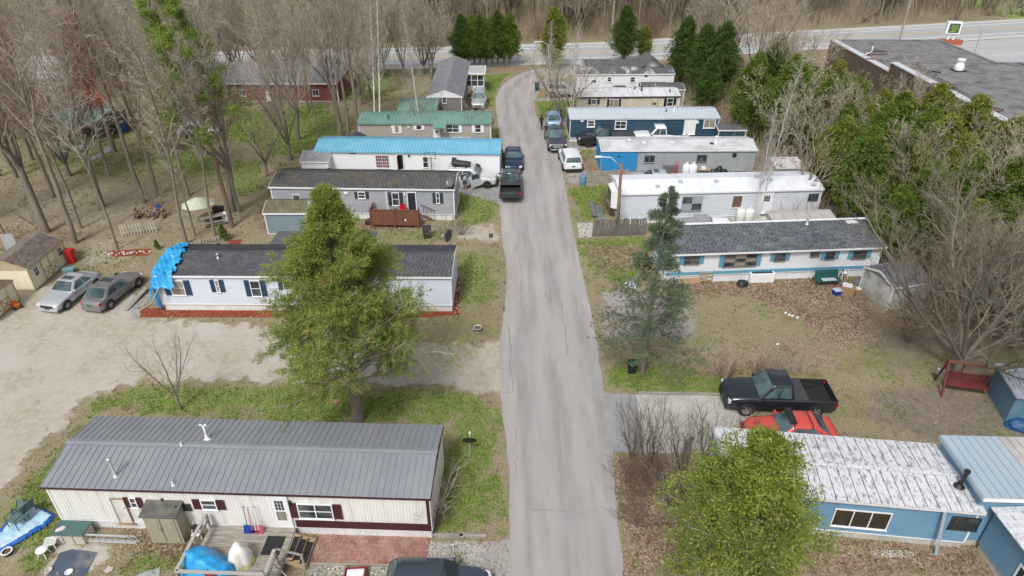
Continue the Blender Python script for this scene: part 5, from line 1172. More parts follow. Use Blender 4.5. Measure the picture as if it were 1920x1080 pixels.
    MB().box(-hl-.008, -.16, zb+.25, -hl+.05, .16, zb+.39).build('licence_plate', plate_green, t); MB().box(hl-.02, -.16, zb+.02, hl+.02, .16, zb+.12).build('licence_plate', plate_green, t)
    bc = steel if 'chromebumper' in opts else (black_plastic if kind in ('suv', 'pickup') else col)
    MB().box(-hl-.05 if kind == 'pickup' else -hl-.0, -hw*.8, gc+.02, -hl+.12, hw*.8, gc+.22).build('bumper', bc, t, bevel=.03); MB().box(hl-.14, -hw*.8, gc-.0, hl+.02, hw*.8, gc+.15).build('bumper', bc, t, bevel=.03)
    key = (wr, rim.name)
    if key not in WM: WM[key] = wheel_meshes(wr, .22, rim)
    ty, rm = WM[key]; wx = (.64 if kind != 'pickup' else .63)*hl
    for fx in (1, -1):
        for sd in (1, -1):
            ar = MB(); n_ = 20; xx = fx*wx; ro = wr*1.14
            ar.face([(xx+ro*math.cos(PI*k/n_), sd*(hw+.004), max(gc+.0, wr+ro*math.sin(PI*k/n_))) for k in range(n_+1)]+[(xx-ro, sd*(hw+.004), gc), (xx+ro, sd*(hw+.004), gc)])
            ar.build('wheel_arch', black_rubber, t)
            we = share('wheel', ty, t, (xx, sd*(hw-.085), wr), (R(-90*sd), 0, 0)); q = share('rim', rm, we)
    if kind == 'pickup':
        x0, x1 = -hl+.06, bx0-.04; yb = hw*.90
        bd = MB(); bd.box(x0, -yb, .62, x1, yb, .66)
        nr = 10
        for i in range(nr): bd.box(x0, -yb+(2*yb)*(i+.2)/nr, .661, x1, -yb+(2*yb)*(i+.7)/nr, .68)
        if 'covered' not in opts: bd.build('bed_floor', black_rubber if 'dark' in opts else dark_metal, t)
        sw = MB()
        for sd in (1, -1): sw.box(x0, sd*yb-.02, .66, x1, sd*yb+.02, 1.075*sc); sw.box(-wx-.35, sd*(yb-.14)-.1, .66, -wx+.35, sd*(yb-.14)+.1, .85)
        sw.box(x1-.03, -yb, .66, x1, yb, 1.08*sc); sw.build('bed_lining', black_rubber, t)
        if 'tailgate_down' in opts: MB().box(-hl-.48, -hw*.88, .64, -hl-.02, hw*.88, .70).build('tailgate', dark_metal, t)
        else: MB().box(-hl+.0, -hw*.90, .60, -hl+.06, hw*.90, 1.085*sc).build('tailgate', col, t)
        if 'covered' in opts: MB().box(x0, -yb, 1.08*sc, x1, yb, 1.115*sc).build('bed_cover', M('tonneau', (.05, .052, .056), .6, .1, 3, .05), t)
        if 'halfcover' in opts: MB().box(x1-.75, -yb-.03, 1.08*sc, x1, yb+.03, 1.14*sc).build('folded_bed_cover', M('tonneau', (.05, .052, .056), .6, .1, 3, .05), t, bevel=.02)
        if 'topper' in opts:
            g = MB(); g.hexa([(x0, -yb, 1.08*sc), (x1, -yb, 1.08*sc), (x1, yb, 1.08*sc), (x0, yb, 1.08*sc), (x0+.1, -yb*.9, 1.72), (x1, -yb*.9, 1.78), (x1, yb*.9, 1.78), (x0+.1, yb*.9, 1.72)]); g.build('bed_cover', M('tonneau', (.05, .052, .056), .6, .1, 3, .05), t, bevel=.04)
    if 'sunroof' in opts: MB().box(tx0+(tx1-tx0)*.5, -.36, H-.02, tx0+(tx1-tx0)*.9, .36, H+.028).build('sunroof', car_glass, t)
    if 'rails' in opts:
        for sd in (1, -1): MB().tube([(tx0+.1, sd*wt*.86, H+.0), (tx0+.2, sd*wt*.86, H+.06), (tx1-.3, sd*wt*.86, H+.06), (tx1-.2, sd*wt*.86, H)], .018, 6).build('roof_rail', steel, t)
    return t
silver = paint('silver_paint', (.50, .52, .56)); gun = paint('gunmetal_paint', (.22, .215, .21)); blackp = paint('black_paint', (.022, .026, .035), .22, .2); orange = paint('faded_orange_red_paint', (.56, .075, .055), .38, 0); whitep = paint('white_car_paint', (.74, .76, .78), .3, 0)
bluep = paint('dark_blue_paint', (.018, .034, .08), .2, .3); slatep = paint('slate_blue_paint', (.065, .085, .11), .25, .4); ltblue = paint('light_blue_car_paint', (.30, .42, .58), .3, .3); greyp = paint('grey_truck_paint', (.075, .085, .095), .28, .4); pearl = paint('pearl_paint', (.58, .60, .60), .3, .2)
def hd(front, rear):
    a = G(*front); b = G(*rear); return (a.x+b.x)/2, (a.y+b.y)/2, math.degrees(math.atan2(a.y-b.y, a.x-b.x))
car('parked_car', 'dark slate hatchback cut off by the bottom edge, nose towards the road', 'car', -2.95, 16.85, -2, 4.3, 1.8, 1.55, 'hatch', slatep)
car('parked_car', 'silver coupe with sunroof, nose towards the dirt road, beside the cream shed', 'car', -29.95, 39.3, -101, 4.3, 1.74, 1.42, 'coupe', silver, opts=('sunroof',))
car('parked_car', 'gunmetal grey sedan with its tail to the dirt road, right of the silver coupe', 'car', -27.1, 39.4, 79, 4.5, 1.74, 1.43, 'sedan', gun, opts=('sunroof',))
suv = car('parked_suv', 'pearl white suv with open doors and black roof box beside the white home', 'suv', -3.75, 58.7, -3, 4.8, 1.88, 1.75, 'suv', pearl, rim=blackrim, wr=.36, opts=('rails',))
for (x, a, ln, y0, sg) in ((-.05, -55, 1.0, -.92, -1), (.95, -42, 1.0, -.92, -1), (.95, 48, 1.0, .92, 1)):
    d_ = MB(); d_.box(-ln, -.04, .32, 0, .04, 1.02); d_.box(-ln, -.02, 1.02, -ln+.06, .02, 1.55); d_.box(-ln, -.02, 1.5, -.3, .02, 1.56); d_.bar((-.3, 0, 1.53), (0, 0, 1.02), .05)
    o = d_.build('open_door', pearl, suv, (x, y0, 0), (0, 0, R(-a if sg < 0 else -a)), bevel=.01)
    o.rotation_euler.z = R(38) if sg < 0 else R(-40)
    g = MB(); g.face([(-ln+.06, 0, 1.02), (-.05, 0, 1.02), (-.3, 0, 1.5), (-ln+.06, 0, 1.5)]); g.build('pane', car_glass, o)
rb_ = thing('roof_box', 'black cargo box standing on the roof of the pearl white suv', 'cargo box', (-4.6, 58.75, 1.86), R(-8))
bm = bmesh.new(); bmesh.ops.create_cube(bm, size=1); 
for v in bm.verts: v.co = Vector((v.co.x*1.7, v.co.y*.85*(1-.15*(v.co.x > 0)), (v.co.z+.5)*(.42 if v.co.x < 0 else .30)))
me = bpy.data.meshes.new('shell'); bm.to_mesh(me); bm.free(); me.materials.append(dark_metal); o = link('shell', me, rb_); b_ = o.modifiers.new('b', 'BEVEL'); b_.width = .12; b_.segments = 4; [setattr(p, 'use_smooth', True) for p in me.polygons]
for x in (-.5, .5): MB().box(x-.04, -.6, -.06, x+.04, .6, -.01).build('crossbar', black_plastic, rb_)
car('parked_pickup', 'grey pickup seen from behind with its tailgate down on the road', 'pickup', -.12, 57.4, 90, 5.5, 1.95, 1.85, 'pickup', greyp, wr=.38, opts=('crew', 'halfcover', 'tailgate_down'))
car('parked_car', 'dark blue sedan facing the camera at the left edge of the road', 'car', .15, 63.7, -90, 4.75, 1.84, 1.46, 'sedan', bluep)
car('parked_pickup', 'dark grey pickup facing the camera with chrome grille at the right road edge', 'pickup', 4.55, 69.3, -87, 5.7, 1.92, 1.92, 'pickup', greyp, wr=.40, opts=('crew', 'chrome', 'chromebumper'))
car('parked_car', 'light blue sedan seen from behind, parked beyond the chrome grille pickup', 'car', 4.75, 76.2, 88, 4.6, 1.75, 1.45, 'sedan', ltblue)
car('parked_suv', 'white crossover seen from behind on the right road edge', 'suv', 5.7, 63.6, 94, 4.7, 1.88, 1.62, 'suv', whitep, rim=blackrim, wr=.35)
car('parked_pickup', 'tall black pickup with covered bed in front of the dark blue home', 'pickup', 9.85, 69.4, 181, 6.0, 2.05, 2.0, 'pickup', blackp, rim=blackrim, wr=.44, opts=('covered',))
car('parked_pickup', 'white crew cab pickup in front of the dark blue home', 'pickup', 15.6, 69.8, 181, 5.8, 2.0, 1.95, 'pickup', whitep, wr=.38, opts=('crew',))
car('parked_suv', 'older silver and brown boxy suv beside the cream home', 'suv', 6.55, 87.3, 0, 4.5, 1.85, 1.8, 'suv', M('silver_brown_paint', (.42, .40, .39), .4, .1, 2, 0, metallic=.3), wr=.37, opts=('rails',))
car('parked_suv', 'small silver suv on the grass by the end-on grey home', 'suv', -4.0, 83.2, -92, 4.5, 1.78, 1.7, 'suv', silver, opts=('rails',))
car('parked_car', 'white car between the blue roofed home and the tan home', 'car', -4.4, 66.2, 0, 4.8, 1.8, 1.75, 'hatch', whitep)
car('parked_pickup', 'black pickup with its bed half covered on the concrete driveway', 'pickup', 14.3, 28.35, 178, 5.75, 1.98, 1.95, 'pickup', blackp, wr=.41, opts=('crew', 'halfcover', 'dark'))
oc = car('parked_car', 'faded orange red sedan with black roof rack beside the black pickup', 'car', 14.15, 25.75, 178, 4.6, 1.8, 1.42, 'sedan', orange)
rk = MB()
for x in (-.75, .15): rk.tube([(x, -.72, 1.36), (x, -.66, 1.52), (x, .66, 1.52), (x, .72, 1.36)], .025, 6)
for y in (-.45, -.3, .2): rk.tube([(.15, y, 1.56), (.15-.1, y, 1.6), (.35, y, 1.56)], .03, 6)
rk.box(.0, -.6, 1.54, .3, .55, 1.58); rk.build('roof_rack', black_plastic, oc)
car('parked_car', 'white car half under a grey tarpaulin beside the worn white home', 'car', 15.9, 48.4, 175, 4.6, 1.78, 1.45, 'sedan', whitep)
car('parked_car', 'pale grey car parked between the half blue home and the worn white home', 'car', 12.9, 58.4, 180, 4.6, 1.78, 1.45, 'sedan', silver, opts=('sunroof',))
car('parked_car', 'white car on the lawn among the bare trees at the upper left', 'car', -34.0, 72.4, 3, 4.7, 1.8, 1.45, 'sedan', whitep)
car('parked_car', 'black car roof showing beyond the cream home', 'car', 13.2, 86.4, 180, 4.6, 1.8, 1.5, 'sedan', blackp)
# ------------------------------------------------------------------ people
def person(label, x, y, heading, pose, skin, top, legs, hair_c, bare_legs=False, z0=0.0, h=1.72):
    k = h/1.72
    t = thing('person', label, 'person', (x, y, z0), R(heading))
    P = {'pelvis': (0, 0, .95), 'waist': (.01, 0, 1.08), 'chest': (.02, 0, 1.30), 'neckb': (.01, 0, 1.45), 'neck': (.02, 0, 1.52), 'head': (.04, 0, 1.62), 'crown': (.03, 0, 1.70)}
    for s_, sg in (('l', 1), ('r', -1)):
        P['hip'+s_] = (0, .10*sg, .90); P['knee'+s_] = (.03, .11*sg, .50); P['ank'+s_] = (-.01, .11*sg, .09); P['toe'+s_] = (.17, .13*sg, .035)
        P['sh'+s_] = (.0, .19*sg, 1.41); P['el'+s_] = (-.02, .25*sg, 1.13); P['wr'+s_] = (.06, .27*sg, .88)
    P.update(pose)
    E = [('pelvis', 'waist'), ('waist', 'chest'), ('chest', 'neckb'), ('neckb', 'neck'), ('neck', 'head'), ('head', 'crown')]
    for s_ in 'lr': E += [('pelvis', 'hip'+s_), ('hip'+s_, 'knee'+s_), ('knee'+s_, 'ank'+s_), ('ank'+s_, 'toe'+s_), ('chest', 'sh'+s_), ('sh'+s_, 'el'+s_), ('el'+s_, 'wr'+s_)]
    Rd = {'pelvis': .145, 'waist': .13, 'chest': .15, 'neckb': .075, 'neck': .055, 'head': .098, 'crown': .07, 'hip': .095, 'knee': .062, 'ank': .042, 'toe': .04, 'sh': .065, 'el': .045, 'wr': .03}
    Rn = {n: Rd.get(n, Rd.get(n[:-1])) for n in P}
    fi = 0
    for s_ in 'lr':      # palm, five fingers
        w_ = Vector(P['wr'+s_]); e = Vector(P['el'+s_]); d = (w_-e).normalized(); sd = d.cross(Vector((1, 0, .1))).normalized(); sd = Vector((1, 0, 0))-d*d.x; sd.normalize()
        pm = w_+d*.075; P['palm'+s_] = tuple(pm); Rn['palm'+s_] = .032; E.append(('wr'+s_, 'palm'+s_))
        for j in range(4):
            b = pm+sd*(.024-.016*j)+d*.02; q = b+d*(.045, .052, .048, .036)[j]+Vector((.008, 0, 0)); n1, n2 = 'f%d%s' % (j, s_), 'g%d%s' % (j, s_)
            P[n1] = tuple(b); P[n2] = tuple(q); Rn[n1] = .009; Rn[n2] = .008; E += [('palm'+s_, n1), (n1, n2)]
        b = w_+d*.03+sd*.035; P['th'+s_] = tuple(b); P['tt'+s_] = tuple(b+d*.04+sd*.015); Rn['th'+s_] = .011; Rn['tt'+s_] = .009; E += [('wr'+s_, 'th'+s_), ('th'+s_, 'tt'+s_)]
    names = list(P); idx = {n: i for i, n in enumerate(names)}
    me = bpy.data.meshes.new('body'); me.from_pydata([tuple(Vector(P[n])*k) for n in names], [(idx[a], idx[b]) for a, b in E], [])
    o = link('body', me, t); md = o.modifiers.new('skin', 'SKIN'); md.use_smooth_shade = True
    for n in names: sv = me.skin_vertices[0].data[idx[n]]; sv.radius = (Rn[n]*k, Rn[n]*k*(1.25 if n in ('pelvis', 'waist', 'chest') else 1)); sv.use_root = (n == 'pelvis')
    sb = o.modifiers.new('sub', 'SUBSURF'); sb.levels = 1; sb.render_levels = 1
    dg = bpy.context.evaluated_depsgraph_get(); ev = o.evaluated_get(dg); m2 = bpy.data.meshes.new_from_object(ev)
    o.modifiers.clear(); o.data = m2; m2.materials.clear()
    shoe = black_rubber
    for a in (skin, top, legs, shoe): m2.materials.append(a)
    hd_ = Vector(P['head'])*k; wl_ = (Vector(P['waist']).z-.06)*k
    for p in m2.polygons:
        c = p.center; near_hand = any((c-Vector(P['palm'+s_])*k).length < .11 for s_ in 'lr')
        forearm = any((c-(Vector(P['wr'+s_])*.6+Vector(P['el'+s_])*.4)*k).length < .12 for s_ in 'lr') and bare_legs
        if c.z < .08*k or any((c-Vector(P['toe'+s_])*k).length < .12 for s_ in 'lr'): i = 3
        elif (c-hd_).length < .17*k or near_hand or forearm: i = 0
        elif c.z < wl_: i = 0 if (bare_legs and c.z < .55*k) else 2
        else: i = 1
        p.material_index = i; p.use_smooth = True
    hb = MB(); hc = hd_+Vector((-.02, 0, .03))*k; n = 14
    for j in range(8):
        th = j/7*PI*.62
        for i in range(n): a = 2*PI*i/n; hb.v.append((hc.x+.115*k*math.sin(th)*math.cos(a)*(.95 if math.cos(a) > 0 else 1.08), hc.y+.105*k*math.sin(th)*math.sin(a), hc.z+.125*k*math.cos(th)-(.05*k if math.cos(a) < -.3 and j > 5 else 0)))
    for j in range(7):
        for i in range(n):
            a = 2*PI*(i+.5)/n
            if j >= 4 and math.cos(a) > .35: continue
            hb.f.append((j*n+i, j*n+(i+1) % n, (j+1)*n+(i+1) % n, (j+1)*n+i)); hb.m.append(0)
    hb.build('hair', hair_c, t, smooth=True)
    fb = MB(); fx = hd_.x+.092*k
    for sg in (-1, 1): fb.box(fx-.01, sg*.034*k-.012, hd_.z+.005, fx+.006, sg*.034*k+.012, hd_.z+.018)
    fb.box(fx-.01, -.02, hd_.z-.055, fx+.004, .02, hd_.z-.045); fb.build('face', dark_metal, t)
    nb = MB(); nb.hexa([(fx-.01, -.014, hd_.z-.03), (fx+.022, -.010, hd_.z-.03), (fx+.022, .010, hd_.z-.03), (fx-.01, .014, hd_.z-.03), (fx-.01, -.006, hd_.z+.015), (fx, -.004, hd_.z+.015), (fx, .004, hd_.z+.015), (fx-.01, .006, hd_.z+.015)]); nb.build('nose', skin, t)
    return t
skin_m = M('skin', (.45, .27, .19), .6, .05, 6, 0); black_cloth = M('black_cloth', (.016, .016, .018), .9, .1, 8, 0); grey_cloth = M('grey_cloth', (.30, .30, .31), .9, .1, 8, 0); maroon_cloth = M('maroon_cloth', (.12, .03, .035), .9, .1, 8, 0); jean = M('jeans', (.06, .08, .13), .9, .1, 8, 0); dkhair = M('dark_hair', (.03, .02, .015), .8, .2, 8, 0)
p = G(1015, 244)
person('person in black walking on the road beside the light blue sedan', p.x, p.y, 65, {'kneel': (.16, .10, .52), 'ankl': (.24, .10, .12), 'toel': (.40, .12, .06), 'kneer': (-.04, -.10, .50), 'ankr': (-.30, -.10, .14), 'toer': (-.16, -.12, .035), 'ell': (-.12, .24, 1.14), 'wrl': (-.10, .25, .88), 'elr': (.10, -.24, 1.14), 'wrr': (.22, -.22, .92)}, skin_m, black_cloth, black_cloth, dkhair)
p = G(872, 357)
person('person in grey top leaning into the open rear door of the pearl white suv', p.x, p.y, 95, {'waist': (.06, 0, 1.08), 'chest': (.22, 0, 1.24), 'neckb': (.34, 0, 1.33), 'neck': (.38, 0, 1.38), 'head': (.46, 0, 1.45), 'crown': (.50, 0, 1.52), 'shl': (.28, .19, 1.30), 'shr': (.28, -.19, 1.30), 'ell': (.42, .22, 1.10), 'elr': (.42, -.22, 1.10), 'wrl': (.62, .16, 1.05), 'wrr': (.62, -.16, 1.05)}, skin_m, grey_cloth, jean, dkhair, bare_legs=True)
p = G(855, 334, 0)
person('person in maroon standing behind the roof box of the pearl white suv', -5.55, 60.15, -40, {'ell': (.12, .24, 1.22), 'wrl': (.32, .18, 1.30), 'elr': (.12, -.24, 1.22), 'wrr': (.32, -.18, 1.30)}, skin_m, maroon_cloth, jean, dkhair)
# ------------------------------------------------------------------ yard things
def lumpy(name, outline, zf, mat, parent=None, res=.08, wr=.03, seed=0, mats=None, mf=None):
    """sheet covering the outline polygon, height zf(x,y), with creases"""
    P = np.array([p[:2] for p in outline], float); x0, y0 = P.min(0); x1, y1 = P.max(0)
    xs = np.arange(x0, x1+res, res); ys = np.arange(y0, y1+res, res); X, Y = np.meshgrid(xs, ys)
    d = sdf(X, Y, P); r = np.random.RandomState(seed)
    cr = np.abs(np.sin(X*3.1+2*np.sin(Y*2.3+seed)))*.6+np.abs(np.sin(Y*4.7-X*2.2+1.5*np.sin(X*5.1)))*.5+.3*np.sin(X*13+Y*9)*np.sin(Y*11-X*5)
    Z = np.vectorize(zf)(X, Y)+cr*wr; Z = np.where(d < .12, Z*np.clip((d+.1)/.22, .05, 1), Z)
    n = len(xs); V = np.stack([X.ravel(), Y.ravel(), np.maximum(Z.ravel(), .012)], 1); F = []; mi = []
    ins = d > -.05
    for j in range(len(ys)-1):
        for i in range(n-1):
            if ins[j, i] and ins[j+1, i] and ins[j, i+1] and ins[j+1, i+1]:
                F.append((j*n+i, j*n+i+1, (j+1)*n+i+1, (j+1)*n+i)); mi.append(mf(X[j, i], Y[j, i], d[j, i]) if mf else 0)
    return link(name, npmesh(name, V, F, mats or mat, smooth=True, midx=mi if mf else None), parent)
tarp = M('blue_tarpaulin', (.015, .27, .62), .38, .15, 2.5, .2, col2=(.05, .40, .70)); tarp_l = M('faded_blue_tarpaulin', (.33, .55, .70), .5, .18, 2.2, .15, col2=(.55, .68, .76)); tarp_d = M('dark_blue_tarpaulin', (.01, .10, .42), .45, .1, 3, .1)
# front left yard
ol = gp2([(-60, 1060), (8, 985), (28, 957), (62, 948), (104, 966), (92, 985), (45, 1015), (-10, 1045), (-60, 1090)])
o = lumpy('tarpaulin', ol, lambda x, y: .10+.06*math.sin(x*2), tarp_l, None, .07, .05, 3, [tarp_l, tarp_d], lambda x, y, d: 1 if d < .17 else 0); tag(o, 'pale blue tarpaulin with dark blue edge spread on the grass left of the nearest home', 'tarpaulin')
ch = thing('patio_chair', 'dark green mesh patio chair standing on the blue tarpaulin', 'chair', (*G(40, 985)[:2], .1), R(160)); gmm = M('green_chair_mesh', (.10, .15, .15), .7, .1, 9, .05); gf = M('green_chair_frame', (.03, .07, .07), .5, .1, 4, 0)
for x, y in ((-.3, -.28), (.3, -.28), (-.3, .3), (.3, .3)): MB().tube([(x, y, 0), (x, y, .42 if y < 0 else .62)], .018, 6).build('leg', gf, ch)
MB().box(-.3, -.3, .40, .3, .3, .425).build('seat', gmm, ch); bk = MB(); bk.hexa([(-.3, -.30, .42), (.3, -.30, .42), (.3, -.27, .42), (-.3, -.27, .42), (-.3, -.48, .98), (.3, -.48, .98), (.3, -.45, .98), (-.3, -.45, .98)]); bk.build('backrest', gmm, ch)
for x in (-.31, .31): MB().tube([(x, -.46, .98), (x, -.3, .62), (x, .3, .62)], .018, 6).build('armrest', gf, ch)
c2 = copy_tree(ch); c2['label'] = 'second green mesh patio chair turned sideways behind the first on the blue tarpaulin'; c2.location = (*G(52, 968)[:2], .1); c2.rotation_euler.z = R(70)
p = G(104, 1020); q = G(168, 1016)
db = thing('deck_box', 'beige deck storage box with green lid at the end of the nearest home', 'storage box', (p.x, p.y+.0, 0), R(-2)); bw_ = M('beige_plastic', (.50, .45, .38), .6, .06, 3, .05); gl_ = M('green_plastic', (.06, .125, .115), .5, .08, 3, .05)
MB().box(0, 0, 0, 1.35, .72, .56).build('box', bw_, db, bevel=.03); MB().box(-.04, -.04, .565, 1.39, .76, .64).build('lid', gl_, db, bevel=.03)
for x in (.45, .9): MB().box(x, -.012, .05, x+.02, .0, .52).build('seam', dark_metal, db)
o = lumpy('towel', [(p.x-.05, p.y-.1), (p.x+.55, p.y+.15), (p.x+.6, p.y+.55), (p.x+.25, p.y+.5), (p.x-.02, p.y+.3)], lambda x, y: .66, M('pink_towel', (.62, .45, .45), .9, .15, 8, .2, col2=(.7, .66, .64)), None, .06, .05, 4); tag(o, 'crumpled pink and white towel lying on the green lid of the deck box', 'towel')
ld = thing('ladder', 'aluminium extension ladder lying on its side in front of the nearest home', 'ladder', (*G(114, 1014)[:2], 0), R(-3))
al = M('aluminium', (.55, .56, .57), .45, .1, 5, .05, metallic=.3)
Lx = (G(253, 1028)-G(113, 1014)).length
for z, dx in ((.06, .25), (.46, 0), (.10, .9), (.42, .8)): MB().box(dx, -.03 if dx < .5 else .03, z, dx+Lx-.8 if dx > .5 else dx+Lx-.3, 0 if dx < .5 else .055, z+.07).build('rail', al, ld)
for i in range(13): MB().tube([(.3+i*.29, 0, .1), (.3+i*.29, 0, .47)], .016, 6).build('rung', al, ld)
def side_table(label, px, py, rz, r=.24, h=.42, sq=False):
    t = thing('plastic_table', label, 'table', (*G(px, py)[:2], 0), rz)
    if sq: MB().box(-r, -r, h-.03, r, r, h).build('tabletop', M('pale_mesh_top', (.52, .52, .48), .7, .1, 20, .1), t); e = MB(); e.bar((-r, -r, h), (r, -r, h), .03); e.bar((-r, r, h), (r, r, h), .03); e.bar((-r, -r, h), (-r, r, h), .03); e.bar((r, -r, h), (r, r, h), .03); e.build('rim', white_trim, t)
    else: m = MB(); m.lathe([(.001, h), (r*.9, h), (r, h-.02), (r*.95, h-.04), (.001, h-.03)], 20); m.build('tabletop', white_trim, t, smooth=True)
    for a in range(4): MB().tube([(r*.6*math.cos(a*PI/2+.78), r*.6*math.sin(a*PI/2+.78), h-.03), (r*1.05*math.cos(a*PI/2+.78), r*1.05*math.sin(a*PI/2+.78), 0)], .02, 6).build('leg', white_trim, t)
side_table('round white plastic side table beside the dark pool cover', 84, 1042, 0); side_table('square pale side table behind the round white plastic one', 100, 1026, .3, .22, .4, True)
def pot(label, px, py, r=.2, h=.22, col=None, soil=True, z=0, rim=None):
    t = thing('plant_pot', label, 'plant pot', (*G(px, py)[:2], z)); col = col or black_plastic
    MB().lathe([(r*.7, 0), (r, h), (r*1.06, h), (r*1.06, h+.02), (r*.9, h+.02), (r*.88, h-.04), (.001, h-.05)], 18).build('pot', col, t, smooth=True)
    if rim: m = MB(); m.lathe([(r*.86, h+.022), (r*1.12, h+.022), (r*1.12, h+.04), (r*.86, h+.04), (r*.86, h+.022)], 18); m.build('rim', rim, t)
    if soil: MB().lathe([(r*.86, h-.03), (.001, h-.02)], 14).build('soil', M('potting_soil', (.13, .07, .045), .95, .3, 12, .3), t)
    return t
pot('dark pot with white rim filled with soil on the ground by the tarpaulin', 16, 1040, .2, .2, M('navy_glaze', (.02, .03, .08), .3, .1, 3, 0), rim=white_trim)
sheet('pool_cover', [(70, 1110), (112, 1037), (135, 1029), (182, 1037), (170, 1060), (150, 1110)], .02, M('wet_blue_black_sheet', (.075, .10, .135), .25, .25, .9, .08, col2=(.28, .26, .22), thr=(.5, .68)), None, None, 'dark blue black sheet lying flat on the sand, bottom left', 'ground sheet', jag=.02)
for (a, b, lab, m_) in ((92, 1070, 'beige', M('tan_ring', (.45, .42, .36), .8, .1, 4, 0)), (130, 1074, 'white', white_trim)):
    t = thing('lid', 'small round %s lid lying on the dark ground sheet' % lab, 'lid', (*G(a, b)[:2], .03)); MB().lathe([(.001, 0), (.10, 0), (.15, .03), (.16, .03), (.16, .045), (.12, .045), (.11, .015), (.001, .012)], 18).build('disc', m_, t, smooth=True)
sheet('stepping_slab', [(194, 1072), (205, 1062), (214, 1064), (210, 1072), (200, 1076)], .05, concrete, None, None, 'pale flat stone slab in the grass right of the dark ground sheet', 'stone', jag=.01)
sheet('folded_sheet', [(255, 1078), (300, 1064), (300, 1090), (262, 1095)], .03, M('grey_green_sheet', (.32, .37, .35), .6, .1, 3, .1), None, None, 'grey green folded sheet on the grass at the bottom edge', 'sheet')
# resin shed
sh = thing('storage_shed', 'taupe resin garden shed with dark roof against the nearest home', 'shed', (*G(286, 1018)[:2], 0), R(-2)); tp = M('taupe_resin', (.34, .32, .24), .6, .05, 2, .03); dkr = M('dark_resin', (.085, .085, .08), .6, .2, 2, .1, col2=(.17, .17, .13))
MB().box(0, 0, 0, 1.45, .80, 1.72).build('body', tp, sh, bevel=.02)
for x in (.10, .74): MB().box(x, -.035, .12, x+.60, -.001, 1.62).build('door', tp, sh, bevel=.02); MB().box(x+.1, -.05, .9, x+.5, -.036, 1.5).build('door_panel', tp, sh, bevel=.01)
MB().tube([(.70, -.05, .85), (.70, -.09, .9), (.70, -.09, 1.05), (.70, -.05, 1.1)], .012, 6).build('handle', black_plastic, sh)
rr = MB(); rr.hexa([(-.08, -.10, 1.70), (1.53, -.10, 1.70), (1.53, .9, 1.92), (-.08, .9, 1.92), (-.08, -.10, 1.78), (1.53, -.10, 1.78), (1.53, .9, 2.0), (-.08, .9, 2.0)]); rr.build('roof', dkr, sh, bevel=.02)
t = thing('upright_pole', 'black pole leaning against the right side of the taupe shed', 'pole', (*G(349, 1016)[:2], 0)); MB().tube([(0, 0, 0), (-.08, .3, 1.95)], .035, 8).build('shaft', black_plastic, t)
for i, px in enumerate((352, 356)): t = thing('wooden_stake', ('brown' if i else 'pale')+' wooden stake leaning on the home between shed and step stool', 'stake', (*G(px, 1006)[:2], 0)); MB().bar((0, 0, 0), (-.03, .35, 1.05-.1*i), .09, .03).build('board', wood_tan if i else wood_grey, t)
ss = thing('step_stool', 'small white step stool with black tread beside the deck', 'stool', (*G(374, 1003)[:2], 0), R(-5))
for x, y in ((-.2, -.18), (.2, -.18), (-.2, .18), (.2, .18)): MB().bar((x*1.15, y*1.2, 0), (x*.8, y*.5, .52 if y < 0 else .75), .03).build('leg', white_trim, ss)
MB().box(-.19, -.12, .50, .19, .14, .53).build('seat', black_plastic, ss); MB().box(-.2, -.26, .24, .2, -.1, .26).build('step', white_trim, ss)
# deck in front of the nearest home
D0 = H1.M @ Vector((H1.uv(396, 990)[0]+.1, 0, 0)); dkx1 = H1.uv(556, 990)[0]+.1; dx0 = H1.uv(400, 990)[0]+.1
dk = thing('wooden_deck', 'weathered wooden deck with rails and steps in front of the nearest home', 'deck', (*H1.root.location[:2], 0), H1.root.rotation_euler.z)
zd = .50; yd = -3.05; bw2 = .145; nb_ = int(-yd/bw2); bdm = MB().box(0, 0, 0, dkx1-dx0, bw2-.012, .035).mesh('deck_board', wood_grey)
for i in range(nb_): share('deck_board', bdm, dk, (dx0, yd+i*bw2+.13, zd-.035+random.uniform(-.003, .003)), (0, 0, random.uniform(-.001, .001)))
MB().box(dx0, yd+.1, zd-.22, dkx1, yd+.128, zd-.04).build('rim_joist', wood_grey, dk); MB().box(dkx1+.001, yd+.12, zd-.22, dkx1+.03, .1, zd-.04).build('rim_joist', wood_grey, dk); MB().box(dx0-.03, yd+.12, zd-.22, dx0-.001, .1, zd-.04).build('rim_joist', wood_grey, dk)
for x, y in ((dx0+.05, -.1), (dx0+.05, -1.6), (dx0+.05, yd+.16), (dx0+1.3, yd+.16), (dx0+2.6, yd+.16), (dkx1-.15, yd+.16), (dkx1-.15, -1.75)): MB().box(x-.045, y-.045, 0, x+.045, y+.045, zd+.92).build('post', wood_grey, dk)
def rail(a, b, w_=.14): MB().bar((a[0], a[1], zd+.93), (b[0], b[1], zd+.93), w_, .04).build('rail_cap', M('bleached_wood', (.40, .38, .35), .9, .2, 4, .3, stretch=(1, 5, 5)), dk); MB().bar((a[0], a[1], zd+.55), (b[0], b[1], zd+.55), .04, .09).build('rail', wood_grey, dk)
rail((dx0+.05, -.1), (dx0+.05, yd+.16)); rail((dx0+.05, yd+.16), (dkx1-.15, yd+.16)); rail((dkx1-.15, yd+.16), (dkx1-.15, -1.75))
for i in range(3):
    x = dkx1+.04+i*.28; z = zd-.16*(i)-.04; MB().box(x, -1.5, z-.04, x+.29, -.25, z).build('step', wood_tan, dk); MB().box(x+.03, -1.4, z+.002, x+.27, -.35, z+.012).build('tread_mat', black_rubber, dk)
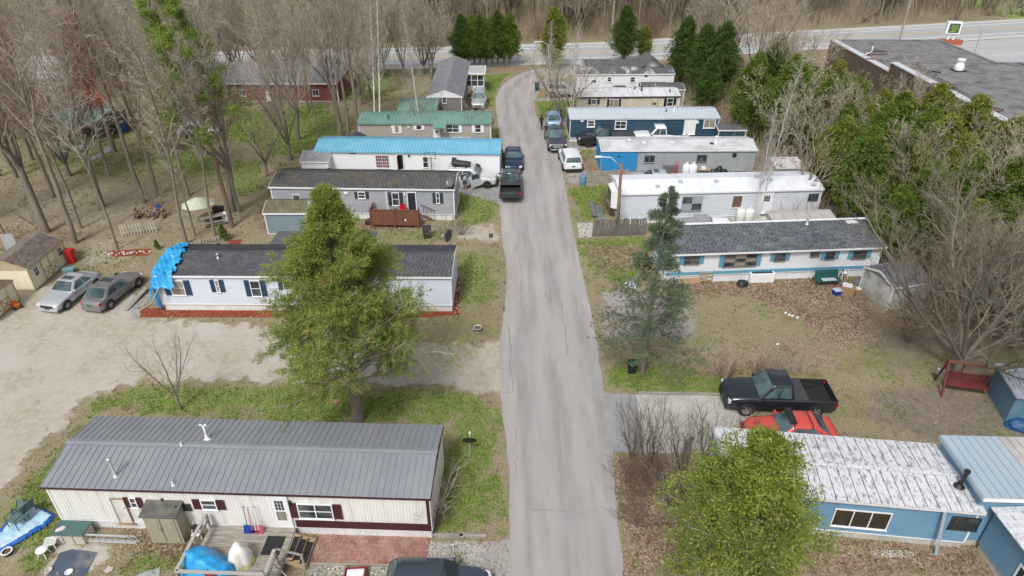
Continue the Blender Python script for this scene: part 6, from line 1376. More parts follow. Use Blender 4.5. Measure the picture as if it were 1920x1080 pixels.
for y in (-1.56, -.2): MB().bar((dkx1+.03, y, zd-.1), (dkx1+.9, y, .06), .04, .2).build('stringer', wood_tan, dk)
MB().bar((dkx1-.1, -1.7, zd+.9), (dkx1+.85, -1.62, .95), .09, .04).build('stair_rail', wood_grey, dk); MB().bar((dkx1+.85, -1.62, 0), (dkx1+.85, -1.62, .95), .08).build('stair_post', wood_grey, dk)
MB().bar((dkx1-.3, -2.0, zd+.5), (dkx1+.9, -2.5, .02), .04).build('loose_lath', wood_grey, dk)
def dloc(x, y, z=0): return H1.M @ Vector((x, y, z))
q = dloc(dkx1-1.05, -1.35, zd+.008); t = thing('door_mat', 'black rubber mat on the deck in front of the white door', 'mat', q, H1.root.rotation_euler.z); MB().box(0, 0, 0, .78, .95, .015).build('mat', black_rubber, t)
def heap(name, label, cat, loc, dims, mat, seed, ridge=False, mats=None, mf=None):
    t = thing(name, label, cat, loc); bm = bmesh.new(); bmesh.ops.create_icosphere(bm, subdivisions=4, radius=1); r = np.random.RandomState(seed); ph = r.rand(8)*6
    for v in bm.verts:
        c = v.co.copy(); a = math.atan2(c.y, c.x); k = 1+.09*math.sin(3*a+ph[0])+.06*math.sin(7*a+ph[1])*(1-abs(c.z))+.05*math.sin(9*c.z+ph[2]+4*a)
        z = max(c.z, -.05); sq = 1/max(abs(c.x), abs(c.y), .75) if ridge else 1
        if ridge: z = max(0, min(1, 1.25*max(0, 1-abs(c.x*.55+c.y*.85))**.8)) if c.z > 0 else 0; z *= 1-.12*abs(c.x)
        v.co = Vector((c.x*k*dims[0], c.y*k*dims[1], (z*dims[2]*(1+.08*math.sin(5*c.x+ph[3])*math.sin(6*c.y+ph[4])))))
        v.co.z += .02*math.sin(25*c.x+ph[5]+6*c.y)*dims[2]*(c.z > 0)
    me = bpy.data.meshes.new('cover'); bm.to_mesh(me); bm.free(); [setattr(p, 'use_smooth', True) for p in me.polygons]
    for m_ in (mats or [mat]): me.materials.append(m_)
    if mf:
        for p in me.polygons: p.material_index = mf(p.center)
    link('cover', me, t); return t
q = dloc(dx0+.95, -2.3, zd); heap('covered_furniture', 'bright blue tarpaulin tented over something on the deck', 'tarpaulin', q, (1.05, .82, 1.0), tarp, 2, True)
yb_ = M('yellow_plastic_bag', (.66, .60, .28), .45, .1, 4, .2); wb_ = M('white_plastic_bag', (.72, .72, .66), .45, .1, 4, .2)
q = dloc(dx0+2.05, -1.75, zd); heap('leaf_bag', 'large yellow and white plastic bag slumped on the deck beside the blue tarpaulin', 'bag', q, (.48, .55, 1.1), None, 5, mats=[yb_, wb_], mf=lambda c: 1 if c.z > .33+.25*c.y else 0)
q = dloc(dx0+2.45, -2.7, zd); t = thing('bowl', 'small white bowl on the deck boards near the front rail', 'bowl', q); MB().lathe([(.06, 0), (.14, .06), (.15, .07), (.13, .07), (.05, .02), (.001, .02)], 16).build('bowl', white_trim, t, smooth=True)
q = dloc(dx0+1.45, yd+.2, zd+.62); t = thing('crate', 'dark red plastic tub on the front rail of the deck', 'tub', q); mb = MB(); mb.box(-.2, -.12, 0, .2, .12, .02); mb.box(-.22, -.14, 0, .22, -.11, .3); mb.box(-.22, .11, 0, .22, .14, .3); mb.box(-.22, -.11, 0, -.19, .11, .3); mb.box(.19, -.11, 0, .22, .11, .3); mb.build('tub', M('dark_red_plastic', (.25, .03, .05), .5, .1, 3, 0), t)
def tool(label, px, hc, blade, h=1.35, kind='shovel', z=zd, y=-.25):
    x = H1.uv(px, 975)[0]+.1; q = dloc(x, y, z); t = thing(kind, label, kind, q, H1.root.rotation_euler.z)
    MB().tube([(0, 0, .05), (-.04, .2, h)], .018, 8).build('handle', hc, t)
    if kind != 'broom': MB().tube([(-.1, .2, h), (-.04, .2, h+.09), (.03, .2, h)], .014, 6).build('grip', black_plastic, t); b = MB(); b.hexa([(-.2, -.05, 0), (.2, -.05, 0), (.2, -.03, 0), (-.2, -.03, 0), (-.18, .07, .38), (.18, .07, .38), (.18, .09, .38), (-.18, .09, .38)]); b.build('blade', blade, t)
    else: MB().box(-.15, -.03, 0, .15, .04, .12).build('bristles', blade, t)
bl2 = M('royal_blue_plastic', (.015, .04, .32), .4, .1, 3, 0)
tool('blue snow shovel with green handle leaning left of the white door', 470, M('green_handle', (.03, .12, .09), .5, .1, 3, 0), bl2); tool('broom with orange handle and black head between two snow shovels', 477, M('orange_handle', (.6, .16, .06), .5, .1, 3, 0), black_plastic, 1.3, 'broom')
tool('faded red snow shovel with pale handle next to the white door', 490, white_trim, M('faded_red_plastic', (.40, .09, .11), .5, .1, 3, 0), 1.35); tool('broom with white handle leaning against the home by the red shovel', 484, white_trim, black_plastic, 1.45, 'broom'); tool('short black handled shovel leaning on the home beside the deck rail', 396, black_plastic, dark_metal, 1.1, 'shovel', 0, -.2)
# red paving, pavers as parts
pv = thing('brick_patio', 'strip of worn red pavers along the nearest home between the deck steps and the gravel', 'patio', (*G(583, 1056)[:2], 0), R(-1.5)); pm_ = M('red_paver', (.30, .145, .115), .9, .2, 3, .3, island=.0, col2=(.36, .24, .20))
pms = [MB().box(0, 0, 0, .395, .195, .035).mesh('paver', M('red_paver_%s' % n_, c_, .9, .2, 3, .3, col2=(.36, .23, .19))) for n_, c_ in (('a', (.32, .15, .115)), ('b', (.26, .12, .10)), ('c', (.36, .18, .14)))]
plen = (G(800, 1056)-G(583, 1056)).length; pd = 1.25; j = 0; y = 0
while y < pd:
    x = -(j % 2)*.2
    while x < plen-.1:
        if x > -.05 or True: share('paver', random.choice(pms), pv, (max(x, 0), y, random.uniform(.0, .008)), (0, 0, random.uniform(-.012, .012)), (1 if x >= 0 and x+.4 < plen else .48, 1, 1))
        x += .405
    y += .205; j += 1
MB().bar((0, -.06, .04), (plen, -.06, .04), .07, .08).build('edging', wood_grey, pv)
white_stone = M('white_stone', (.62, .60, .57), .9, .1, 9, .2, island=.3)
def pebbles(name, poly_px, n, s0, s1, mat, label, cat, seed=1, z=.0, gl_=None):
    r = np.random.RandomState(seed); P = np.array(gp2(poly_px)); x0, y0 = P.min(0); x1, y1 = P.max(0); X = r.uniform(x0, x1, n); Y = r.uniform(y0, y1, n); m = sdf(X, Y, P)+noise2(X, Y, 3, 2)*.15 > 0; X = X[m]; Y = Y[m]; k = len(X)
    s = r.uniform(s0, s1, k); oc = np.array([(1, 0, 0), (0, 1, 0), (-1, 0, 0), (0, -1, 0), (0, 0, .8), (0, 0, -.5)]); a = r.rand(k)*6.28
    base = oc[None]*s[:, None, None]*r.uniform(.6, 1.2, (k, 6, 1)); x = base[..., 0]*np.cos(a)[:, None]-base[..., 1]*np.sin(a)[:, None]; y = base[..., 0]*np.sin(a)[:, None]+base[..., 1]*np.cos(a)[:, None]
    V = np.stack([x+X[:, None], y+Y[:, None], base[..., 2]+s[:, None]*.3+z], 2).reshape(-1, 3); f = np.array([(0, 1, 4), (1, 2, 4), (2, 3, 4), (3, 0, 4), (1, 0, 5), (2, 1, 5), (3, 2, 5), (0, 3, 5)])
    o = link(name, npmesh(name, V, (f[None]+(np.arange(k)*6)[:, None, None]).reshape(-1, 3), mat)); return tag(o, label, cat, kind='stuff')
pebbles('white_gravel', [(590, 1062), (800, 1062), (800, 1016), (860, 1014), (910, 1025), (900, 1060), (700, 1110), (570, 1110)], 9000, .018, .04, white_stone, 'white decorative gravel between the red pavers and the parked hatchback', 'gravel')
pebbles('white_gravel', [(1625, 1032), (1700, 1032), (1716, 1040), (1690, 1046), (1630, 1042)], 500, .02, .045, white_stone, 'patch of white stones under the wall of the cornflower home', 'gravel', 3)
wn = thing('toy_wagon', 'red toy wagon filled with something white on the gravel, cut by the bottom edge', 'wagon', (*G(668, 1082)[:2], 0), R(4)); rw = M('red_wagon_paint', (.28, .02, .025), .4, .1, 3, 0)
mb = MB(); mb.box(-.42, -.22, .16, .42, .22, .19); mb.box(-.44, -.24, .16, .44, -.21, .34); mb.box(-.44, .21, .16, .44, .24, .34); mb.box(-.44, -.21, .16, -.41, .21, .34); mb.box(.41, -.21, .16, .44, .21, .34); mb.build('tray', rw, wn, bevel=.01); MB().box(-.36, -.18, .2, .36, .18, .31).build('load', white_dirty, wn, bevel=.04)
for x in (-.3, .3):
    for y in (-.25, .25): w_ = MB(); w_.lathe([(.001, -.03), (.11, -.03), (.11, .03), (.001, .03)], 14); w_.build('wheel', black_rubber, wn, (x, y, .11), (R(90), 0, 0))
for i, (a, b, c_, d_) in enumerate(((800, 1004, 868, 1006), (822, 1009, 870, 1010), (862, 1005, 912, 1007))):
    A_, B_ = G(a, b), G(c_, d_); t = thing('landscape_timber', ('leftmost', 'nearest', 'rightmost')[i]+' weathered landscape timber at the corner of the nearest home', 'timber', A_); MB().bar((0, 0, .06), (B_.x-A_.x, B_.y-A_.y, .06), .13, .11).build('timber', wood_grey, t)
satellite_dish('black satellite dish on a ground pole in the grass beside the nearest home', *G(881, 857)[:2], 0, R(180), .36, .85, M('black_dish', (.025, .027, .03), .45, .1, 4, 0))
t = thing('ball', 'pink ball on the lawn behind the nearest home', 'ball', (*G(631, 757)[:2], .13)); bm = bmesh.new(); bmesh.ops.create_icosphere(bm, subdivisions=3, radius=.16); me = bpy.data.meshes.new('ball'); bm.to_mesh(me); bm.free(); me.materials.append(M('pink_rubber', (.62, .18, .25), .5, .1, 6, 0)); link('ball', me, t)
t = thing('toy', 'small dark red toy on the lawn left of the pink ball', 'toy', (*G(611, 748)[:2], 0)); MB().box(-.12, -.08, 0, .12, .08, .12).lathe([(.06, .12), (.08, .2), (.001, .24)], 8).build('toy', rw, t)

# home 2 surroundings
ol = [tuple((H2.M @ Vector(v))[:2]) for v in ((-.35, -.5, 0), (1.25, -.4, 0), (1.35, 1.0, 0), (.9, 2.4, 0), (.75, 4.1, 0), (-.1, 4.2, 0), (-.4, 2.0, 0))]
def tz(x, y):
    l = H2.Mi @ Vector((x, y, 0)); z = H2.zr(min(max(l.y, 0), 4.25))+.10+.10*math.sin(l.x*5)*math.cos(l.y*3)
    if l.x < -.02: z -= min(1.9, (-l.x)*5)
    if l.y < -.02: z -= min(1.3, (-l.y)*4)
    return z
tp_ = thing('roof_tarpaulin', 'bright blue tarpaulin bunched over the left end of the charcoal shingle roof', 'tarpaulin', (0, 0, 0)); 
P = np.array(ol); 
def roof_tarp():
    xs = np.linspace(-.45, 1.45, 44); ys = np.linspace(-.42, 4.25, 90); V = []; idx = {}; F = []
    for j, y in enumerate(ys):
        for i, x in enumerate(xs):
            wdt = 1.45 if y < 1.3 else 1.45-.22*(y-1.3); wdt += .12*math.sin(y*6)+.08*math.sin(y*15)
            lo = -.45+.06*math.sin(y*9)
            if not (lo <= x <= wdt): continue
            z = H2.zr(min(max(y, 0), 4.25))+.06+.16*abs(math.sin(x*3.1+1.9*math.sin(y*1.9)+.8*math.sin(y*5)))*(1 if y < 1.8 else .45)+.07*abs(math.sin(y*3.1-x*5.3+math.sin(x*7)))+.025*math.sin(x*19+y*11)
            if x < 0: z -= min(1.3, -x*3.2)
            if y < 0: z -= min(.9, -y*2.6)+.15*math.sin(x*7)
            p = H2.M @ Vector((x, y, z)); idx[(i, j)] = len(V); V.append(tuple(p))
    for j in range(len(ys)-1):
        for i in range(len(xs)-1):
            k = [(i, j), (i+1, j), (i+1, j+1), (i, j+1)]
            if all(q in idx for q in k): F.append([idx[q] for q in k])
    link('cover', npmesh('cover', V, F, tarp, smooth=True), tp_)
roof_tarp()
e = MB(); e.hexa([H2.M @ Vector(v) for v in ((-.5, .3, .25), (-.1, .0, .25), (-.02, .1, .25), (-.4, .4, .25), (-.4, .2, 2.2), (.2, -.3, 2.3), (.2, -.2, 2.3), (-.35, .35, 2.2))]); e.build('hanging_fold', tarp, tp_)
MB().tube([H2.M @ Vector((.55, -.55, 2.2)), H2.M @ Vector((-.45, -.45, .8))], .03, 6).build('pole', M('pale_blue_pole', (.35, .55, .68), .5, .1, 3, 0), tp_)
for i, (a, b) in enumerate((((236, 583), (276, 545)), ((262, 584), (283, 571)))):
    A_, B_ = G(*a), G(*b); t = thing('ramp_board', ('long grey board ramp lying at the left end of the navy shuttered home', 'short pale board at the corner of the mulch bed')[i], 'board', A_); MB().bar((0, 0, .04), (B_.x-A_.x, B_.y-A_.y, .06+.2*(i == 0)), .32-.2*i, .05).build('board', wood_grey if i == 0 else wood_tan, t)
pebbles('edging_stones', [(852, 517), (864, 516), (866, 592), (853, 592)], 130, .06, .11, M('pale_edging_stone', (.42, .35, .31), .9, .2, 5, .2, island=.3), 'row of pale stones edging the red mulch at the right end of the navy shuttered home', 'stones', 5)
for i, (a, b) in enumerate(((850, 545), (848, 568), (785, 590), (852, 505))): plant('bush', 'small_shrub', ('small green shrub in the red mulch, nearest the middle of the end wall', 'small green shrub in the red mulch at the near corner of the end wall', 'small green sprout in the front mulch bed under the conifer', 'small green shrub at the far corner of the end wall')[i], 'shrub', *G(a, b)[:2], .38)
pt = pot('pale grey planter with a dark plant in the brown grass by the road', 896, 622, .26, .34, M('pale_grey_glaze', (.42, .46, .52), .5, .08, 3, 0)); 
A_ = G(905, 624); t = thing('fallen_branch', 'forked fallen branch lying beside the pale grey planter', 'branch', A_); MB().tube([(-.5, -.3, .03), (0, 0, .05), (.35, .22, .04)], [.025, .02, .01], 6).tube([(0, 0, .05), (.45, -.02, .03)], [.015, .006], 6).build('branch', bark, t)
for i, (a, b) in enumerate(((942, 497), (944, 534), (941, 582))): t = thing('wooden_bollard', ('farthest', 'middle', 'nearest')[i]+' of three short wooden posts along the left edge of the road', 'post', (*G(a, b)[:2], 0), 0, 'short posts along the road'); MB().box(-.07, -.07, 0, .07, .07, .48).build('post', wood_grey, t, bevel=.01); MB().box(-.075, -.075, .30, .075, .075, .36).build('band', bark, t)
mbx = thing('mailbox_post', 'small dark sign on a thin post at the road edge by the navy shuttered home', 'sign', (*G(921, 466)[:2], 0)); MB().bar((0, 0, 0), (0, 0, 1.1), .05).build('post', wood_grey, mbx); MB().box(-.16, -.03, .95, .16, .01, 1.3).build('panel', M('dark_brown_board', (.10, .08, .07), .8, .2, 5, .1), mbx)
# home 3 deck and bits
cdk = M('stained_cedar', (.20, .075, .04), .75, .2, 3, .15, stretch=(6, 6, .6), col2=(.13, .06, .04), island=.15)
u0 = H3.uv(697, 398)[0]; pk = thing('wooden_deck', 'reddish brown boarded deck in front of the grey home with the black door', 'deck', (*H3.root.location[:2], 0), H3.root.rotation_euler.z)
a = H3.Mi @ G(697, 427); b = H3.Mi @ G(786, 427); x0, x1, yy = a.x, b.x, a.y
for i in range(18): MB().box(x0+.02, yy+.06+i*(0-yy)/18, .62, x1-.02, yy+.06+(i+.93)*(0-yy)/18, .66).build('deck_board', cdk, pk)
npk = 26; pkm = MB().box(0, 0, .25, (x1-x0)/npk-.006, .025, 1.58).mesh('picket', cdk)
for i in range(npk): share('picket', pkm, pk, (x0+i*(x1-x0)/npk, yy, random.uniform(-.004, .004)))
npl = 14; pl = MB().box(0, 0, .25, .025, -yy/npl-.006, 1.58).mesh('picket', cdk)
for i in range(npl): share('picket', pl, pk, (x0-.03, yy+.03+i*(-yy/npl), 0))
for i in range(6): share('picket', pl, pk, (x1+.005, yy+.03+i*(-yy/npl), 0))
MB().box(x0-.06, yy-.05, 1.585, x1+.06, yy+.08, 1.62).build('rail_cap', cdk, pk); MB().box(x0-.06, yy+.085, 1.585, x0+.07, 0, 1.62).build('rail_cap', cdk, pk)
for x in (x0, (x0+x1)/2, x1): MB().box(x-.05, yy-.055, 0, x+.05, yy-.003, 1.58).build('post', cdk, pk)
MB().box((x0+x1)/2-.75, .05+yy*.35, .66, (x0+x1)/2-.68, .12+yy*.35, 2.75).build('porch_post', white_trim, pk)
for i in range(4): MB().box(x1+.05+i*.27, yy+1.6, .45-.14*i, x1+.31+i*.27, -.1, .49-.14*i).build('step', cdk, pk)
for y in (yy+1.55,): MB().bar((x1, y, 1.4), (x1+1.15, y, .85), .06).build('stair_rail', cdk, pk); 
for i in range(5): MB().bar((x1+.2+i*.22, yy+1.55, .35-.1*i), (x1+.2+i*.22, yy+1.55, 1.3-.105*i), .03).build('baluster', cdk, pk)
q = H3.M @ Vector((H3.uv(760, 390)[0], -.55, .66)); rc = thing('red_chair', 'red folding chair on the brown deck next to the black door', 'chair', q); redp = M('red_plastic', (.50, .015, .03), .4, .1, 3, 0)
MB().box(-.25, -.25, .42, .25, .22, .46).build('seat', redp, rc); MB().box(-.25, .2, .46, .25, .24, 1.0).build('backrest', redp, rc)
for x in (-.22, .22):
    for y in (-.22, .2): MB().bar((x, y, 0), (x, y, .42), .03).build('leg', dark_metal, rc)
q = H3.M @ Vector((x0+.9, -1.2, .66)); pt = pot('terracotta planter with dried flowers on the brown deck', 0, 0, .17, .2, M('terracotta', (.35, .10, .05), .8, .1, 4, .1)); pt.location = q
q = H3.M @ Vector((x0+2.0, -1.1, .66)); g_ = thing('covered_grill', 'dark rounded kettle grill on the brown deck', 'grill', q); MB().lathe([(.001, .5), (.2, .55), (.27, .7), (.2, .85), (.001, .9)], 14).build('bowl', dark_metal, g_, smooth=True)
for a in range(3): MB().tube([(.15*math.cos(a*2.1), .15*math.sin(a*2.1), .58), (.26*math.cos(a*2.1), .26*math.sin(a*2.1), 0)], .014, 6).build('leg', dark_metal, g_)
q = H3.M @ Vector((x0+2.75, -1.3, .66)); heap('laundry_bag', 'small dark and white bag beside the kettle grill on the brown deck', 'bag', q, (.2, .18, .5), black_plastic, 8, mats=[black_plastic, white_trim], mf=lambda c: 1 if c.z < .2 and c.x > 0 else 0)
for (a, b, lab, hh) in ((801, 445, 'dark lidded bin standing in the grass before the brown deck', .95),):
    t = thing('waste_bin', lab, 'bin', (*G(a, b)[:2], 0), R(8)); mb = MB(); mb.hexa([(-.26, -.26, 0), (.26, -.26, 0), (.26, .26, 0), (-.26, .26, 0), (-.32, -.32, hh-.1), (.32, -.32, hh-.1), (.32, .32, hh-.1), (-.32, .32, hh-.1)]); mb.build('body', M('dark_purple_grey_plastic', (.05, .04, .05), .6, .2, 3, .05), t, bevel=.03); MB().box(-.35, -.35, hh-.095, .35, .35, hh-.02).build('lid', black_plastic, t, bevel=.03)
q = G(692, 420); heap('refuse_sack', 'black sack on the leaves left of the brown deck', 'bag', (q.x, q.y, 0), (.35, .25, .5), black_plastic, 9)
# blue grey shed with mossy roof
a = G(503, 440); b = G(565, 440); S3 = Home('garden_shed', 'blue grey shed with mossy brown roof behind the conifer', 'shed', (a.x-.1, a.y), 0, 3.4, 2.6, 1.9, .05, .5, .5, .1, wall=M('blue_grey_panel', (.20, .27, .32), .6, .08, 2, .03), wstyle='rib', pitch=.25, roof='shingle', roofm=M('mossy_brown_shingle', (.13, .105, .075), .95, .25, 3, .3, island=.25, col2=(.16, .15, .07)))
t = thing('utility_meter', 'white utility boxes on a post at the left of the blue grey shed', 'meter', (*G(503, 437)[:2], 0)); MB().bar((0, 0, 0), (0, 0, 1.3), .09).build('post', wood_tan, t); MB().box(.05, -.1, .7, .3, .05, 1.1).build('box', white_trim, t, bevel=.02); MB().box(.05, -.08, .1, .35, .05, .6).build('box', white_trim, t, bevel=.02)
a = G(572, 330); S4 = Home('garden_shed', 'small pale shed with grey gabled roof at the left end of the blue roofed home', 'shed', (a.x+.2, 59.3), 0, 2.6, 3.0, 2.0, .05, .5, .5, .1, wall=white_vinyl, roof='shingle', roofm=gsh)
S5 = Home('garden_shed', 'small tan shed with dark gable roof in front of the tan home', 'shed', (-15.0+.2, 65.2), PI/2, 2.2, 2.0, 1.7, .05, .45, .5, .1, wall=tan_sid, roof='shingle', roofm=dk_shingle)
# basketball hoop behind the grey home
q = G(812, 330); bh = thing('basketball_hoop', 'small basketball hoop standing before the blue roofed home', 'basketball hoop', (q.x, 59.9, 0)); MB().tube([(0, 0, 0), (0, 0, 2.0), (0, -.3, 2.3)], .04, 8).build('pole', dark_metal, bh); bb = MB(); bb.box(-.5, -.34, 2.15, .5, -.31, 2.18); bb.box(-.5, -.34, 2.75, .5, -.31, 2.78); bb.box(-.5, -.34, 2.15, -.47, -.31, 2.78); bb.box(.47, -.34, 2.15, .5, -.31, 2.78); bb.build('backboard', dark_metal, bh); MB().tube([(.2*math.cos(k*.52), -.58+.2*math.sin(k*.52), 2.28) for k in range(13)], .012, 5).build('hoop', M('rim_orange', (.6, .15, .05), .5, .1, 3, 0), bh); MB().box(-.4, -.25, 0, .4, .3, .16).build('base', black_plastic, bh, bevel=.03)
# cream barn-style sheds at left
csw = M('cream_shed_panel', (.80, .745, .56), .6, .05, 2, .05); cst = M('tan_shed_trim', (.48, .38, .24), .7, .1, 3, .05); shs = M('brown_grey_shingle', (.20, .165, .14), .95, .2, 3, .3, island=.3)
def barn(label, y0, y1, x, W, h, rise, door=True):
    B = Home('garden_shed', label, 'shed', (x, y0), PI/2, y1-y0, W, h, .06, rise, .5, .08, .05, wall=csw, wstyle='flat', pitch=.6, roof='shingle', roofm=shs, fascia=cst, trim=cst, skirtm=cst); return B
SA = barn('larger cream garden shed with brown grey shingle roof at the left edge', 40.1, 44.4, -32.9, 3.0, 1.75, .62)
L_ = SA.L-.1
def bdoor(H_, u, z0, z1, w_, face='front'):
    f = H_.place(MB().box(u, -.02, z0, u+w_, -.001, z1), 'door', csw, face)
    for (a, b, c_, d_) in ((u, z0, u, z1), (u+w_, z0, u+w_, z1), (u, z0, u+w_, z0), (u, z1, u+w_, z1), (u, (z0+z1)/2, u+w_, (z0+z1)/2), (u, z0, u+w_, (z0+z1)/2), (u+w_, z0, u, (z0+z1)/2)): MB().bar((a, -.032-.004*(a != c_ and b != d_), b), (c_, -.032-.004*(a != c_ and b != d_), d_), .02, .07, up=(0, 1, 0) if a == c_ else (0, 0, 1)).build('brace', cst, f)
bdoor(SA, L_/2-.78, .12, 1.6, .76); bdoor(SA, L_/2+.02, .12, 1.6, .76)
def swin(H_, u, z, w_=.42, h_=.6, face='front'):
    f = H_.place(MB().box(u-.03, -.03, z-.03, u+w_+.03, -.001, z+h_+.03), 'window', white_trim, face)
    for i in range(2):
        for j in range(2): MB().box(u+i*w_/2+.02, -.036, z+j*h_/2+.02, u+(i+1)*w_/2-.02, -.0305, z+(j+1)*h_/2-.02).build('pane', glass, f)
swin(SA, .45, .85); swin(SA, L_-.9, .85)
SB = Home('garden_shed', 'smaller cream garden shed cut off by the left edge with braced double doors', 'shed', (-36.3, 35.6), 0, 3.0, 3.4, 1.55, .06, .75, .5, .08, .05, wall=csw, wstyle='flat', pitch=.6, roof='shingle', roofm=shs, fascia=cst, trim=cst, skirtm=cst)
bdoor(SB, .85, .12, 1.6, .76, 'right'); bdoor(SB, 1.65, .12, 1.6, .76, 'right')
def bin_(name, label, cat, px, py, w_, d_, h_, col, lidc=None, rz=0, z=0):
    t = thing(name, label, cat, (*G(px, py)[:2], z), R(rz)); mb = MB(); mb.hexa([(-w_*.42, -d_*.42, 0), (w_*.42, -d_*.42, 0), (w_*.42, d_*.42, 0), (-w_*.42, d_*.42, 0), (-w_/2, -d_/2, h_*.9), (w_/2, -d_/2, h_*.9), (w_/2, d_/2, h_*.9), (-w_/2, d_/2, h_*.9)]); mb.build('body', col, t, bevel=.02)
    MB().box(-w_*.53, -d_*.53, h_*.9+.003, w_*.53, d_*.53, h_).build('lid', lidc or col, t, bevel=.02); return t
bin_('wheeled_bin', 'red bin standing behind the larger cream shed', 'bin', 137, 492, .5, .5, 1.1, M('red_bin_plastic', (.50, .02, .02), .5, .1, 3, 0))
bin_('storage_tote', 'pale teal storage tote on the ground beside the larger cream shed', 'tote', 131, 512, .75, .5, .4, M('teal_tote', (.15, .28, .29), .6, .1, 3, .05), rz=20)
t = pot('black bucket on the sand behind the two parked cars', 221, 520, .16, .3, black_plastic, False)
sheet('plywood_scrap', [(222, 523), (275, 520), (277, 523), (226, 526)], .04, wood_tan, None, None, 'thin board lying behind the gunmetal sedan', 'board')
ws = thing('snow_blower', 'small orange and black snow blower by the doors of the smaller cream shed', 'snow blower', (*G(32, 578)[:2], 0), R(-30)); MB().box(-.3, -.2, .08, .2, .2, .35).build('auger_housing', M('orange_machine', (.65, .17, .02), .5, .1, 3, 0), ws, bevel=.04); MB().lathe([(.12, .35), (.1, .5), (.13, .58)], 10).build('chute', M('orange_machine', (.65, .17, .02)), ws)
for sd in (-.2, .2): MB().tube([(.1, sd, .35), (.75, sd, .95)], .018, 6).build('handlebar', dark_metal, ws); w_ = MB(); w_.lathe([(.001, -.04), (.15, -.04), (.15, .04), (.001, .04)], 12); w_.build('wheel', black_rubber, ws, (.15, sd, .15), (R(90), 0, 0))
# picket fence, picnic table, parasol, woodpile in the wood
pf = thing('picket_fence', 'short run of pale unpainted picket fence in front of the woodpile', 'fence', G(229, 444)); B_ = G(297, 434)-G(229, 444); n = 12; ang = math.atan2(B_.y, B_.x); pf.rotation_euler.z = ang; Lf = B_.length; ppk = M('pale_picket', (.52, .47, .39), .85, .15, 3, .15, col2=(.4, .37, .32))
pme = MB(); pme.box(0, 0, .0, .10, .025, .95); pme.hexa([(0, 0, .951), (.1, 0, .951), (.1, .025, .951), (0, .025, .951), (.04, 0, 1.02), (.06, 0, 1.02), (.06, .025, 1.02), (.04, .025, 1.02)]); pme = pme.mesh('picket', ppk)
for i in range(n): share('picket', pme, pf, (i*Lf/n, 0, random.uniform(-.04, .02)), (R(random.uniform(-4, 4)), R(random.uniform(-4, 4)), 0))
for z in (.25, .72): MB().box(0, .03, z, Lf, .065, z+.08).build('rail', ppk, pf)
pc = thing('picnic_table', 'weathered picnic table with benches under the bare trees', 'picnic table', (*G(402, 420)[:2], 0), R(28))
for i in range(5): MB().box(-.95, -.36+i*.145, .72, .95, -.36+i*.145+.135, .755).build('plank', wood_grey, pc)
for y in (-.72, .58): MB().box(-.95, y, .42, .95, y+.14, .455).build('bench', wood_grey, pc); MB().box(-.95, y+.15, .42, .95, y+.28, .455).build('bench', wood_grey, pc)
for x in (-.7, .7): MB().bar((x, -.75, .38), (x, .8, .38), .04, .09).bar((x, -.55, 0), (x, -.2, .72), .04, .09).bar((x, .55, 0), (x, .2, .72), .04, .09).build('leg_frame', wood_grey, pc)
um = thing('parasol', 'open pale green parasol standing by the picnic table', 'parasol', (*G(380, 418)[:2], 0)); n = 8; mb = MB(); pg_ = M('pale_green_canvas', (.50, .56, .40), .9, .06, 2, .05, col2=(.58, .6, .5))
cv = MB(); prof = [(.001, 2.25), (.55, 2.08), (1.3, 1.72), (1.3, 1.70)]; cv.lathe(prof, 8); cv.build('canopy', pg_, um); MB().tube([(0, 0, 0), (0, 0, 2.28)], .025, 8).build('pole', white_trim, um)
wp = thing('woodpile', 'heap of split logs and scrap wood behind the picket fence', 'woodpile', (*G(282, 408)[:2], 0), R(5)); lm = MB().tube([(0, -.25, 0), (0, .25, 0)], .07, 7).mesh('log', bark); lm2 = MB().tube([(0, -.25, 0), (0, .25, 0)], .06, 6).mesh('log', wood_tan)
for i in range(70): share('log', random.choice((lm, lm, lm2)), wp, (random.uniform(-1.3, 1.3), random.uniform(-.35, .35), .07+random.random()*.75), (random.uniform(-.2, .2), 0, random.uniform(-.5, .5)))
t = heap('blue_tarp_bundle', 'small blue bundle on the right end of the woodpile', 'bundle', (*G(300, 398)[:2], .3), (.25, .3, .35), bl2, 11)
bin_('barbecue', 'black covered barbecue beside the pine trunk', 'barbecue', 413, 408, .8, .5, 1.0, black_plastic); heap('white_sack', 'white plastic sack hanging beside the pine trunk', 'bag', (*G(426, 415)[:2], .1), (.3, .25, .8), white_trim, 13)
t = thing('pallet', 'small broken pallet leaning in the grass behind the charcoal shingle roof', 'pallet', (*G(393, 452)[:2], 0), R(18)); 
for i in range(7): MB().box(-.7+i*.22, -.3, .1, -.58+i*.22, .3, .13).build('slat', wood_grey, t)
for y in (-.25, .2): MB().box(-.75, y, .02, .85, y+.06, .095).build('stringer', wood_grey, t)
plant('bush', 'small_evergreen', 'small rounded green bush behind the charcoal shingle roof', 'bush', *G(421, 452)[:2], 1.05); plant('bush', 'small_evergreen', 'low dark green bush by the red mulch behind the blue tarpaulin', 'bush', *G(296, 468)[:2], .6)
pebbles('stone_row', [(205, 476), (285, 470), (287, 474), (206, 481)], 60, .08, .14, white_stone, 'pale stones edging the mulch bed behind the blue tarpaulin', 'stones', 7)
t = thing('garden_path_stones', 'line of grey stepping stones crossing the far lawn', 'stepping stones', (0, 0, 0)); sm = MB().lathe([(.001, .0), (.42, 0), (.40, .05), (.001, .06)], 7).mesh('stone', M('grey_stone', (.33, .32, .30), .9, .15, 3, .2))
for i in range(16): f = i/15; q = G(172+f*42, 300-f*26); share('stone', sm, t, (q.x+random.uniform(-.2, .2), q.y, .0), (0, 0, random.random()*3))
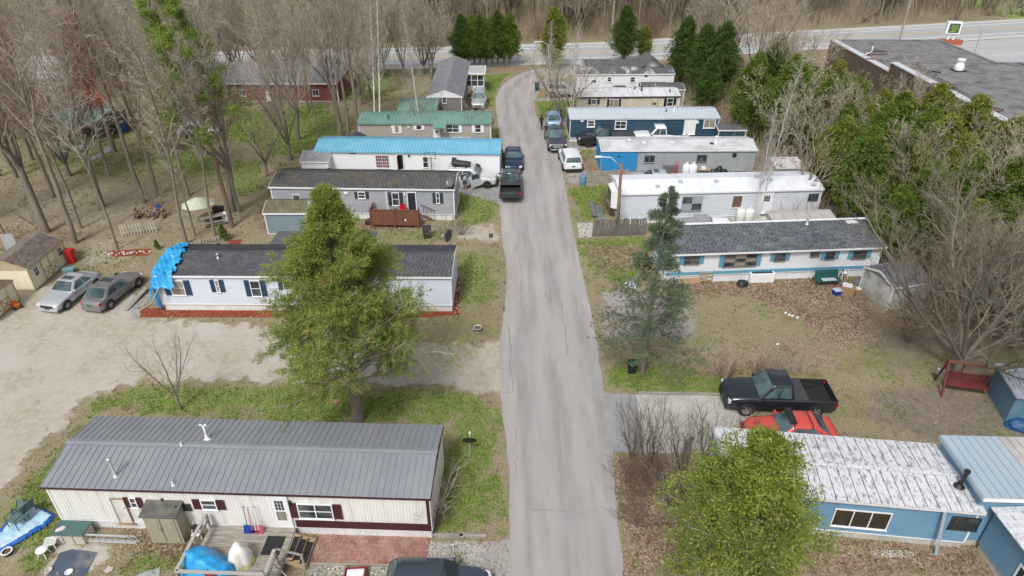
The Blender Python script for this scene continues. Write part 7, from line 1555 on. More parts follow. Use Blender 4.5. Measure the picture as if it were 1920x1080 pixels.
# far left carport, tub, and trailer
cpt = thing('carport', 'open shelter with faded green sheet roof among the trees at the upper left', 'carport', (*G(118, 262)[:2], 0), R(-14))
for x in (0, 4.6):
    for y in (0, 4.5): MB().box(x, y, 0, x+.12, y+.12, 2.2).build('post', wood_grey, cpt)
for sg, y0, y1, z0, z1 in ((1, -.4, 2.3, 2.2, 3.0), (1, 2.3, 5.0, 3.0, 2.2)): m = MB(); m.hexa([(-.4, y0, z0), (5.2, y0, z0), (5.2, y1, z1), (-.4, y1, z1), (-.4, y0, z0+.06), (5.2, y0, z0+.06), (5.2, y1, z1+.06), (-.4, y1, z1+.06)]); m.build('roof', M('faded_green_roof', (.17, .27, .24), .7, .15, 1, .1), cpt)
MB().box(0, 4.5, 0, 4.6, 4.6, 2.1).build('back_wall', wood_grey, cpt)
t = thing('garden_tractor', 'yellow garden tractor under the green sheet roof', 'tractor', cpt.matrix_world @ Vector((0, 0, 0))); q = G(157, 252); t.location = (q.x, q.y, 0); MB().box(-.9, -.35, .3, .0, .35, .8).build('bonnet', M('tractor_yellow', (.55, .27, .02), .5, .1, 3, 0), t, bevel=.06); MB().box(.1, -.25, .45, .6, .25, .6).box(.55, -.25, .6, .62, .25, 1.0).build('seat', black_plastic, t)
for x, r_ in ((-.6, .2), (.45, .32)):
    for y in (-.42, .42): w_ = MB(); w_.lathe([(.001, -.09), (r_, -.09), (r_, .09), (.001, .09)], 14); w_.build('wheel', black_rubber, t, (x, y, r_), (R(90), 0, 0))
for i, (a, b, w1, d1, col, lab) in enumerate(((180, 246, 1.6, .9, white_dirty, 'stack of pale boards beside the green sheet roof'), (196, 244, 1.5, 1.2, wood_tan, 'tan boards lying right of the pale boards'), (320, 240, 1.9, .7, white_trim, 'white plank bench on the far lawn'), (153, 281, 1.2, .9, galv, 'square grey metal fire pit on the far lawn'))):
    t = thing('board_stack', lab, 'boards' if i != 3 else 'fire pit', (*G(a, b)[:2], 0), R(12*i)); 
    for k in range(3): MB().box(-w1/2+.05*k, -d1/2, .1+.12*k, w1/2, d1/2-.08*k, .2+.12*k).build('board', col, t)
t = thing('rain_barrel', 'blue barrel on the lawn right of the green sheet roof', 'barrel', (*G(232, 247)[:2], 0)); MB().lathe([(.45, 0), (.52, .3), (.52, .7), (.46, 1.0), (.001, 1.0)], 16).build('drum', M('blue_drum', (.03, .09, .25), .5, .1, 3, 0), t, smooth=True); MB().box(-.2, -.3, 1.0, .25, .25, 1.25).build('bag', white_trim, t, bevel=.08)
t = thing('metal_locker', 'grey metal sheet standing behind the larger cream shed', 'metal sheet', (*G(24, 470)[:2], 0), R(20)); MB().box(-.4, 0, 0, .4, .05, 1.4).build('sheet', galv, t)
t = thing('low_fence', 'row of leaning stakes behind the larger cream shed', 'fence', G(40, 462))
for i in range(9): q = G(40+i*5.2, 462-i*3.2)-G(40, 462); MB().bar((q.x, q.y, 0), (q.x+random.uniform(-.05, .05), q.y, .55), .07, .03).build('stake', ppk, t)

# right side things
up_ = thing('utility_pole', 'leaning brown utility pole with a curved white street lamp arm behind the woven fence', 'utility pole', (*G(1157, 441)[:2], 0)); tpz = GY(1165, 307, 48.8)
b0 = Vector(up_.location); top = Vector((tpz.x, tpz.y, tpz.z))-b0
MB().tube([(0, 0, 0), tuple(top)], [.15, .11], 10).build('pole', M('brown_pole', (.22, .11, .06), .9, .3, 2, .3, stretch=(3, 3, .3), col2=(.27, .20, .15)), up_, smooth=True)
lt = GY(1126, 294, 48.0)-b0; m_ = (top+lt)/2+Vector((0, 0, .22)); MB().tube([top-Vector((0, 0, .25)), m_, lt], .035, 8).build('lamp_arm', white_trim, up_, smooth=True); MB().box(lt.x-.42, lt.y-.1, lt.z-.06, lt.x+.05, lt.y+.1, lt.z+.07).build('lamp_head', white_trim, up_, bevel=.04)
wf_ = thing('stake_fence', 'grey weathered stockade fence panel at the road edge by the utility pole', 'fence', G(1110, 444)); B_ = G(1211, 441)-G(1110, 444); wf_.rotation_euler.z = math.atan2(B_.y, B_.x); n = 42; Lf = B_.length
sk = MB().box(0, 0, 0, Lf/n*.86, .03, 1.5).mesh('stake', M('silvered_wood', (.13, .12, .11), .95, .25, 3, .3, stretch=(4, 4, .4), col2=(.19, .175, .16)))
for i in range(n): share('stake', sk, wf_, (i*Lf/n, 0, random.uniform(-.1, .05)), (R(random.uniform(-3, 3)), R(random.uniform(-2, 2)), 0), (random.uniform(.7, 1.05), 1, 1))
for z in (.3, .9): MB().box(0, .035, z, Lf, .08, z+.08).build('rail', wood_grey, wf_)
def pfence(label, a, b, h_, n, mat=wood_grey):
    t = thing('board_fence', label, 'fence', G(*a)); B_ = G(*b)-G(*a); t.rotation_euler.z = math.atan2(B_.y, B_.x); Lf = B_.length
    sk = MB().box(0, 0, 0, Lf/n-.012, .03, h_).mesh('board', mat)
    for i in range(n): share('board', sk, t, (i*Lf/n, 0, random.uniform(-.02, .02)))
    for z in (.25, h_-.3): MB().box(0, .035, z, Lf, .08, z+.09).build('rail', mat, t)
    for k in range(4): MB().box(k*(Lf-.1)/3, .085, 0, k*(Lf-.1)/3+.1, .18, h_+.1).build('post', mat, t)
pfence('grey board fence between the half blue home and the worn white home', (1098, 346), (1176, 342), 1.25, 26)
drum = M('blue_drum', (.03, .12, .35), .5, .1, 3, 0)
t = thing('water_drum', 'blue plastic drum at the left end of the grey board fence', 'drum', (*G(1093, 346)[:2], 0)); MB().lathe([(.25, 0), (.28, .1), (.28, .8), (.24, .9), (.001, .9)], 14).build('drum', M('pale_blue_drum', (.12, .24, .40), .5, .1, 3, 0), t, smooth=True)
def tank(label, px, py, hgt=1.25, r=.38, yoff=0, dirty=False):
    t = thing('propane_tank', label, 'propane tank', (G(px, py).x, G(px, py).y, 0)); m_ = white_dirty if dirty else white_trim; MB().lathe([(.22, 0), (.24, .08), (r*.8, .1), (r, .25), (r, hgt-.25), (r*.8, hgt-.08), (.12, hgt), (.001, hgt)], 16).build('tank', m_, t, smooth=True)
    MB().lathe([(.12, hgt-.02), (.13, hgt+.16), (.10, hgt+.16), (.10, hgt)], 10).build('collar', m_, t)
tank('left of two white propane tanks before the half blue home', 1285, 332, 1.3); tank('right of two white propane tanks before the half blue home', 1297.5, 332, 1.3)
tank('left of two grimy propane tanks against the worn white home', 1385.5, 418, 1.3, dirty=True); tank('right of two grimy propane tanks against the worn white home', 1402.5, 418, 1.3, dirty=True)
for i, (a, b) in enumerate(((1336, 328), (1347, 326), (1356, 328), (1343, 331))): heap('refuse_sack', ('leftmost', 'tallest', 'rightmost', 'frontmost')[i]+' black refuse sack in the heap beside the half blue home', 'bag', (*G(a, b)[:2], 0), (.42, .4, .8 if i == 1 else .6), black_plastic, 20+i, )
bin_('recycling_tub', 'bright blue tub by the wall of the half blue home', 'tub', 1148, 323, .6, .5, .5, M('bright_blue_tub', (.02, .12, .55), .4, .1, 3, 0)); bin_('crate', 'black crate right of the bright blue tub', 'crate', 1159, 323, .5, .5, .4, black_plastic)
t = thing('lattice_panel', 'brown lattice panel before the propane tanks', 'lattice', (*G(1256, 328)[:2], 0))
for i in range(12): MB().box(-.75+i*.125, 0, 0, -.71+i*.125, .03, .95).build('slat', M('dark_wood', (.10, .07, .05), .9, .2, 3, .1), t)
for z in (.05, .85): MB().box(-.76, .035, z, .76, .07, z+.07).build('rail', M('dark_wood', (.1, .07, .05)), t)
t = thing('red_ladder', 'red stepladder leaning beside the lattice panel', 'ladder', (*G(1266, 330)[:2], 0))
for dx in (-.15, .15): MB().bar((dx, 0, 0), (dx*.7+.1, .35, 1.35), .05).build('rail', redp, t)
for z in (.3, .6, .9): MB().bar((-.13, z*.25, z), (.16, z*.25, z), .04).build('rung', redp, t)
t = thing('work_table', 'cluttered brown table with boxes beside the half blue home', 'table', (*G(1318, 330)[:2], 0)); MB().box(-.55, -.3, .68, .55, .3, .72).build('tabletop', wood_tan, t); MB().box(-.3, -.2, .725, .1, .15, .95).build('box', white_trim, t); MB().box(-.5, -.25, 0, -.1, .2, .4).build('box', M('teal_tote', (.15, .28, .29)), t)
for x in (-.5, .5):
    for y in (-.25, .25): MB().bar((x, y, 0), (x, y, .68), .05).build('leg', wood_tan, t)
SR = Home('garden_shed', 'white shed with rusty pale roof at the right end of the half blue home', 'shed', (G(1424, 322).x, 58.0), 0, 2.6, 2.6, 1.9, .05, .25, .8, .15, wall=white_vinyl, wstyle='flat', roof='membrane', roofm=M('rust_stained_white', (.66, .65, .64), .7, .1, 2, .1, col2=(.25, .13, .09), thr=(.56, .62)))
SR2 = Home('lean_to', 'low lean-to with rust stained pale roof behind the slate shingle home', 'shed', (G(1455, 420, 2.0).x, 46.0), R(3), 4.9, 2.6, 1.95, .05, .3, .8, .1, wall=white_vinyl, wstyle='flat', roof='ribbed', rp=1.0, roofm=M('rust_stained_tin', (.42, .40, .38), .7, .12, 1.2, .1, col2=(.20, .10, .07), thr=(.57, .63)))
SN = Home('garden_shed', 'dark roofed shed at the right end of the dark blue home', 'shed', (G(1330, 256).x, 69.0), 0, 3.0, 2.2, 1.7, .05, .25, .5, .1, wall=M('dark_blue_siding', (.022, .066, .105)), roof='membrane', roofm=tar)
SD = Home('garden_shed', 'dark roofed shed pair left part beside the white mobile home', 'shed', (G(1204, 164, 2.2).x, 83.7), 0, 3.2, 2.4, 2.1, .05, .3, .5, .1, wall=M('dark_panel', (.06, .06, .065), .7, .1, 2, 0), roof='membrane', roofm=tar)
SE = Home('garden_shed', 'dark roofed shed with grey wall right of the cream mobile home', 'shed', (G(1234, 168, 2.2).x, 82.7), 0, 3.4, 3.2, 2.1, .05, .3, .5, .1, wall=M('grey_panel', (.30, .30, .29), .7, .1, 2, 0), roof='membrane', roofm=tar)
bk_ = thing('bicycle', 'bicycle leaning near the door of the dark blue home', 'bicycle', (*G(1255, 258)[:2], 0))
for x in (-.5, .5): MB().tube([(x+.32*math.cos(k*.449), 0, .33+.32*math.sin(k*.449)) for k in range(15)], .022, 5).build('wheel', black_rubber, bk_)
MB().tube([(-.5, 0, .33), (-.1, 0, .35), (.35, 0, .8), (-.2, 0, .8), (-.5, 0, .33)], .02, 5).tube([(.5, 0, .33), (.35, 0, .95)], .02, 5).tube([(-.1, 0, .35), (-.22, 0, .95)], .02, 5).build('frame', M('dull_red_frame', (.3, .06, .04), .5, .1, 3, 0), bk_); MB().box(-.33, -.06, .94, -.1, .06, .99).build('saddle', black_plastic, bk_); MB().tube([(.33, -.25, 1.0), (.35, 0, .95), (.33, .25, 1.0)], .015, 5).build('handlebar', dark_metal, bk_)
tc_ = M('grey_tarpaulin', (.24, .25, .27), .6, .12, 2.5, .2, col2=(.32, .33, .35))
cvr = thing('car_tarpaulin', 'grey tarpaulin draped over the nose of the white car', 'tarpaulin', (0, 0, 0)); 
def car_tarp():
    V = []; F = []; nx_, ny_ = 26, 22
    for j in range(ny_+1):
        for i in range(nx_+1):
            x = 12.6+i/nx_*3.0; y = 47.0+j/ny_*2.9; e = min(j, ny_-j)/ny_*2; z = .72+.28*min(1, (x-12.6)/1.6)+(.30 if x > 14.5 else 0); z *= min(1, e*3.2+.03); z *= min(1, .05+(x-12.6)*1.3); z += .05*abs(math.sin(x*5+y*3))+.04*abs(math.sin(y*6-x*4)); V.append((x, y, z+.06))
    for j in range(ny_):
        for i in range(nx_): a = j*(nx_+1)+i; F.append((a, a+1, a+nx_+2, a+nx_+1))
    link('cover', npmesh('cover', V, F, tc_, smooth=True), cvr)
car_tarp()
heap('white_sheet', 'white sheet bunched over the grey tarpaulin on the white car', 'sheet', (13.9, 46.95, .35), (.8, .35, .75), white_trim, 31)
# before home 7
pw_ = M('raw_plywood', (.40, .26, .16), .8, .12, 2, .1, col2=(.33, .20, .12)); 
t = thing('plywood_sheet', 'reddish plywood sheets leaning against the wall behind the spruce', 'plywood', (*G(1277, 531)[:2], 0), R(4)); m = MB(); m.hexa([(0, 0, 0), (2.1, 0, 0), (2.1, .03, 0), (0, .03, 0), (0, .28, 1.15), (2.1, .28, 1.15), (2.1, .31, 1.15), (0, .31, 1.15)]); m.build('sheet', pw_, t); m = MB(); m.hexa([(-.15, -.1, 0), (1.4, -.1, 0), (1.4, -.07, 0), (-.15, -.07, 0), (-.15, .2, .8), (1.4, .2, .8), (1.4, .23, .8), (-.15, .23, .8)]); m.build('sheet', pw_, t)
t = thing('broken_chair', 'small broken wooden chair frame in front of the plywood', 'chair', (*G(1323, 531)[:2], 0), R(10))
for x in (-.45, 0, .45): MB().bar((x, 0, 0), (x, .05, .85), .07, .04).build('upright', wood_tan, t)
for z in (.2, .5, .82): MB().bar((-.5, .02, z), (.5, .05, z), .07, .03).build('crosspiece', wood_tan, t)
t = thing('white_appliance', 'white freezer lying on its back against the blue stripe wall', 'freezer', (*G(1405, 531)[:2], 0), R(3)); MB().box(0, 0, 0, 1.75, .75, .72).build('cabinet', white_trim, t, bevel=.03); m = MB(); m.hexa([(.02, .45, .73), (1.73, .45, .73), (1.73, .5, .73), (.02, .5, .73), (.02, .75, 1.2), (1.73, .75, 1.2), (1.73, .8, 1.2), (.02, .8, 1.2)]); m.build('raised_lid', white_trim, t, bevel=.02); MB().box(.12, .08, .722, 1.6, .42, .735).build('opening', dark_metal, t)
heap('refuse_sack', 'black sack on the leaves left of the white freezer', 'bag', (*G(1391, 535)[:2], 0), (.42, .35, .42), black_plastic, 41)
gs_ = thing('glider_swing', 'dark green metal glider swing by the blue stripe wall', 'garden swing', (*G(1550, 534)[:2], 0), R(6)); gg = M('dark_green_metal', (.015, .10, .09), .5, .1, 3, 0)
for x in (-.95, .95): MB().tube([(x, -.5, 0), (x, 0, 1.15), (x, .5, 0)], .025, 6).build('side_frame', gg, gs_)
MB().tube([(-.95, 0, 1.15), (.95, 0, 1.15)], .025, 6).build('top_bar', gg, gs_); MB().box(-.85, -.3, .42, .85, .25, .46).build('seat', gg, gs_); m = MB(); m.hexa([(-.85, .25, .46), (.85, .25, .46), (.85, .28, .46), (-.85, .28, .46), (-.85, .42, .95), (.85, .42, .95), (.85, .45, .95), (-.85, .45, .95)]); m.build('backrest', gg, gs_); MB().box(-.5, -.25, .465, .5, .1, .52).build('cushion', M('pale_cushion', (.5, .55, .62), .9, .2, 5, .1), gs_, bevel=.02)
pcx = thing('plastic_chair', 'white plastic garden chair right of the green glider swing', 'chair', (*G(1578, 520)[:2], 0), R(200))
for x in (-.24, .24):
    for y in (-.22, .24): MB().bar((x*1.1, y*1.1, 0), (x, y, .42 if y < 0 else .62), .05, .03).build('leg', white_trim, pcx)
    MB().bar((x*1.05, -.24, .62), (x*1.05, .24, .62), .06, .03).build('armrest', white_trim, pcx)
MB().box(-.25, -.22, .41, .25, .24, .44).build('seat', white_trim, pcx)
for i in range(5): MB().bar((-.2+i*.1, -.22, .44), (-.2+i*.1, -.36, .88), .05, .02).build('back_slat', white_trim, pcx)
MB().bar((-.24, -.36, .88), (.24, -.36, .88), .06, .03).build('top_rail', white_trim, pcx)
bin_('storage_tote', 'royal blue tote on the leaves in front of the green swing', 'tote', 1569, 552, .6, .45, .4, bl2, M('pale_lid', (.5, .55, .7), .5, .1, 3, 0), 15)
cbx = M('cardboard', (.38, .24, .13), .9, .1, 3, .05); t = thing('cardboard_box', 'tall cardboard box with white top right of the blue tote', 'box', (*G(1587, 553)[:2], 0), R(-28)); MB().box(-.42, -.25, 0, .42, .25, .72).build('box', cbx, t); MB().box(-.4, -.24, .725, .2, .24, .80).build('flap', white_trim, t)
t = thing('cardboard_box', 'open small box of white rags beside the tall cardboard box', 'box', (*G(1606, 549)[:2], 0), R(15)); MB().box(-.3, -.25, 0, .3, .25, .3).build('box', cbx, t); MB().box(-.2, -.18, .3, .22, .15, .42).build('rags', white_dirty, t, bevel=.05)
heap('grey_bundle', 'grey bundle between the boxes and the grey shed', 'bundle', (*G(1615, 535)[:2], 0), (.5, .4, .5), M('grey_canvas', (.22, .20, .20), .9, .2, 4, .2), 43)
# metal shed right
gw = M('grimy_white_metal', (.50, .51, .48), .6, .15, 1.5, .05, col2=(.30, .29, .24), thr=(.5, .62)); sr_ = M('dark_grey_tin_roof', (.125, .13, .145), .6, .15, 1.5, .05, col2=(.22, .22, .24))
a = G(1627, 553); b = G(1662, 582); c_ = G(1735, 590)
MS = Home('metal_shed', 'grimy white metal shed with dark grey roof under the big bare tree', 'shed', (b.x, b.y), R(-2), 2.9, 2.9, 1.75, .04, .45, .5, .06, .04, wall=gw, wstyle='rib', pitch=.3, roof='ribbed', rp=.5, roofm=sr_, skirtm=gw, trim=white_dirty)
MS.root.rotation_euler.z = R(14); MS.M = Matrix.Translation((b.x, b.y, 0)) @ Matrix.Rotation(R(14), 4, 'Z')
MS.place(MB().box(.55, -.03, .1, 2.1, -.002, 1.7), 'sliding_door', gw, 'left')
for i, (a, b) in enumerate(((1470, 586), (1477, 590), (1483, 592), (1492, 595), (1455, 645))): sheet('paper_scrap', [(a, b), (a+5, b-1), (a+6, b+2), (a+1, b+3)], .03+.002*i, white_trim, None, None, ('leftmost', 'second', 'third', 'rightmost', 'lone nearer')[i]+' scrap of white paper on the brown grass', 'paper', 'paper scraps on the grass')
A_ = G(1531, 635); t = thing('tilted_stake', 'thin grey stake leaning in the brown yard', 'stake', A_); MB().tube([(0, 0, 0), (.35, .1, .95)], .03, 6).build('stake', wood_grey, t)
bin_('waste_bin', 'black bin beside the spruce trunk at the road edge', 'bin', 1184, 697, .5, .5, .75, black_plastic, M('dark_green_lid', (.02, .06, .05), .5, .1, 3, 0)); bin_('wheeled_bin', 'green bin on the grass beyond the person in black', 'bin', 1033, 240, .55, .55, 1.05, M('green_bin', (.015, .07, .05), .5, .1, 3, 0)); bin_('wheeled_bin', 'dark green bin at the far bend of the road', 'bin', 1007, 170, .6, .6, 1.1, M('green_bin', (.015, .07, .05)))
bin_('wheeled_bin', 'dark blue bin at the foot of the pale trunk in the small lawn', 'bin', 1048, 231, .5, .5, 1.6, M('navy_bin', (.02, .03, .06), .5, .1, 3, 0))
t = thing('traffic_cone', 'orange traffic cone by the boxy suv', 'traffic cone', (*G(1012, 178)[:2], 0)); MB().box(-.22, -.22, 0, .22, .22, .04).build('base', M('cone_orange', (.7, .14, .02), .6, .1, 3, 0), t); MB().lathe([(.16, .04), (.03, .7), (.001, .7)], 12).build('cone', M('cone_orange', (.7, .14, .02)), t)
sheet('storm_debris', [(1168, 533), (1180, 528), (1192, 533), (1190, 543), (1172, 542)], .12, M('crumpled_plastic', (.55, .60, .68), .5, .2, 5, .3), None, None, 'crumpled pale plastic in the gravel drive under the spruce', 'plastic sheet', jag=.05)
# red swing, blue tarp, teal shed, big tree bits
sw_ = thing('garden_swing', 'dark red wooden frame swing bench under the big bare tree', 'garden swing', (*G(1808, 735)[:2], 0), R(-14)); mr_ = M('dark_red_wood', (.16, .03, .035), .8, .2, 3, .15)
for x in (-1.35, 1.35): MB().bar((x, -.75, 0), (x, 0, 1.9), .1).bar((x, .75, 0), (x, 0, 1.9), .1).build('a_frame', mr_, sw_)
MB().bar((-1.4, 0, 1.92), (1.4, 0, 1.92), .1, .14).build('top_beam', M('rusty_beam', (.19, .085, .055), .9, .2, 3, .2), sw_)
for i in range(16): MB().box(-1.05+i*.13, .22, .55, -.95+i*.13, .25, 1.05).build('back_slat', mr_, sw_)
for i in range(5): MB().box(-1.1, -.3+i*.11, .5, 1.05, -.21+i*.11, .53).build('seat_slat', mr_, sw_)
MB().box(-1.1, .2, 1.055, 1.05, .27, 1.12).build('top_rail', mr_, sw_)
for x in (-1.0, 1.0): MB().tube([(x, 0, .55), (x, 0, 1.88)], .015, 5).build('chain', dark_metal, sw_)
tl = M('teal_blue_metal', (.10, .21, .29), .55, .08, 2, .05, col2=(.14, .26, .34)); a = G(1884, 792)
t = thing('blue_shed', 'blue metal shed with pale ribbed roof cut off by the right edge', 'shed', (a.x, a.y, 0), R(-12))
sb_ = MB()
for i in range(8): sb_.box(i*.4, -.0, 0, i*.4+.39, .02, 1.75)
sb_.box(-.02, .02, 0, .0, 2.6, 1.75); sb_.box(3.2, 0, 0, 3.22, 2.6, 1.75); sb_.build('wall', tl, t)
rr = MB(); rr.box(-.15, -.15, 1.76, 3.4, 2.8, 1.82); 
for i in range(9): rr.box(-.12+i*.42, -.15, 1.822, -.07+i*.42, 2.8, 1.86)
rr.build('roof', M('pale_lilac_metal', (.38, .42, .50), .5, .08, 2, .05), t)
heap('teal_tarpaulin', 'turquoise tarpaulin bunched against the blue metal shed', 'tarpaulin', (*G(1882, 722)[:2], .1), (.7, .5, 1.1), M('turquoise_tarp', (.08, .42, .52), .5, .15, 3, .2, col2=(.3, .5, .55)), 51)
heap('dark_blue_heap', 'dark blue crumpled cover at the foot of the blue metal shed', 'tarpaulin', (*G(1908, 800)[:2], 0), (.6, .5, .5), M('deep_blue_cover', (.01, .08, .20), .5, .2, 3, .2), 52)
q = G(1752, 708); t = thing('bird_feeder', 'pale bucket fixed to the trunk of the big bare tree', 'bucket', (q.x-.1, q.y-.35, .55)); MB().lathe([(.14, 0), (.2, .35), (.21, .36), (.001, .36)], 12).build('bucket', M('pale_bucket', (.42, .5, .58), .5, .1, 3, 0), t, smooth=True)
# driveway edge timber and stub post
A_, B_ = G(1197, 738), G(1358, 741); t = thing('edging_timber', 'long wooden timber edging the concrete driveway', 'timber', A_); MB().bar((0, 0, .06), (B_.x-A_.x, B_.y-A_.y, .06), .12, .12).build('timber', wood_grey, t)
A_ = G(1288, 868); t = thing('stub_post', 'knobbly weathered post with a small lantern among the bare bushes', 'post', A_); MB().tube([(0, 0, 0), (.03, 0, .6), (-.02, .03, 1.2), (.03, 0, 1.75)], [.10, .09, .11, .09], 8).build('post', M('lichen_wood', (.20, .19, .165), .95, .3, 6, .5), t); MB().lathe([(.09, 1.75), (.12, 1.85), (.06, 1.95), (.001, 2.0)], 8).build('knob', wood_grey, t); MB().box(-.22, -.06, 1.3, -.1, .06, 1.5).build('lantern', M('verdigris', (.15, .22, .18), .7, .2, 4, .1), t)
pebbles('field_stones', [(1205, 880), (1240, 870), (1300, 865), (1350, 880), (1300, 960), (1260, 960), (1215, 930)], 46, .12, .26, M('grey_boulder', (.30, .28, .26), .9, .25, 3, .4, island=.2), 'grey stones and rubble among the bare bushes', 'stones', 9)
ww = thing('stone_edging', 'row of stacked dark stones bordering the path at the worn white home', 'stones', (0, 0, 0)); sm = MB().lathe([(.001, 0), (.25, 0), (.22, .14), (.001, .16)], 7).mesh('stone', M('dark_stone', (.16, .15, .15), .9, .25, 3, .3))
for i in range(14): f = i/13; q = G(1109+f*5, 381+f*26); share('stone', sm, ww, (q.x, q.y, .16*(i % 2)), (0, 0, random.random()*3))
# street lamp, poles, sign, wires
lp = thing('street_lamp', 'grey street lamp on a thin pole at the far bend of the road', 'street lamp', (*G(1027, 156)[:2], 0)); Yl = G(1027, 156).y; tz_ = GY(1028, 84, Yl); MB().tube([(0, 0, 0), (0, 0, tz_.z)], [.12, .08], 8).build('pole', galv, lp); hd_ = GY(1006, 79, Yl)-Vector(lp.location); MB().tube([(0, 0, tz_.z-.1), (hd_.x*.5, 0, hd_.z+.1), (hd_.x, 0, hd_.z)], .04, 6).build('arm', galv, lp); MB().box(hd_.x-.35, -.12, hd_.z-.08, hd_.x+.25, .12, hd_.z+.06).build('lamp_head', white_trim, lp, bevel=.04)
def upole(label, x, y, h_, az=0):
    t = thing('power_pole', label, 'utility pole', (x, y, 0), az); MB().tube([(0, 0, 0), (0, 0, h_)], [.17, .12], 8).build('pole', wood_grey, t); MB().box(-1.1, -.06, h_-.9, 1.1, .06, h_-.75).build('crossarm', wood_grey, t)
    for x_ in (-1, -.4, .4, 1): MB().lathe([(.05, h_-.75), (.07, h_-.65), (.03, h_-.55)], 8, (x_, 0, 0)).build('insulator', white_trim, t)
pts = [(-92, 113), (-38, 118), (17, 121.5), (64, 117.5), (112, 126)]
for i, (a, b) in enumerate(pts[1:4]): upole(('wooden power pole along the highway behind the left wood', 'wooden power pole along the highway behind the road bend', 'tall wooden power pole beyond the commercial building')[i], a, b, 12.5, R(100))
wr_ = M('power_cable', (.12, .12, .125), .6, .1, 3, 0); wr2 = M('pale_power_cable', (.5, .5, .5), .6, .1, 3, 0)
for k, (dz, dy, m_, r_) in enumerate(((11.9, -.9, wr2, .035), (11.9, .5, wr_, .03), (11.2, 0, wr_, .03), (9.4, 0, wr_, .055), (8.9, 0, wr_, .045))):
    for a, b in zip(pts[:-1], pts[1:]):
        n = 14; P = [(a[0]+(b[0]-a[0])*i/n, a[1]+(b[1]-a[1])*i/n+dy, dz-1.1*4*(i/n)*(1-i/n)) for i in range(n+1)]
        o = MB().tube(P, r_, 4, cap=False).build('power_line', m_); tag(o, ('pale top', 'dark upper', 'dark middle', 'thick lower', 'lowest dark')[k]+' power line strung along the highway', 'power line', 'power lines along the highway')
A_ = G(1778, 82); sg = thing('roadside_sign', 'roadside sign with green and yellow panel on a brick planter by the highway', 'sign', (A_.x, A_.y, 0), R(-12))
MB().prism([(-1.8, -.4), (-1.6, -.8), (1.6, -.9), (2.0, -.2), (1.6, .5), (-1.5, .4)], 0, .7).build('planter', M('brick_planter', (.36, .10, .055), .9, .15, 4, .2), sg); MB().box(-.5, -.15, .7, -.2, .15, 1.6).build('post', white_trim, sg); MB().box(.3, -.15, .7, .6, .15, 1.6).build('post', white_trim, sg)
MB().prism([(-1.1, -.45), (1.1, -.45), (1.1, .45), (-1.1, .45)], 1.6, 3.5).build('cabinet', white_trim, sg, bevel=.08); MB().box(-.8, -.47, 1.8, .8, -.452, 3.25).build('panel', M('dark_green_print', (.02, .10, .06), .4, .1, 3, 0), sg); MB().box(1.102, -.4, 1.7, 1.12, .4, 3.4).build('panel', M('maroon_print', (.10, .02, .03), .5, .1, 3, 0), sg)
yp = M('yellow_print', (.45, .50, .05), .5, .1, 3, 0); m = MB()
for z, x0_, x1_ in ((2.9, -.45, .45), (2.6, -.55, .5), (2.3, -.3, .55), (2.05, -.5, .2)):
    x = x0_
    while x < x1_: w_ = random.uniform(.06, .16); m.box(x, -.482, z-.07, x+w_, -.472, z+random.uniform(.03, .09)); x += w_+.05
m.build('lettering', yp, sg)
t = thing('parking_lamp', 'thin light pole in the car park beside the commercial building', 'light pole', (61.4, 93.5, 0)); MB().tube([(0, 0, 0), (0, 0, 6.9)], .08, 8).build('pole', galv, t); MB().box(-.55, -.1, 6.9, .55, .1, 7.05).build('lamp_head', galv, t)
# ------------------------------------------------------------------ trees and shrubs
random.seed(21)
def P2(px, py): q = G(px, py); return q.x, q.y
plant('big_cedar', 'large_conifer', 'large bushy yellow green conifer in the middle left of the picture', 'tree', *P2(672, 788), (1.24, 1.12, 1.0), 1.0)
plant('spruce', 'thin_spruce', 'thin dark spruce at the right road edge beside the black bin', 'tree', *P2(1205, 697), 1.0, .3)
fc = plant('front_cedar', 'green_tree', 'yellow green leafy tree in the right foreground before the cornflower home', 'tree', 8.6, 16.7, (1.2, 1.15, 1.0), .6, z=0)
plant('small_bare', 'small_bare_tree', 'small bare tree on the lawn behind the nearest home', 'tree', *P2(340, 768), (.8, .8, 1.2))
plant('big_spread', 'big_bare_tree', 'big spreading bare tree with thick trunk at the right', 'tree', *P2(1790, 702), 1.06, .5)
plant('big_spread', 'big_bare_tree', 'second bare tree partly outside the right edge', 'tree', 30.5, 33.5, 1.0, 2.5)
plant('pine', 'pine_tree', 'tall thin pine with tufted green needles at the upper left', 'tree', *P2(435, 426), 1.0, 0.0, tilt=(0, .03))
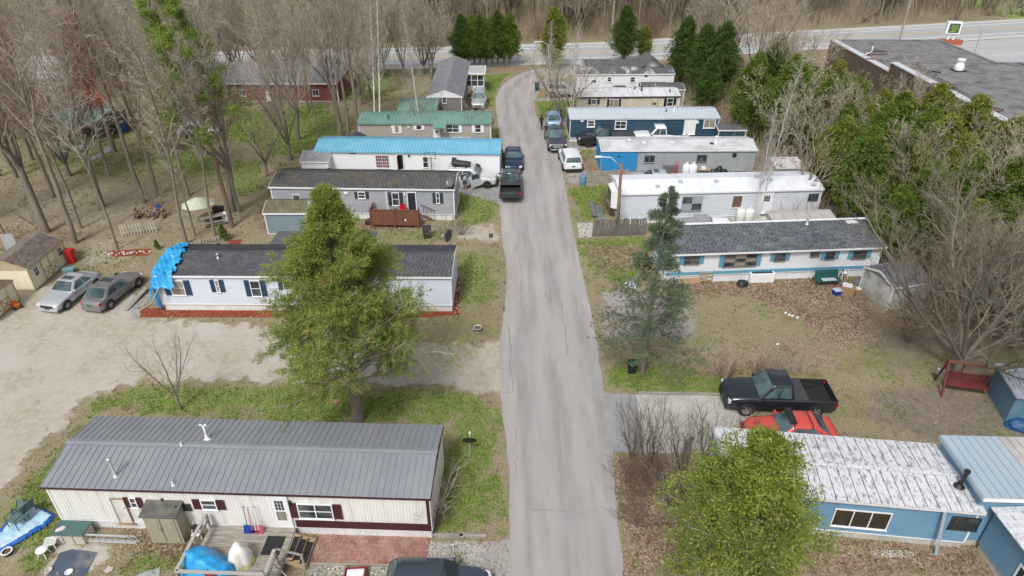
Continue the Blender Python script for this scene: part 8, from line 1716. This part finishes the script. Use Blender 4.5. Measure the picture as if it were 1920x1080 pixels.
L_ = [ # px, py, kind, scale, label, tilt
 (88, 436, 'vase_d', 1.12, 'thick bare tree directly behind the larger cream shed'), (142, 456, 'pole_c', 1.0, 'bare trunk right of the larger cream shed roof'), (152, 428, 'thin_pole', 1.1, 'thin bare tree close behind the trunk by the cream shed'),
 (194, 389, 'pole_a', 1.0, 'bare tree on the far side of the sandy clearing'), (221, 468, 'grey_birch', 1.0, 'dark based birch with white crown beside the round garden bed'), (270, 380, 'pole_c', 1.0, 'straight bare tree behind the woodpile'), (296, 368, 'pole_b', 1.0, 'bare tree to the right behind the woodpile'),
 (350, 457, 'thin_pole', 1.25, 'thin bare tree between picket fence and picnic table'), (354, 368, 'pole_a', .95, 'bare tree beyond the pale green parasol'), (366, 442, 'thin_pole', .8, 'slender sapling left of the picnic table'), (403, 441, 'thin_pole', 1.1, 'slender bare tree right before the picnic table'),
 (438, 396, 'vase_b', 1.15, 'bare tree immediately behind the pine'), (449, 398, 'pole_b', .95, 'bare tree just right behind the pine'), (16, 455, 'thin_pole', .9, 'slim bare tree at the left edge beyond the cream shed'), (-30, 420, 'pole_a', 1.0, 'bare tree just outside the left edge'),
 (60, 300, 'redmaple', 1.05, 'red budding maple at the upper left edge'), (100, 370, 'redmaple', .85, 'red budding maple left of the green sheet roof'), (205, 330, 'redmaple', .8, 'red budding maple behind the birch'), (0, 330, 'pole_b', 1.0, 'bare tree at the far left beyond the sand'),
 (275, 300, 'pole_a', .9, 'bare tree on the far lawn left of the white car'), (320, 285, 'vase_a', .95, 'bare tree just before the white car on the lawn'), (215, 285, 'vase_d', .95, 'bare tree by the grey stepping stones'), (130, 330, 'vase_c', .9, 'bare tree before the green sheet roof'), (560, 262, 'vase_b', .95, 'bare tree at the left end of the green metal roof'), (600, 270, 'thin_pole', 1.1, 'slim bare tree left of the blue roofed home'),
 (640, 255, 'vase_d', .92, 'leftmost of three bare trunks at the green roof corner'), (655, 257, 'pole_a', .9, 'middle of three bare trunks at the green roof corner'), (672, 252, 'pole_c', .95, 'rightmost of three bare trunks at the green roof corner'),
 (704, 258, 'birch_bud', 1.0, 'left of two tall white birches before the tan home'), (713, 260, 'birch_bud', 1.12, 'right of two tall white birches before the tan home'), (790, 255, 'birch', .78, 'slim pale tree before the tan home porch'), (786, 262, 'small_bare', 1.3, 'small bare tree before the green roof near its porch'), (545, 300, 'vase_a', .7, 'low bare tree behind the left end of the grey home'),
 (500, 330, 'small_bare', 1.6, 'bare bushy tree beside the left end of the dark mossy roof'), (900, 262, 'small_bare', 1.1, 'small bare ornamental tree at the road end of the tan home'),
 (1048, 232, 'budding', 1.05, 'budding tree with several pale stems on the small lawn'), (1066, 232, 'birch', .62, 'slim pale tree right of the budding tree on the small lawn'), (1074, 234, 'small_bare', 1.6, 'small bare tree close to the cream home corner'), (1028, 190, 'birch', .55, 'slim pale tree on the verge at the road bend'),
 (1420, 415, 'birch_bud', .75, 'tall pale budding tree at the grimy propane tanks'), (1412, 418, 'birch', .6, 'thin white trunk left of the tall pale budding tree'), (1497, 392, 'small_bare', 1.9, 'bare tree before the right end of the worn white home'), (1530, 330, 'vase_a', .55, 'brown bare tree behind the worn white home'),
]
for px, py, kd, sc, lab in L_: plant(kd, 'bare_tree' if 'birch' not in kd else 'birch_tree', lab, 'tree', *P2(px, py), sc, tilt=(random.uniform(-.03, .03), random.uniform(-.05, .02)))
# shrubs
for px, py, kd, sc, lab in ((822, 955, 'shrub_a', .95, 'bare bush at the right end of the nearest home'), (815, 985, 'shrub_b', .7, 'low twiggy bush at the corner of the nearest home'), (835, 447, 'shrub_a', .95, 'bare pinkish bush behind the black roof dish'), (865, 440, 'shrub_b', 1.0, 'low spreading bare bush at the driveway of the grey home'), (800, 400, 'shrub_b', .8, 'bare bush beside the stairs of the brown deck'),
    (1185, 860, 'shrub_tall', .75, 'bare bush at the road edge below the concrete driveway'), (1215, 875, 'shrub_tall', .9, 'tall bare bush in front of the concrete driveway'), (1262, 950, 'shrub_tall', 1.15, 'tallest bare multi stemmed bush in front of the driveway'), (1275, 880, 'shrub_tall', .8, 'bare bush around the knobbly post'), (1320, 860, 'shrub_tall', .7, 'bare bush beside the corner of the peeling white roof'),
    (1180, 905, 'shrub_b', 1.1, 'reddish low brush at the road edge'), (1205, 930, 'shrub_b', 1.15, 'reddish brush among the stones'), (1195, 985, 'shrub_b', 1.0, 'reddish brush left of the leafy foreground tree'), (1220, 895, 'shrub_b', .9, 'brown brush under the tall bare bush'), (1360, 712, 'shrub_b', .9, 'bare brush left of the black pickup'), (1455, 700, 'shrub_a', .55, 'small bare bush behind the black pickup'), (1495, 705, 'shrub_a', .6, 'small bare bush behind the bed of the black pickup'), (1420, 705, 'shrub_b', .8, 'thin brush behind the cab of the black pickup'),
    (1400, 810, 'shrub_b', .8, 'leafy brush before the orange red sedan'), (1148, 405, 'shrub_b', 1.3, 'dark brush under the bay window'), (1142, 392, 'shrub_b', 1.1, 'dark brush behind the stacked stones'), (1700, 600, 'shrub_b', 1.3, 'brush beside the grimy metal shed'), (1780, 650, 'shrub_a', 1.0, 'brush at the foot of the big bare tree'), (1700, 640, 'shrub_b', 1.0, 'brush left of the big bare tree'), (1480, 395, 'shrub_b', 1.0, 'brush between the lean-to and the worn white home'), (930, 278, 'bush', 1.2, 'green shrub at the road end of the blue roofed home'), (912, 250, 'shrub_b', 1.5, 'pinkish bare bush at the road end of the tan home'), (940, 305, 'bush', 1.0, 'green shrub against the end wall of the blue roofed home'),
    (60, 420, 'shrub_a', .8, 'twiggy brush behind the larger cream shed'), (290, 385, 'shrub_a', .9, 'twiggy brush behind the woodpile'), (1100, 250, 'bush', .7, 'green clump at the corner of the dark blue home'), (1150, 196, 'shrub_b', 1.2, 'bare bush before the cream home window'), (1190, 196, 'small_bare', .5, 'bare ornamental bush in front of the cream home')):
    plant(kd, 'bare_shrub' if kd != 'bush' else 'green_shrub', lab, 'shrub', *P2(px, py), sc)
# evergreen screen between park and commercial building
E_ = [(1395, 262, 'evergreen_a', 1.0), (1425, 250, 'evergreen_d', 1.0), (1460, 290, 'evergreen_a', 1.05), (1500, 270, 'evergreen_a', .9), (1540, 255, 'evergreen_b', 1.0), (1580, 290, 'evergreen_a', 1.05), (1620, 300, 'evergreen_b', 1.0), (1660, 330, 'evergreen_a', 1.1), (1560, 340, 'evergreen_a', 1.0), (1700, 360, 'evergreen_b', 1.1), (1610, 390, 'evergreen_a', 1.05), (1650, 420, 'evergreen_a', 1.0), (1720, 420, 'evergreen_b', 1.1), (1770, 380, 'evergreen_b', 1.1), (1800, 460, 'evergreen_a', 1.0), (1860, 430, 'evergreen_b', 1.1), (1700, 480, 'evergreen_a', .8), (1860, 520, 'evergreen_b', 1.0), (1920, 470, 'evergreen_a', 1.1), (1780, 540, 'evergreen_b', .75), (1900, 590, 'evergreen_b', .9), (1960, 560, 'evergreen_a', 1.0), (1490, 230, 'evergreen_b', .85), (1440, 200, 'evergreen_a', .9), (1340, 190, 'evergreen_d', 1.0), (1320, 215, 'evergreen_d', .7), (1585, 240, 'evergreen_b', .8), (1820, 400, 'evergreen_b', .9), (1940, 660, 'evergreen_a', .9), (1650, 500, 'evergreen_a', .7), (1520, 310, 'evergreen_a', .95), (1545, 380, 'evergreen_b', .9), (1590, 430, 'evergreen_a', .95), (1600, 340, 'evergreen_b', 1.0), (1640, 375, 'evergreen_a', 1.05), (1690, 400, 'evergreen_a', 1.0), (1745, 450, 'evergreen_b', 1.0), (1680, 440, 'evergreen_b', .9), (1760, 500, 'evergreen_a', .9), (1820, 520, 'evergreen_a', .95), (1840, 580, 'evergreen_a', .8), (1480, 255, 'evergreen_a', .9), (1560, 270, 'evergreen_a', .9), (1900, 540, 'evergreen_a', 1.0)]
OD = 'leftmost second third fourth fifth sixth seventh eighth ninth tenth eleventh twelfth thirteenth fourteenth fifteenth sixteenth seventeenth eighteenth nineteenth twentieth twenty-first twenty-second twenty-third twenty-fourth twenty-fifth twenty-sixth twenty-seventh twenty-eighth twenty-ninth thirtieth thirty-first thirty-second thirty-third thirty-fourth thirty-fifth thirty-sixth thirty-seventh thirty-eighth thirty-ninth fortieth forty-first forty-second forty-third rightmost'.split()
for k_, (px, py, kd, sc) in enumerate(sorted(E_)): x, y = P2(px, py); plant(kd, 'evergreen_tree', '%s evergreen, %s from the left in the screen before the commercial building' % ({'a': 'dense green', 'b': 'yellowish green', 'd': 'darker green'}[kd[-1]], OD[k_]), 'tree', min(x, 40.5 if 40 < y < 97 else 99), y, sc*(.78 if (px > 1540 and py < 350) else .98)*random.uniform(.92, 1.05), None, 'evergreens screening the commercial building')
for px, py, kd, sc, lab in ((1670, 350, 'vase_a', .62, 'bare pale tree rising among the evergreens below the roof step'), (1600, 370, 'vase_c', .62, 'bare tree among the evergreens left of the roof step'), (1480, 300, 'blossoming', 1.0, 'pale blossoming tree at the left of the evergreens'), (1450, 250, 'vase_a', .75, 'bare tree rising before the highway at the left of the evergreens'), (1780, 470, 'vase_c', .7, 'bare grey tree above the big spreading tree'), (1850, 500, 'vase_a', .7, 'bare tree near the right edge above the big tree'), (1700, 450, 'vase_c', .66, 'bare tree among the evergreens behind the grimy metal shed'), (1560, 300, 'budding', .9, 'budding tree among the evergreens'), (1870, 620, 'vase_a', .55, 'bare tree at the right edge behind the swing'), (1920, 560, 'vase_c', .6, 'bare tree cut by the right edge'), (1350, 150, 'vase_c', 1.15, 'big bare tree spreading before the highway'), (1400, 190, 'vase_a', .95, 'bare tree next to the big one before the highway'), (1460, 170, 'vase_c', .7, 'bare tree before the highway near the commercial building'), (1300, 140, 'vase_b', .8, 'bare tree behind the peaked gable')):
    x, y = P2(px, py); plant(kd, 'bare_tree', lab, 'tree', min(x, 40.5 if 38 < y < 97 else 99), y, sc)
# row of cedars behind the bend, arborvitae, cedar at the junction
for i in range(9): x, y = P2(868+i*11, 128-i*.6); plant('evergreen_a' if i % 3 else 'evergreen_d', 'cedar_tree', 'cedar, %s from the left in the dark row behind the road end' % OD[i], 'tree', x, y, random.uniform(.68, .8), None, 'row of cedars behind the road end', z=random.uniform(0, .4))
plant('evergreen_b', 'arborvitae', 'tall rounded brownish arborvitae at the outside of the bend', 'tree', *P2(1035, 130), .95); plant('evergreen_d', 'cedar_tree', 'cone shaped dark green cedar by the highway junction', 'tree', *P2(1168, 122), .88); plant('evergreen_d', 'cedar_tree', 'dark spruce like evergreen behind the white mobile home', 'tree', *P2(1275, 165), .95); plant('evergreen_d', 'cedar_tree', 'darkest evergreen right of the white mobile home', 'tree', *P2(1310, 185), .95); plant('evergreen_b', 'arborvitae', 'brownish evergreen right of the junction cedar', 'tree', *P2(1205, 118), .6)
# bare wood: left of the park, along and beyond the highway
r = random.Random(99); placed = []
kinds = ['vase_a', 'vase_b', 'vase_c', 'vase_d', 'pole_a', 'pole_b', 'pole_c']
def scatter(n, x0, x1, y0, y1, sc0, sc1, group, label, avoid=lambda x, y: False, kk=kinds, gap=2.2):
    k = 0; tries = 0
    while k < n and tries < n*40:
        tries += 1; y = r.uniform(y0, y1); x = r.uniform(x0, x1)*(y/y0 if x0*x1 < 0 else 1)
        if avoid(x, y) or any((x-a)**2+(y-b)**2 < gap*gap for a, b in placed[-260:]): continue
        placed.append((x, y)); k += 1; o = plant(r.choice(kk), 'bare_tree', label, 'tree', x, y, r.uniform(sc0, sc1), r.uniform(0, 6.28), group, tilt=(r.uniform(-.04, .04), r.uniform(-.04, .04)))
hwy = lambda x, y: abs(y-np.interp(x, [q[0] for q in HC], [q[1] for q in HC])) < 8
scatter(17, -62, -13, 72, 102, .72, 1.0, 'bare trees of the wood left of the park', 'bare grey brown tree in the wood left of the park', lambda x, y: hwy(x, y) or (-40 < x < -20 and 82 < y < 95) or x > -12-(y-72)*.02 or (-40 < x < -28 and 68 < y < 76))
scatter(7, -75, -40, 45, 75, .8, 1.05, 'bare trees of the wood left of the park', 'bare grey brown tree in the wood left of the park', lambda x, y: x > -.72*y-3)
scatter(22, -62, -8, 94, 99.5, .6, .85, 'bare trees along the near side of the highway', 'bare tree on the near verge of the highway', lambda x, y: x > -7 or -39.5 < x < -21 and y < 95, ['vase_a', 'vase_b', 'vase_c'], 1.6)
def av(x, y): return hwy(x, y) or (x > 38 and y < 134) or (x > 60 and r.random() < .6) or (x > 95+(y-140)*.2 and r.random() < .85)
scatter(150, -95, 70, 119, 150, .72, 1.05, 'bare trees of the wood beyond the highway', 'bare tree in the wood beyond the highway', av, gap=2.4)
scatter(85, -110, 90, 150, 215, .85, 1.2, 'bare trees of the wood beyond the highway', 'bare tree in the wood beyond the highway', lambda x, y: av(x, y) or (x > 70 and r.random() < .8), gap=3.2)
for i in range(26):
    x = r.uniform(-90, 60); y = r.uniform(135, 190); plant('evergreen_c', 'distant_evergreen', 'dark evergreen among the bare wood beyond the highway', 'tree', x, y, r.uniform(.8, 1.2), None, 'evergreens beyond the highway')
for i in range(150):
    x = r.uniform(30, 140); y = 121+x*.13+r.uniform(5, 26); plant(r.choice(['shrub_a', 'shrub_tall']), 'roadside_brush', 'brown brush on the far bank of the highway', 'shrub', x, y, r.uniform(1.0, 2.2), None, 'brush on the far bank of the highway')
for i in range(30):
    x = r.uniform(-60, 40); y = np.interp(x, [q[0] for q in HC], [q[1] for q in HC])+r.uniform(7, 12); plant('shrub_b', 'roadside_brush', 'low dry brush on the far bank of the highway', 'shrub', x, y, r.uniform(1.5, 2.6), None, 'brush on the far bank of the highway')

def thicket(name, label, n, fx, h0, h1, mat, seed):
    """undergrowth nobody could count: upright twigs and dry stalks, three thin blades to a stem"""
    q = np.random.RandomState(seed); X, Y = fx(q, n); k = len(X); X = np.repeat(X, 3)+q.normal(0, .25, k*3); Y = np.repeat(Y, 3)+q.normal(0, .25, k*3); k *= 3
    H = q.uniform(h0, h1, k)*(.5+q.rand(k)); a = q.rand(k)*6.28; wd = q.uniform(.012, .03, k); lx = q.normal(0, .28, k)*H; ly = q.normal(0, .28, k)*H; z0 = H*q.uniform(0, .5, k)
    V = np.stack([np.stack([X-np.cos(a)*wd, Y-np.sin(a)*wd, z0], 1), np.stack([X+np.cos(a)*wd, Y+np.sin(a)*wd, z0], 1), np.stack([X+lx, Y+ly, z0+H], 1)], 1).reshape(-1, 3)
    tag(link(name, npmesh(name, V, np.arange(k*3).reshape(-1, 3), mat)), label, 'undergrowth', kind='stuff')
hwY = lambda X: np.interp(X, [c[0] for c in HC], [c[1] for c in HC])
dry = MI('dry_stalks', (.22, .17, .12), (.46, .38, .27), pscale=.1, patch=(.30, .33, .14))
def f1(q, n): Y = 112+q.rand(n)**1.5*95; X = (q.rand(n)*2-1)*(Y*.85); m = (Y > hwY(X)+7.5) & ~((X > 92) & (Y > 138) & (q.rand(n) < .85)); return X[m], Y[m]
def f2(q, n): Y = 66+q.rand(n)*42; X = -14-q.rand(n)*66; m = (Y < hwY(X)-8) & ~((X > -40) & (X < -20) & (Y > 80) & (Y < 95)) & (noise2(X, Y, .5, 4) > .25); return X[m], Y[m]
def f3(q, n): Y = 34+q.rand(n)*66; X = 22+q.rand(n)*20; m = (X > 19+.0*Y) & (Y < 100) & ~((Y < 46) & (X < 26)); return X[m], Y[m]
thicket('undergrowth', 'tan undergrowth and dry stalks filling the wood beyond the highway', 52000, f1, .8, 2.6, dry, 3)
thicket('undergrowth', 'thin dry undergrowth in the wood left of the park', 9000, f2, .4, 1.3, dry, 4)
thicket('undergrowth', 'tangled undergrowth beneath the evergreen screen', 9000, f3, .5, 1.8, dry, 5)
